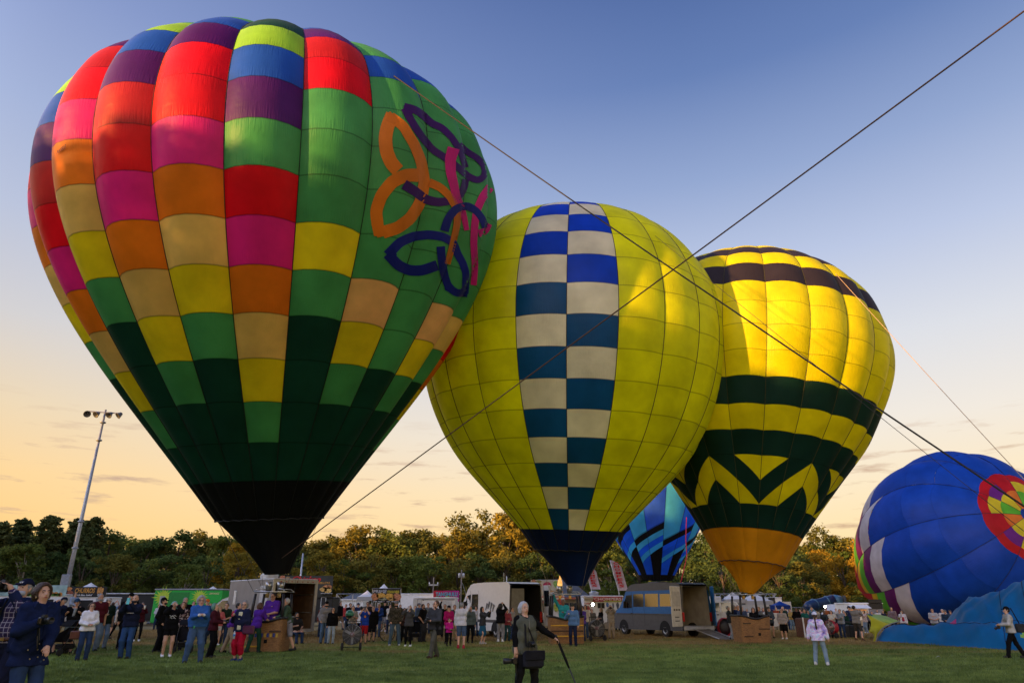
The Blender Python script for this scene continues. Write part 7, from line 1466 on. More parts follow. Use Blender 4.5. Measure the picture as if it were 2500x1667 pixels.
# -- churros stall
t, c, w_, zt = trailer_box('food_stall', 'dark churros stall with black banner next to the floodlight post', 'food stall', 165, 258, 1460, 58, 2.2, WH)
sign(t, c, 163, 1432, 260, 1457, 58, BKM, 'banner'); letters(t, c, 'CHURROS', 184, 1435, 233, 1447, 58, M('print_amber', (.62, .3, .05), .6), shear=.15); letters(t, c, 'rich bliss, loaded', 188, 1449.5, 226, 1455, 58, M('print_white'), shear=.3)
food(t, c, [(170, 1437, 6, 4, (.55, .2, .05)), (172, 1446, 7, 4, (.35, .1, .04)), (168, 1453, 6, 3, (.5, .18, .05)), (241, 1441, 2.2, 7, (.62, .3, .08)), (246, 1441, 2.2, 8, (.6, .28, .08)), (251, 1442, 2.2, 7, (.62, .3, .08)), (245, 1452, 6, 4, (.4, .4, .42))], 58)
MB().box(-w_ * .8, -.03, 1.05, w_ * .3, -.005, 1.95).build('serving_hatch', DARKW, t); MB().box(w_ * .45, -.03, .5, w_ * .75, -.005, 2.1).build('door', M('door_pale', (.3, .32, .33), .5), t)
def tent(label, xc, ytop, yeave, xw, Y, mat=TENT, legs=True, group='canopy tents'):
    p = AY(xc, ytop, Y); ze = ZAT(yeave, Y); hw = AY(xc + xw, yeave, Y)[0] - AY(xc, yeave, Y)[0]; t = thing('canopy_tent', label, 'tent', (p[0], Y + hw, 0), 0, group); h = p[2]
    ring = [(-hw, -hw), (hw, -hw), (hw, hw), (-hw, hw)]; n = 8; V = []; Fc = []; uv = []
    per = []
    for i in range(4):
        a, b = ring[i], ring[(i + 1) % 4]
        for k in range(4): per.append((a[0] + (b[0] - a[0]) * k / 4, a[1] + (b[1] - a[1]) * k / 4))
    for j in range(n + 1):
        s = j / n; zz = ze + (h - ze) * (s ** 1.35)
        for x, y in per: V.append((x * (1 - s), y * (1 - s), zz)); uv.append((s, .5))
    m = len(per)
    for j in range(n):
        for i in range(m): Fc.append((j * m + i, j * m + (i + 1) % m, (j + 1) * m + (i + 1) % m, (j + 1) * m + i))
    link(bpy.data.objects.new('canopy', uv_mesh('canopy', np.array(V), Fc, np.array(uv), mat)), t)
    va = MB()
    for i in range(4):
        a, b = ring[i], ring[(i + 1) % 4]; va.quad((*a, ze), (*b, ze), (*b, ze - .28), (*a, ze - .28))
    va.build('valance', mat, t)
    for x, y in ring: MB().tube([(x * .99, y * .99, 0), (x * .99, y * .99, ze)], .025, 6).build('leg', ALU, t)
tent('white peaked tent behind the churros banner', 213, 1421, 1434, 17, 66); tent('white peaked tent behind the green lemonade trailer', 514, 1430, 1441, 16, 66); tent('white peaked tent beside the truck cab', 545, 1449, 1462, 22, 60)
# -- black trailer, green lemonade trailer
t, c, w_, zt = trailer_box('cargo_trailer', 'long black trailer with pale roof edge behind the bald man', 'trailer', 255, 392, 1450, 62, 2.4, BKM, roof=M('roof_pale', (.5, .5, .5), .5))
GRN = M('trailer_green', (.025, .42, .06), .4, var=.15)
t, c, w_, zt = trailer_box('lemonade_trailer', 'bright green lemonade trailer with yellow splashes', 'food trailer', 376, 542, 1440, 52, 2.4, GRN, roof=M('roof_grey', (.28, .28, .31), .5))
letters(t, c, 'LEMONADE', 511, 1446, 535, 1450.5, 52, M('print_cream', (.62, .6, .3), .6), -.012); letters(t, c, 'FRESH LEMONADE', 416, 1450, 456, 1456, 52, M('print_moss', (.1, .2, .05), .6), -.012); letters(t, c, 'COCKTAIL BAR', 422, 1459, 448, 1464, 52, M('print_moss'), -.012)
def splash(t, ox, x, y, r0, Y):
    c = AY(x, y, Y); k = Y / F * 1.06; rs = random.Random(int(x)); pts = []
    for i in range(36): a = 2 * math.pi * i / 36; rr = r0 * k * (.55 if i % 2 else rs.uniform(.8, 1.35)); pts.append((c[0] - ox + rr * math.cos(a), c[2] + rr * math.sin(a)))
    MB().prism(pts, -.012, -.002).build('splash_print', M('print_lemon', (.45, .62, .05), .5), t)
splash(t, c, 398, 1458, 20, 52); splash(t, c, 487, 1456, 16, 52)
sign(t, c, 389, 1454, 402, 1480, 52, M('door_silver', (.4, .42, .4), .4), 'door', .02); sign(t, c, 411, 1445, 461, 1478, 52, M('hatch_green', (.025, .24, .05), .45), 'hatch', .015)
# -- white truck cab
r = thing('truck_cab', 'white truck cab with dark windscreen beside the lemonade trailer', 'truck', (AY(533, 1480, 50)[0], 50, 0), math.atan2(-.3, -.95))
cabp = [(-2.6, .5), (-2.6, 1.9), (-.9, 2.05), (-.6, 2.1), (-.2, 1.95), (.45, 1.35), (1.25, 1.15), (1.4, .9), (1.4, .45), (-2.4, .42)]
shell(cabp, 1.9, [(.3, 2.3)], .1, 1.2).build('body', [M('paint_white2')], r); pane(r, [(-.85, 1.35), (.3, 1.33), (-.2, 1.85), (-.85, 1.9)], .004, 'window', .1, 1.2)
o = MB().quad((-.2, -.12, 1.96), (.46, -.06, 1.36), (.46, -1.84, 1.36), (-.2, -1.78, 1.96)).build('windscreen', PANE, r); o.location = (.012, 0, .012)
for x in (.6, -1.9): wheel(r, x, -.1, .34, .22); wheel(r, x, -1.8, .34, .22, side=-1)
MB().box(1.36, -.5, .75, 1.42, -.08, .98, 0, .02).build('headlight', LAMPW, r)
# -- chicken trailer
t, c, w_, zt = trailer_box('chicken_trailer', 'black chicken food trailer with red script sign', 'food trailer', 652, 812, 1460, 58, 2.4, BKM, roof=BKM)
sign(t, c, 655, 1405, 812, 1457, 58, M('sign_slate', (.03, .034, .032), .5, var=.5, scale=.8), 'sign_board'); letters(t, c, 'Chicken', 713, 1406, 784, 1421, 58, M('print_red', (.6, .012, .02), .5), shear=.45, bold=.02); letters(t, c, 'SOUTHERN STYLE', 765, 1420, 806, 1425, 58, M('print_amber'))
food(t, c, [(690, 1411, 6, 6, (.55, .2, .1)), (703, 1413, 6, 5, (.3, .2, .1)), (790, 1438, 8, 5, (.6, .36, .1)), (801, 1440, 8, 6, (.65, .42, .12)), (796, 1432, 6, 4, (.55, .25, .1)), (805, 1432, 5, 4, (.5, .2, .08))], 58)
sign(t, c, 783, 1455, 796, 1482, 58, M('frame_pale', (.45, .46, .47), .5), 'window_frame', .03); sign(t, c, 785, 1458, 794, 1479, 58, DARKW, 'window_pane', .045); sign(t, c, 785, 1447.5, 812, 1449, 58, ALU, 'shelf', .3)
# -- hut with hip roof and the ball court netting
g = AY(860, 1480, 72); t = thing('small_hut', 'small white hut with grey hip roof', 'hut', (g[0], 72, 0)); zw = ZAT(1462, 72); zr = ZAT(1450, 72); hw = AY(888, 1480, 72)[0] - g[0]
MB().box(-hw * .93, 0, 0, hw * .93, 2.6, zw).build('wall', WH, t); MB().add([(-hw * 1.05, -.15, zw), (hw * 1.05, -.15, zw), (hw * 1.05, 2.75, zw), (-hw * 1.05, 2.75, zw), (-hw * .45, 1.3, zr), (hw * .45, 1.3, zr)], [(0, 1, 5, 4), (1, 2, 5), (2, 3, 4, 5), (3, 0, 4), (0, 3, 2, 1)]).build('roof', M('shingle_grey', (.10, .11, .13), .8, bump=.5, bscale=30), t)
MB().box(hw * .1, -.02, 0, hw * .14, 0, zw).build('corner_trim', M('trim_grey', (.35, .36, .38), .6), t); MB().box(-hw * 1.04, -.16, zw - .1, hw * 1.04, -.14, zw).build('fascia', M('stall_white'), t)
def fence(label, x0, x1, ytop, Y, step, name='chain_fence', Y2=None):
    Y2 = Y2 or Y; a = AY(x0, ytop, Y); b = AY(x1, ytop, Y2); t = thing(name, label, 'fence', (a[0], Y, 0)); d = Vector((b[0] - a[0], Y2 - Y, 0)); n = max(2, int(d.length / step)); h = a[2]
    for i in range(n + 1): p = d * (i / n); MB().tube([(p.x, p.y, 0), (p.x, p.y, h)], .035, 6).build('post', ALU, t)
    MB().tube([(0, 0, h), (d.x, d.y, h)], .025, 6).build('top_rail', ALU, t); mw = MB()
    m = int(d.length / .3)
    for i in range(m):
        p = d * (i / m); q = d * min(1, (i / m + h / d.length)); q2 = d * max(0, (i / m - h / d.length)); mw.tube([(p.x, p.y + .02, 0), (q.x, q.y + .02, h)], .008, 3, 0, False); mw.tube([(p.x, p.y + .03, 0), (q2.x, q2.y + .03, h)], .008, 3, 0, False)
    mw.build('wire_mesh', ALU, t)
fence('tall wire backstop around the white hut', 822, 902, 1449, 70, 3.0, 'backstop'); fence('low wire fence left of the white hut', 810, 830, 1462, 68, 2.0); fence('grey wire fence behind the crowd near the slide', 1928, 2110, 1482, 78, 3.0)
# -- steak and cheese sign, long white trailers, tanghulu sign
tent('white tent beside the steak and cheese sign', 893, 1440, 1456, 20, 58); tent('white pointed tent top above the steak and cheese sign', 935, 1424, 1440, 16, 62)
g = AY(943, 1470, 56); t = thing('food_banner', 'black steak and cheese sandwich banner on posts', 'sign', (g[0], 56, 0)); c = g[0]
o, q = sign(t, c, 909, 1436, 978, 1470, 56, BKM, 'board'); sign(t, c, 909, 1435.4, 978, 1436.2, 56, ALU, 'edge_rail', .08); letters(t, c, 'PRIME', 912, 1439, 944, 1447, 56, M('print_silver', (.4, .4, .42), .5)); letters(t, c, 'STEAK&CHEESE', 946, 1441, 975, 1447, 56, M('print_yellow', (.6, .5, .03), .6))
food(t, c, [(916, 1456, 8, 7, (.5, .2, .08)), (930, 1454, 10, 6, (.62, .34, .06)), (935, 1461, 9, 3, (.3, .28, .16)), (951, 1455, 10, 6, (.62, .34, .06)), (957, 1462, 9, 3, (.5, .3, .1)), (969, 1457, 9, 8, (.48, .2, .1))], 56); letters(t, c, 'SUBS  FRIES  WINGS  TENDERS', 911, 1467, 974, 1469, 56, M('print_white'))
for x in (q[0], q[1]): MB().tube([(x, -.03, 0), (x, -.03, q[3])], .035, 6).build('post', ALU, t)
t, c, w_, zt = trailer_box('cargo_trailer', 'long white trailer behind the steak and cheese sign', 'trailer', 968, 1116, 1451, 62, 2.4, WH)
t, c, w_, zt = trailer_box('cargo_trailer', 'smaller white cargo trailer with rounded roof and double rear doors', 'trailer', 1010, 1112, 1461, 50, 2.2, M('trailer_white', (.78, .78, .8), .4, var=.1)); sign(t, c, 1008, 1462, 1029, 1500, 50, M('door_white2', (.56, .56, .55), .45), 'rear_door', .05); sign(t, c, 1018, 1462, 1018.8, 1500, 50, M('gap_dark'), 'door_gap', .06); sign(t, c, 1078, 1466, 1103, 1492, 50, M('door_white2'), 'side_hatch', .03); sign(t, c, 1032, 1463.5, 1035, 1465, 50, BLK, 'vent', .05)
sign(t, c, 1011, 1462, 1110, 1464, 50, M('rail_grey', (.3, .3, .31), .5), 'roof_rail', .03)
g = AY(1090, 1455, 55); t = thing('food_sign', 'red and magenta candied fruit sign above the white trailer', 'sign', (g[0], 55, 0)); c = g[0]
l, r2, zb, zt = at_px(1058, 1441, 1121, 1468, 55)
for i in range(8): MB().box(l - c + (r2 - l) * i / 8, -.05, zb, l - c + (r2 - l) * (i + 1) / 8, 0, zt).build('sign_panel', M('sign_mag_%d' % i, (.48 - .012 * i, .012, .03 + .028 * i), .5), t)
letters(t, c, 'TANGHULU', 1064, 1445, 1117, 1455, 55, M('print_aqua', (.05, .45, .6), .5), bold=.03); food(t, c, [(1068, 1460, 5, 4, (.1, .4, .08)), (1080, 1461, 5, 4, (.6, .1, .05)), (1092, 1459, 6, 4, (.4, .55, .08)), (1106, 1461, 8, 5, (.6, .05, .05))], 55)
for x in (l - c + .1, r2 - c - .1): MB().tube([(x, .05, 0), (x, .05, zt)], .04, 6).build('post', ALU, t)
def pole(label, x, ytop, Y, arm=0, cans=False, rad=.07, base_x=None, mat=None):
    p = AY(x, ytop, Y); t = thing('utility_pole', label, 'pole', (p[0], Y, 0), 0, 'poles behind the stalls'); MB().tube([(0, 0, 0), (0, 0, p[2])], [rad, rad * .7], 8).build('shaft', mat or M('pole_wood', (.22, .18, .15), .8), t, True)
    if arm: MB().box(-arm, -.05, p[2] - .75, arm, .05, p[2] - .62).build('crossarm', M('pole_grey', (.4, .38, .36), .7), t); [MB().lathe([(.05, 0), (.06, .15), (0, .18)], 8, 0, 'z', (s * arm * .9, 0, p[2] - .62)).build('insulator', WH, t, True) for s in (-1, 1)]
    if cans:
        for s in (-1, 1): MB().lathe([(.11, -.2), (.12, .2), (.0, .25)], 10, 0, 'z', (s * .2, 0, p[2] - .55)).build('transformer', M('can_grey', (.42, .42, .44), .5), t, True)
        MB().tube([(.1, 0, p[2] - 1.2), (1.3, 0, .2)], .02, 5).build('guy_wire', ALU, t)
pole('wooden pole with crossarm beside the magenta fruit sign', 1059, 1409, 70, .45); pole('pole with two grey transformers left of the white van', 1127, 1390, 70, 0, True); pole('grey metal pole behind the black balloon mouth', 740, 1350, 75, 0, False, .12, mat=ALU)
# -- carnival food truck, building, chompers trailer, flags
t, c, w_, zt = trailer_box('carnival_food_truck', 'white carnival food truck covered in snack pictures behind the checked balloon basket', 'food trailer', 1272, 1378, 1452, 50, 2.4, WH)
sign(t, c, 1296, 1415, 1374, 1450, 50, M('sign_cream', (.58, .55, .46), .5, var=.25, scale=2), 'picture_board'); sign(t, c, 1276, 1422, 1296, 1429, 50, M('sign_cream'), 'side_board'); food(t, c, [(1303, 1420, 6, 5, (.5, .22, .1)), (1315, 1419, 6, 3, (.3, .3, .1)), (1317, 1428, 5, 4, (.5, .25, .1)), (1336, 1426, 9, 5, (.5, .05, .12)), (1335, 1432, 9, 3, (.55, .5, .5)), (1357, 1425, 6, 7, (.3, .5, .15)), (1365, 1424, 5, 7, (.55, .2, .05)), (1334, 1444, 8, 5, (.55, .3, .12)), (1345, 1445, 7, 4, (.6, .35, .15)), (1365, 1443, 8, 5, (.5, .3, .15)), (1350, 1466, 5, 4, (.1, .3, .4)), (1365, 1472, 9, 9, (.5, .1, .06)), (1345, 1478, 5, 6, (.1, .2, .5)), (1358, 1482, 6, 9, (.5, .55, .1)), (1332, 1470, 7, 3, (.4, .12, .1))], 50, -.075)
sign(t, c, 1272, 1455, 1378, 1457.5, 50, M('trim_red', (.5, .05, .04), .5), 'red_trim', .04); MB().box(-w_ * .3, -.03, 1.1, w_ * .1, -.005, 1.9).build('serving_hatch', DARKW, t)
g = AY(1370, 1480, 76); t = thing('field_house', 'low field house with broad grey shingle roof behind the food truck', 'building', (g[0], 76, 0)); hw = AY(1440, 1480, 76)[0] - g[0]; ze = ZAT(1456, 76); zr = ZAT(1411, 76)
MB().box(-hw, 0, 0, hw * .96, 7, ze).build('wall', M('block_wall', (.3, .27, .23), .85, bump=.3, bscale=8), t); MB().add([(-hw * 1.05, -.6, ze - .05), (hw * 1.05, -.6, ze - .05), (hw * 1.05, 7.6, ze - .05), (-hw * 1.05, 7.6, ze - .05), (-hw * .75, 3.5, zr), (hw * .42, 3.5, zr)], [(0, 1, 5, 4), (1, 2, 5), (2, 3, 4, 5), (3, 0, 4), (0, 3, 2, 1)]).build('roof', M('shingle_dark', (.075, .08, .09), .85, bump=.6, bscale=14, var=.3, scale=3), t); MB().box(-hw * 1.04, -.62, ze - .25, hw * 1.04, -.6, ze - .06).build('fascia', M('trim_rust', (.28, .08, .05), .6), t)
for i in range(6): MB().box(-hw * .9 + i * hw * .3, -.03, 1.0, -hw * .9 + i * hw * .3 + .8, 0, 1.8).build('window', PANE, t)
pole('slim white flag pole above the white van', 1237, 1406, 60, 0, False, .05, mat=M('pole_white', (.6, .6, .6), .5))
t, c, w_, zt = trailer_box('snack_trailer', 'white snack trailer with big red lettering under the feather flags', 'food trailer', 1424, 1522, 1457, 48, 2.4, WH)
sign(t, c, 1448, 1456, 1519, 1468, 48, M('sign_red', (.42, .02, .03), .5), 'sign_board'); letters(t, c, 'CHOMPERS', 1450, 1458, 1517, 1465, 48, M('print_crimson', (.75, .6, .58), .5), bold=.03); sign(t, c, 1474, 1465.5, 1519, 1468, 48, M('print_rainbow', (.45, .5, .06), .5, var=.6, scale=5), 'colour_strip', .07); letters(t, c, 'OPEN', 1427, 1471, 1444, 1475, 48, M('print_red'), -.012)
sign(t, c, 1459, 1471, 1467, 1484, 48, DARKW, 'window', .02); sign(t, c, 1468, 1471, 1476, 1484, 48, DARKW, 'window', .02); sign(t, c, 1424, 1458.5, 1448, 1461, 48, ALU, 'awning_rail', .5); MB().lathe([(.3, 0), (.3, .25), (.36, .3), (.1, .42), (0, .42)], 12, 0, 'z', (-w_ * .35, 1.2, zt)).build('roof_vent', ALU, t, True); food(t, c, [(1483, 1476, 3, 5, (.1, .2, .5)), (1497, 1478, 2, 6, (.2, .2, .25)), (1508, 1478, 3, 7, (.12, .13, .16)), (1435, 1484, 5, 5, (.5, .1, .1))], 48, -.012)
def feather(label, xt, yt, xb, yb, Y):
    b = AY(xb, yb, Y); p = AY(xt, yt, Y); t = thing('feather_flag', label, 'flag', (b[0], Y, 0), 0, 'feather flags'); h = p[2]; z0 = b[2]; dx = p[0] - b[0]
    n = 14; L_ = []; Rr = []
    for i in range(n + 1): s = i / n; x = dx * s; wv = .12 * math.sin(3 * s); L_.append((x - .06, wv * .4, z0 + (h - z0) * s)); Rr.append((x + .62 * (1 - max(0, s - .72) ** 2 * 9.5), wv, z0 + (h - z0) * s * .985))
    q = MB()
    for i in range(n): q.quad(L_[i], Rr[i], Rr[i + 1], L_[i + 1])
    q.build('banner_cloth', M('flag_pink', (.55, .45, .5), .7), t, True); MB().tube([(0, 0.02, 0), (0, .02, z0), (dx * .5 - .07, .03, (z0 + h) / 2), (dx - .07, .03, h)], .02, 6).build('flag_pole', WH, t, True)
    for k, ch in enumerate('CHOMPERS'):
        s = .90 - .107 * k; v, f = text_geo(ch, (h - z0) * .088, 0, .03); v[:, 0] *= .36 / np.ptp(v[:, 0]); a = np.stack([v[:, 0] + dx * s + .27, np.full(len(v), -.03 + .05 * math.sin(3 * s)), v[:, 1] + z0 + (h - z0) * s], 1); mesh_obj('flag_letter', a, f, M('print_red'), t)
feather('feather flag with red letters nearest the checked balloon mouth', 1431, 1380, 1444, 1438, 49); feather('feather flag with red letters standing clear of the balloons', 1492, 1367, 1511, 1441, 49)
# -- stage on the right: container, truss, tents, speakers
g = AY(1742, 1480, 56); t = thing('stage_container', 'plain white screen wall at the side of the stage', 'screen', (g[0], 56, 0)); l, r2, zb, zt = at_px(1720, 1455, 1762, 1490, 56); MB().box(l - g[0], 0, .1, r2 - g[0], 1.2, zt, 0, .03).build('panel', M('screen_pale', (.5, .52, .54), .6), t); MB().box(l - g[0], .1, 0, r2 - g[0], 1.1, .1).build('base', PLAST, t)
a = AY(1740, 1449, 58); b = AY(1896, 1449, 58); t = thing('stage_truss', 'aluminium lighting truss spanning the stage', 'truss', (a[0], 58, 0)); L_ = b[0] - a[0]; z1 = a[2]; z0 = z1 - .35
for z in (z0, z1):
    for y in (0, .35): MB().tube([(0, y, z), (L_, y, z)], .03, 6).build('chord', ALU, t)
n = int(L_ / .35)
for i in range(n): MB().tube([(i * L_ / n, 0, z0 if i % 2 else z1), ((i + 1) * L_ / n, 0, z1 if i % 2 else z0)], .018, 5).build('brace', ALU, t)
for x in (.2, L_ - .2): MB().tube([(x, .15, 0), (x, .15, z1)], .09, 6).build('tower', ALU, t)
for i in range(5): MB().lathe([(.1, -.2), (.13, 0), (.06, .15)], 10, 0, 'y', (L_ * (.3 + .1 * i), -.1, z0 - .22)).build('stage_lamp', BLK, t, True)
for lab, x0, x1, y0, y1 in (('black loudspeaker stack left of the stage tents', 1757, 1768, 1458, 1476), ('black loudspeaker stack right of the stage tents', 1882, 1893, 1458, 1480)):
    l, r2, zb, zt = at_px(x0, y0, x1, y1, 57); s = thing('loudspeaker', lab, 'loudspeaker', ((l + r2) / 2, 57, 0), 0, 'stage loudspeakers'); w2 = (r2 - l) / 2; MB().box(-w2, 0, zb, w2, .5, zt, 0, .02).build('cabinet', BKM, s); MB().tube([(0, .25, 0), (0, .25, zb)], .05, 6).build('stand', BLK, s); MB().lathe([(w2 * .7, -.01), (w2 * .5, .0), (.05, .02)], 14, 0, 'y', (0, 0, (zb + zt) / 2)).build('cone', PLAST, s, True)
tent('white canopy left of the amber balloon on the stage', 1795, 1444, 1462, 26, 56); tent('white canopy right of the amber balloon on the stage', 1851, 1446, 1466, 34, 56)
g = AY(1840, 1490, 61); t = thing('stage_wall_screen', 'pale wall at the back of the stage', 'wall', (g[0], 61, 0)); MB().box(-3.2, 0, 0, 3.2, .15, ZAT(1468, 61)).build('panel', M('screen_cream', (.48, .46, .42), .6), t); MB().box(-3.3, -.4, 0, 3.3, 0, .5).build('riser', BKM, t)
tent('blue pop up canopy beside the stage', 1910, 1466, 1477, 19, 54, FAB('tent_blue', (.01, .07, .42), .3)); t, c, w_, zt = trailer_box('cargo_trailer', 'white trailer peeping out behind the blue canopy', 'trailer', 1889, 1911, 1460, 66, 2.2, WH)
# -- playground slide
g = AY(2005, 1490, 70); t = thing('tube_slide', 'dark blue tube slide curving down from a grey playground tower', 'slide', (g[0], 70, 0)); c = g[0]
P3 = [AY(x, y, 70) for x, y in ((2036, 1464), (2020, 1469), (2004, 1474), (1988, 1476), (1974, 1480), (1968, 1488))]; sl = M('slide_blue', (.015, .04, .12), .3)
pts = [(p[0] - c, (-.0 if i < 4 else -.3), p[2]) for i, p in enumerate(P3)]; MB().tube(pts, .52, 14).build('tube', sl, t, True)
for i in (1, 3): p = Vector(pts[i]); q = Vector(pts[i + 1]); d = (q - p).normalized() * .04; MB().tube([p - d, p + d], .57, 14).build('joint_flange', M('slide_light', (.08, .2, .32), .4), t, True)
MB().tube([(AY(2036, 1464, 70)[0] - c, 0, P3[0][2]), (AY(2052, 1467, 70)[0] - c, 0, AY(2052, 1467, 70)[2])], .5, 14).build('entry_hood', M('slide_light'), t, True)
for x in (2036, 2053, 2066):
    for dy in (0, 1.4): X = AY(x, 1480, 70)[0] - c; MB().box(X - .11, dy, 0, X + .11, dy + .22, ZAT(1453, 70)).build('tower_post', M('tower_grey', (.12, .14, .16), .6), t)
for yy in (1470, 1476): X0 = AY(2034, yy, 70)[0] - c; X1 = AY(2068, yy, 70)[0] - c; z = ZAT(yy, 70); MB().box(X0, .2, z, X1, 1.4, z + .08).build('deck', M('tower_grey'), t)
for k in range(7): X = AY(2036 + 4.4 * k, 1460, 70)[0] - c; MB().tube([(X, .1, ZAT(1470, 70)), (X, .1, ZAT(1457, 70))], .03, 5).build('bar', M('tower_grey'), t)
# -- white snack truck and pickup on the far right
t, c, w_, zt = trailer_box('snack_truck', 'white snack truck with raised awning and warm lit serving hatch', 'food trailer', 2072, 2122, 1474, 56, 2.3, WH)
MB().add([(-w_, -.0, zt - .05), (w_ * .85, 0, zt - .05), (w_ * .85, -.75, zt - .3), (-w_, -.75, zt - .3)], [(0, 1, 2, 3)]).build('awning', M('stall_white'), t); MB().box(-w_ * .8, -.03, 1.2, w_ * .75, -.004, zt - .4).build('serving_hatch', M('hatch_warm', (.2, .08, .02), .6, emit=(1, .35, .08), estr=.25), t); letters(t, c, 'Fries', 2109, 1475, 2118, 1478, 56, M('print_red'), -.012, shear=.3)
t, c, w_, zt = trailer_box('dark_trailer', 'grey printed trailer beside the white snack truck', 'food trailer', 2122, 2158, 1474, 57, 2.3, M('trailer_slate', (.22, .22, .26), .5, var=.5, scale=1.5)); MB().box(-w_ * .9, -.03, 1.3, w_ * .9, -.005, 2.0).build('serving_hatch', DARKW, t)
r = thing('parked_car', 'white car parked in front of the snack truck behind the folded arms pair', 'car', (AY(2072, 1500, 63)[0], 63, 0), math.atan2(-.8, -.6))
shell([(-2.2, .45), (-2.2, 1.05), (-1.9, 1.5), (-1.2, 1.66), (-.1, 1.62), (.75, 1.08), (1.6, .95), (1.75, .7), (1.7, .38), (-2.1, .36)], 1.8, [(.3, 1.8)], .16, 1.0).build('body', [M('paint_white2')], r); pane(r, [(-1.05, 1.1), (.5, 1.1), (-.1, 1.52), (-1.0, 1.56)], .004, 'window', .16, 1.0); pane(r, [(-1.9, 1.1), (-1.15, 1.1), (-1.12, 1.56), (-1.7, 1.45)], .004, 'window', .16, 1.0)
for x in (1.0, -1.5): wheel(r, x, -.1, .32, .2); wheel(r, x, -1.7, .32, .2, side=-1)
# -- lit work lamps
LIT = M('lamp_lit', (1, 1, 1), .5, emit=(1, .93, .8), estr=18)
for lab, x, y, Y in (('bright white work lamp on a pole by the red lettered trailer', 1447, 1475, 46), ('bright white work lamp on a pole in front of the slide', 2014, 1480, 60)):
    p = AY(x, y, Y); t = thing('work_lamp', lab, 'lamp', (p[0], Y, 0), 0, 'lit work lamps'); MB().tube([(0, 0, 0), (0, 0, p[2])], .03, 6).build('pole', ALU, t); MB().box(-.16, -.02, p[2] - .12, .16, .1, p[2] + .12, 0, .02).build('housing', BLK, t); MB().lathe([(.085, -.03), (.09, -.05), (0, -.08)], 14, 0, 'y', (0, 0, p[2])).build('lit_lens', LIT, t, True)
# -- floodlight mast on the left
p = AY(258, 1000, 60); t = thing('floodlight_mast', 'tall grey floodlight mast with four lamp heads', 'light mast', (p[0], 60, 0)); GAL = M('galvanised', (.3, .31, .33), .45, .6); h = p[2]
MB().tube([(0, 0, 0), (0, 0, h * .3), (0, 0, h)], [.2, .17, .085], 12).build('mast', GAL, t, True); MB().box(-.36, -.42, ZAT(1432, 60), .36, -.1, ZAT(1402, 60), 0, .04).build('control_box', GAL, t)
MB().tube([(-1.45, 0, h - .15), (1.45, 0, h - .35)], .06, 6).build('crossarm', GAL, t)
for k, x in enumerate((-1.45, -.62, .55, 1.4)):
    q = MB(); q.T = Matrix.Translation((x, -.25, h - .45 - .05 * k)) @ Matrix.Rotation(R(-58 + 6 * k), 4, 'X') @ Matrix.Rotation(R((-35, 15, 10, 30)[k]), 4, 'Y'); q.lathe([(.1, .36), (.16, .25), (.28, -.03), (.31, -.07), (.27, -.07), (.08, .15)], 14); o = q.build('lamp_head', M('lamp_dark', (.06, .06, .065), .5), t, True)
    MB().tube([(x, 0, h - .25), (x, -.25, h - .42)], .04, 6).build('bracket', GAL, t)
for z in (.93, .84, .45, .33): MB().lathe([(.16, 0), (.26, .05), (.26, .12), (.16, .17)], 10, 0, 'z', (0, 0, h * z)).build('step_collar', GAL, t, True)
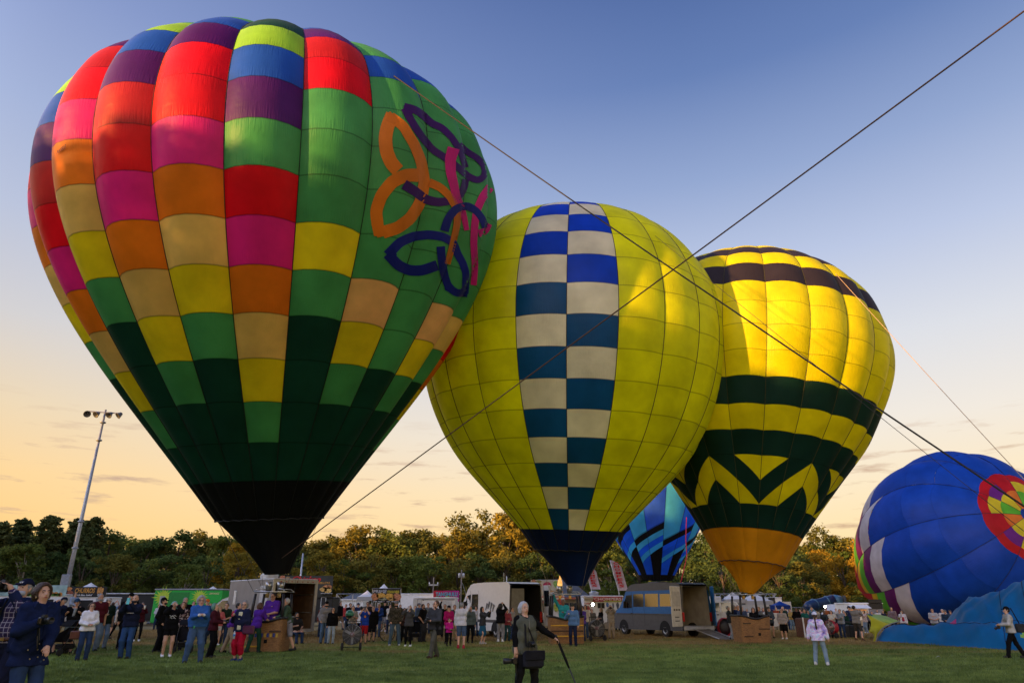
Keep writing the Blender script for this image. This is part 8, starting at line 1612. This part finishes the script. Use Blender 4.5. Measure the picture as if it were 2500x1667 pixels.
# ================================================================ fans, pushchairs, bicycle, deflated cloth, litter
def fan(label, x, y, r, face, ringm=None, tiltx=0, size=1.0):
    g = G(x, y); t = thing('inflation_fan', label, 'fan', (g[0], g[1], 0), R(180 + face), 'inflation fans'); zc = r + .2; k = ringm or M('fan_black', (.015, .015, .016), .5)
    cage = MB()
    for rr in np.linspace(.18, 1, 9): cage.tube([(r * rr * math.cos(a), .14 + .05 * (1 - rr), zc + r * rr * math.sin(a)) for a in np.linspace(0, 2 * math.pi, 25)], .005, 4, 0, False)
    for i in range(12): a = i * math.pi / 6; cage.tube([(0, .2, zc), (r * math.cos(a), .14, zc + r * math.sin(a))], .005, 4, 0, False)
    cage.build('wire_guard', M('wire_grey', (.4, .4, .4), .4, .6), t)
    MB().lathe([(r * .98, -.16), (r * 1.02, -.1), (r * 1.02, .12), (r * .98, .16), (r * .96, .1), (r * .96, -.1), (r * .98, -.16)], 28, 0, 'y', (0, 0, zc)).build('shroud', k, t, True)
    for i in range(3):
        a = i * 2 * math.pi / 3 + .5; ca, sa = math.cos(a), math.sin(a); q = MB(); w2 = r * .13
        q.add([(r * .15 * ca - w2 * sa, -.03, zc + r * .15 * sa + w2 * ca), (r * .9 * ca - w2 * sa, -.05, zc + r * .9 * sa + w2 * ca), (r * .9 * ca + w2 * sa, .05, zc + r * .9 * sa - w2 * ca), (r * .15 * ca + w2 * sa, .03, zc + r * .15 * sa - w2 * ca)], [(0, 1, 2, 3)]); q.build('blade', M('blade_pale', (.42, .42, .38), .5), t)
    MB().lathe([(.07, -.12), (.08, .1), (.05, .16), (0, .17)], 12, 0, 'y', (0, 0, zc)).build('hub', M('hub_red', (.3, .03, .06), .4), t, True)
    MB().box(-.14, -.45, zc - .12, .14, -.15, zc + .16, 0, .03).build('engine', BLK, t)
    fr = MB()
    for s in (-1, 1):
        fr.tube([(s * r * .85, .1, .14), (s * r * .9, .05, zc), (s * r * .85, -.1, zc + r + .12)], .018, 6); fr.tube([(s * r * .85, .1, .14), (s * r * .85, -.5, .1)], .016, 6)
    fr.tube([(-r * .85, -.1, zc + r + .12), (r * .85, -.1, zc + r + .12)], .018, 6); fr.tube([(-r * .9, .1, .13), (r * .9, .1, .13)], .016, 6); fr.build('cart_frame', BLK, t, True)
    for s in (-1, 1): MB().lathe([(.05, -.04), (.13, -.04), (.14, 0), (.13, .04), (.05, .04)], 14, 0, 'x', (s * (r * .95), .1, .14)).build('wheel', TYRE, t, True)
    return t
fan('wheeled inflation fan with wire cage in front of the woman in floral top', 857, 1588, .34, 8); fan('wheeled inflation fan with clear cage beside the beige vest photographer', 1458, 1565, .36, 14); fan('red rimmed fan on its cart behind the tie dye girl', 2034, 1558, .32, -62, M('fan_red', (.4, .015, .03), .4))
def pushchair(label, x, y, face, col):
    g = G(x, y); t = thing('pushchair', label, 'pushchair', (g[0], g[1], 0), R(180 + face), 'pushchairs'); cm = cloth_m(col); fr = MB()
    for s in (-1, 1): fr.tube([(s * .26, .35, .12), (s * .25, .05, .6), (s * .24, -.4, 1.02)], .014, 6); fr.tube([(s * .26, -.3, .14), (s * .25, .05, .6)], .014, 6)
    fr.tube([(-.24, -.4, 1.02), (.24, -.4, 1.02)], .016, 6); fr.tube([(-.26, -.3, .16), (.26, -.3, .16)], .012, 6); fr.tube([(-.25, .28, .35), (.25, .28, .35)], .012, 6); fr.build('frame', BLK, t, True)
    MB().add([(-.22, .3, .42), (.22, .3, .42), (.22, -.05, .4), (-.22, -.05, .4), (-.22, -.22, .85), (.22, -.22, .85), (-.23, .3, .58), (.23, .3, .58)], [(0, 1, 2, 3), (3, 2, 5, 4), (0, 3, 4, 6), (1, 7, 5, 2)]).build('seat', cm, t)
    hd = MB(); n = 8
    for i in range(n):
        a, b = math.pi * (.12 + .62 * i / n), math.pi * (.12 + .62 * (i + 1) / n); p = lambda q: (-.12 - .3 * math.cos(q) * -1 if False else -.2 + .34 * math.cos(q), .78 + .3 * math.sin(q))
        (y0, z0), (y1, z1) = p(a), p(b); hd.quad((-.24, y0, z0), (.24, y0, z0), (.24, y1, z1), (-.24, y1, z1))
    hd.build('hood', cm, t, True); MB().box(-.2, -.25, .2, .2, .2, .36, 0, .03).build('basket_pouch', cloth_m((.02, .02, .02)), t)
    for s in (-1, 1):
        for yy in (.35, -.3): MB().lathe([(.05, -.02), (.11, -.02), (.12, 0), (.11, .02), (.05, .02)], 12, 0, 'x', (s * .27, yy, .12)).build('wheel', TYRE, t, True)
pushchair('black pushchair between the near woman and the woman in white', 152, 1600, -20, (.014, .014, .016)); pushchair('black pushchair behind the blue sweater woman', 446, 1594, 20, (.016, .016, .02)); pushchair('dark pushchair beside the charcoal sweater woman', 1014, 1566, -10, (.014, .014, .016)); pushchair('pushchair with grey blanket beside the camouflage jacket', 982, 1566, 10, (.2, .2, .2))
def child_carrier():
    g = G(857, 1580); t = thing('helmeted_doll_seat', 'green helmet resting on top of the inflation fan handle', 'helmet', AY(853, 1505, g[1] - .05)); MB().blob((0, 0, .1), (.17, .2, .16), 14).build('helmet_shell', M('helmet_green', (.03, .16, .1), .25), t, True); MB().box(-.14, -.2, -.02, .14, .12, .05, 0, .04).build('helmet_rim', BLK, t)
child_carrier()
def bicycle():
    g = G(915, 1566); t = thing('bicycle', 'black bicycle held beside the teenage boy in black', 'bicycle', (g[0], g[1] + .25, 0), R(6)); r = .34
    for x in (-.52, .5):
        o = MB().tube([(x + r * math.cos(a), 0, r + r * math.sin(a)) for a in np.linspace(0, 2 * math.pi, 29)], .02, 6, 0, False).build('wheel', TYRE, t, True); q = MB()
        for i in range(10): a = i * math.pi / 5; q.tube([(x, 0, r), (x + r * math.cos(a), 0, r + r * math.sin(a))], .003, 4, 0, False)
        q.build('spokes', steel, o)
    f = MB(); f.tube([(-.52, 0, r), (-.12, 0, .3), (.32, 0, .72), (-.2, 0, .78), (-.12, 0, .3)], .018, 6); f.tube([(-.52, 0, r), (-.2, 0, .74)], .012, 6); f.tube([(.5, 0, r), (.36, 0, .62), (.31, 0, .85)], .016, 6); f.build('frame', BLK, t, True)
    MB().tube([(.31, -.28, .92), (.33, -.1, .9), (.33, .1, .9), (.31, .28, .92)], .014, 6).build('handlebar', BLK, t, True); MB().box(-.33, -.07, .84, -.08, .07, .89, 0, .02).build('saddle', leather, t); MB().tube([(-.2, 0, .75), (-.2, 0, .86)], .012, 6).build('seat_post', steel, t)
bicycle()
g = G(1967, 1557); t = thing('wicker_basket', 'brown wicker basket on its side next to the woman in teal', 'basket', (g[0], g[1], 0), R(20)); MB().box(-.28, -.3, .02, .28, .35, .95, 0, .06).build('wicker_side', M('wicker_plain', (.14, .055, .025), .6, bump=1, bscale=50, var=.5, scale=30), t); MB().box(-.31, -.34, .0, -.25, -.28, .98, 0, .015).build('edge_board', M('stall_white'), t)
t = thing('spare_burner', 'burner frame with poles lying behind the tie dye girl', 'burner', (g[0] + 1.6, g[1] + .2, 0)); MB().tube([(-.6, 0, .95), (.1, 0, .82), (1.3, .1, .72)], .025, 6).build('pole', leather, t, True); MB().tube([(-.5, .2, .9), (1.3, .3, .66)], .02, 6).build('pole', leather, t, True)
MB().box(.7, -.2, .02, 1.2, .3, .6, 0, .04).build('fuel_tank_crate', darkst, t); MB().box(1.2, -.1, .1, 1.45, .25, .5, 0, .03).build('burner_can', steel, t)
t = thing('duffel_bag', 'dark duffel bag lying below the ramp of the blue van', 'bag', (G(1752, 1553)[0], G(1752, 1553)[1], 0), .3); MB().lathe([(.05, -.42), (.19, -.4), (.21, -.2), (.21, .2), (.19, .4), (.05, .42)], 14, 0, 'x', (0, 0, .2)).build('bag_body', cloth_m((.014, .016, .024)), t, True); MB().tube([(-.15, -.1, .38), (-.1, -.14, .5), (.1, -.14, .5), (.15, -.1, .38)], .015, 5).build('handle', BLK, t, True)
t = thing('red_fan_guard', 'red rimmed fan leaning behind the man in the navy vest', 'fan', (G(1776, 1556)[0], G(1776, 1556)[1] + .3, 0), R(200)); MB().lathe([(.42, -.1), (.45, -.05), (.45, .08), (.42, .12), (.4, .05), (.42, -.1)], 24, 0, 'y', (0, 0, .5)).build('rim', M('fan_red'), t, True); MB().lathe([(.4, .0), (.1, .03), (0, .03)], 24, 0, 'y', (0, 0, .5)).build('guard', M('guard_dark', (.04, .04, .045), .5), t, True); MB().box(-.4, -.2, 0, .4, .25, .06).build('stand', BLK, t)
for lab, x, y in (('scrap of white paper on the grass by the sky blue cloth', 2291, 1606), ('scrap of white paper on the grass before the blue van', 1562, 1563)):
    g = G(x, y); o = MB().add([(-.09, 0, .02), (.03, -.03, .07), (.1, .02, .02), (.02, .06, .06), (-.04, .05, .03)], [(0, 1, 3, 4), (1, 2, 3)]).build('paper_scrap', M('paper', (.6, .6, .6), .8), None, False, (g[0], g[1], 0)); tag(o, lab, 'litter', 'paper scraps')
t = thing('cool_box', 'blue cool box by the green trailer', 'box', (G(352, 1516)[0], G(352, 1516)[1], 0)); MB().box(-.4, -.25, 0, .4, .25, .42, 0, .03).build('tub', M('box_blue', (.01, .06, .4), .4), t); MB().box(-.42, -.27, .42, .42, .27, .5, 0, .03).build('lid', M('box_blue2', (.012, .08, .45), .4), t)
# ---- sky blue envelope collapsing on the grass at the right
def collapsed():
    xs = np.linspace(2134, 2680, 92); yb = np.interp(xs, [2134, 2200, 2300, 2400, 2500, 2680], [1565, 1569, 1576, 1583, 1589, 1600]); Fr = np.array([G(a, b) for a, b in zip(xs, yb)])
    s = np.linspace(0, 1, 92); t = np.linspace(0, 1, 64); D = np.array([.60, .80, 0]); base = Fr[0].copy(); base[2] = 0
    S, T = np.meshgrid(s, t, indexing='ij'); dep = T * 8.5
    # silhouette of the hump read off the photograph, as heights along s
    def sm(x, a, b): q = np.clip((x - a) / (b - a), 0, 1); return q * q * (3 - 2 * q)
    roll = (.66 + .28 * sm(S, 0, .35) + .25 * sm(S, .4, .9)) * np.clip(np.sin(np.clip(dep / 1.9, 0, 1) * math.pi * .62), 0, 1) * (1 - .5 * sm(dep, 1.3, 2.3)) * sm(S, -.02, .05)
    rdg = 4.45; RX = Fr[:, 0] + D[0] * rdg; RY = Fr[:, 1] + D[1] * rdg; hz = np.full(92, 1.5)
    for _ in range(3):   # height of the ridge
        dep_f = RY * CP + (hz - CAMZ) * SP; u_ = 1250 + F * RX / dep_f
        yy = np.interp(u_, [2255, 2300, 2320, 2340, 2362, 2385, 2410, 2432, 2445, 2465, 2500, 2600, 2700], [1560, 1537, 1507, 1482, 1465, 1454, 1449, 1446, 1438, 1428, 1412, 1385, 1370])
        hz = np.array([ZAT(a_, b_) for a_, b_ in zip(yy, RY)])
    hz = np.clip(hz, 0, 6)
    hump = hz[:, None] * np.sin(np.clip((dep - .9) / 7.1, 0, 1) * math.pi) ** .8
    Z = np.maximum(roll, hump) ; Z = Z * sm(1 - T, 0, .08)
    rs = np.random.default_rng(2)
    wr = .035 * np.sin(9 * S * 6.28 + 5 * T + 2 * np.sin(7 * T)) + .03 * np.sin(31 * S + 11 * T + 3 * np.sin(9 * S)) + .022 * np.sin(60 * T + 8 * np.sin(6 * S)) + .05 * np.sin(14 * T + 4 * S) * sm(S, .2, .5)
    wr = wr * 1.0 + .035 * (1 - 2 * abs(np.sin(16 * S + 5 * T + 2.2 * np.sin(5 * T + 9 * S)))) * sm(S, .12, .4) + .025 * (1 - 2 * abs(np.sin(37 * S - 9 * T + 3 * np.sin(8 * T)))) + .02 * (1 - 2 * abs(np.sin(24 * T + 30 * S + 4 * np.sin(13 * S))))
    Z = np.maximum(Z + wr * sm(Z, .02, .5), .015)
    # front lip hangs to the ground
    X = Fr[:, None, 0] + D[0] * dep - base[0]; Y = Fr[:, None, 1] + D[1] * dep - base[1]
    Y = Y + .12 * np.sin(20 * S) * sm(dep, 0, .5) * .3
    V = np.stack([X, Y, Z], -1).reshape(-1, 3); n = 64; f = []; mats = [FAB('cloth_sky', (.012, .16, .42), .34, seam=.85), FAB('cloth_pink', (.55, .05, .25), .35, seam=.85), FAB('cloth_mint', (.35, .6, .12), .4, seam=.85)]; fm = []
    for i in range(91):
        for j in range(63):
            f.append((i * n + j, (i + 1) * n + j, (i + 1) * n + j + 1, i * n + j + 1)); sm_, d_ = s[i], t[j] * 8.5; m = 0
            if .06 < sm_ < .36 and 1.55 + 1.1 * sm_ < d_ < 2.35 + .6 * sm_: m = 1
            if sm_ > .66 and (.35 < d_ < .35 + (sm_ - .64) * 6.0): m = 2
            fm.append(m)
    uv = np.stack([S * 2.2 + T * .5, np.full_like(T, .93)], -1).reshape(-1, 2)
    root = thing('collapsed_balloon', 'sky blue balloon cloth collapsing on the grass with yellow scalloped skirt', 'balloon cloth', base)
    link(bpy.data.objects.new('cloth', uv_mesh('cloth', V, f, uv, mats, None, fm)), root)
    sd = M('seam_dark', (.008, .015, .04), .8); Vg = V.reshape(92, 64, 3)
    for i in (54, 66): MB().tube([tuple(Vg[i, j] + [0, 0, .012]) for j in range(2, 60, 2)], .012, 5).build('seam_tape', sd, root, True)
    MB().tube([tuple(Vg[i, 9] + [0, 0, .012]) for i in range(8, 70, 2)], .01, 5).build('seam_tape', sd, root, True)
    # scalloped skirt at the mouth
    yel, lim, wh = FAB('skirt_yellow', (.72, .66, .02), .45, seam=.9), FAB('skirt_lime', (.45, .68, .16), .45, seam=.9), FAB('skirt_white', (.6, .58, .55), .4)
    def sheet(px, name, mat, nsub=8):
        a, b = np.array(px[0], float), np.array(px[1], float); q = MB(); ns = 14; P = []
        ta = np.linspace(0, 1, len(a)); tb = np.linspace(0, 1, len(b))
        for i in range(ns + 1):
            u = i / ns; pa = np.array([np.interp(u, ta, a[:, k]) for k in range(3)]); pb = np.array([np.interp(u, tb, b[:, k]) for k in range(3)])
            for j in range(nsub + 1): w_ = j / nsub; p = pa * (1 - w_) + pb * w_; P.append(AY(p[0], p[1], p[2] - .35 * math.sin(math.pi * w_) - .05 * math.sin(9 * u + 3 * w_)) - base)
        f = [(i * (nsub + 1) + j, (i + 1) * (nsub + 1) + j, (i + 1) * (nsub + 1) + j + 1, i * (nsub + 1) + j + 1) for i in range(ns) for j in range(nsub)]
        uv = np.stack(np.meshgrid(np.linspace(.2, .8, nsub + 1), np.linspace(0, 2, ns + 1)), -1).reshape(-1, 2)
        link(bpy.data.objects.new(name, uv_mesh(name, np.array(P), f, uv, mat)), root)
    sheet(([(2117, 1500, 36.2), (2127, 1516, 35.6), (2126, 1530, 35.2), (2121, 1541, 35.0), (2132, 1546, 34.8), (2134, 1556, 34.4), (2131, 1565, 34.1)], [(2163, 1521, 36.2), (2176, 1522, 35.6), (2162, 1528, 35.2), (2151, 1537, 34.9), (2144, 1546, 34.6), (2141, 1556, 34.4), (2139, 1566, 34.0)]), 'yellow_skirt', yel)
    sheet(([(2117, 1499, 36.4), (2130, 1499, 37.0), (2148, 1500, 37.6), (2166, 1504, 37.6)], [(2160, 1522, 36.2), (2176, 1521, 36.2), (2188, 1518, 36.4), (2196, 1516, 36.6)]), 'lime_skirt', lim)
    sheet(([(2113, 1496, 36.9), (2121, 1499, 36.6), (2128, 1502, 36.4)], [(2113, 1496, 36.9), (2126, 1498, 36.9), (2133, 1502, 36.6)]), 'blue_corner', mats[0])
    hem = [AY(x, y, Y) - base for x, y, Y in ((2196, 1516, 36.4), (2178, 1521, 35.4), (2162, 1528, 34.9), (2151, 1537, 34.6), (2144, 1547, 34.35), (2141, 1557, 34.15), (2138, 1566, 33.9))]; MB().tube([tuple(p) for p in hem], .025, 6).build('mouth_hem', wh, root, True)
collapsed()
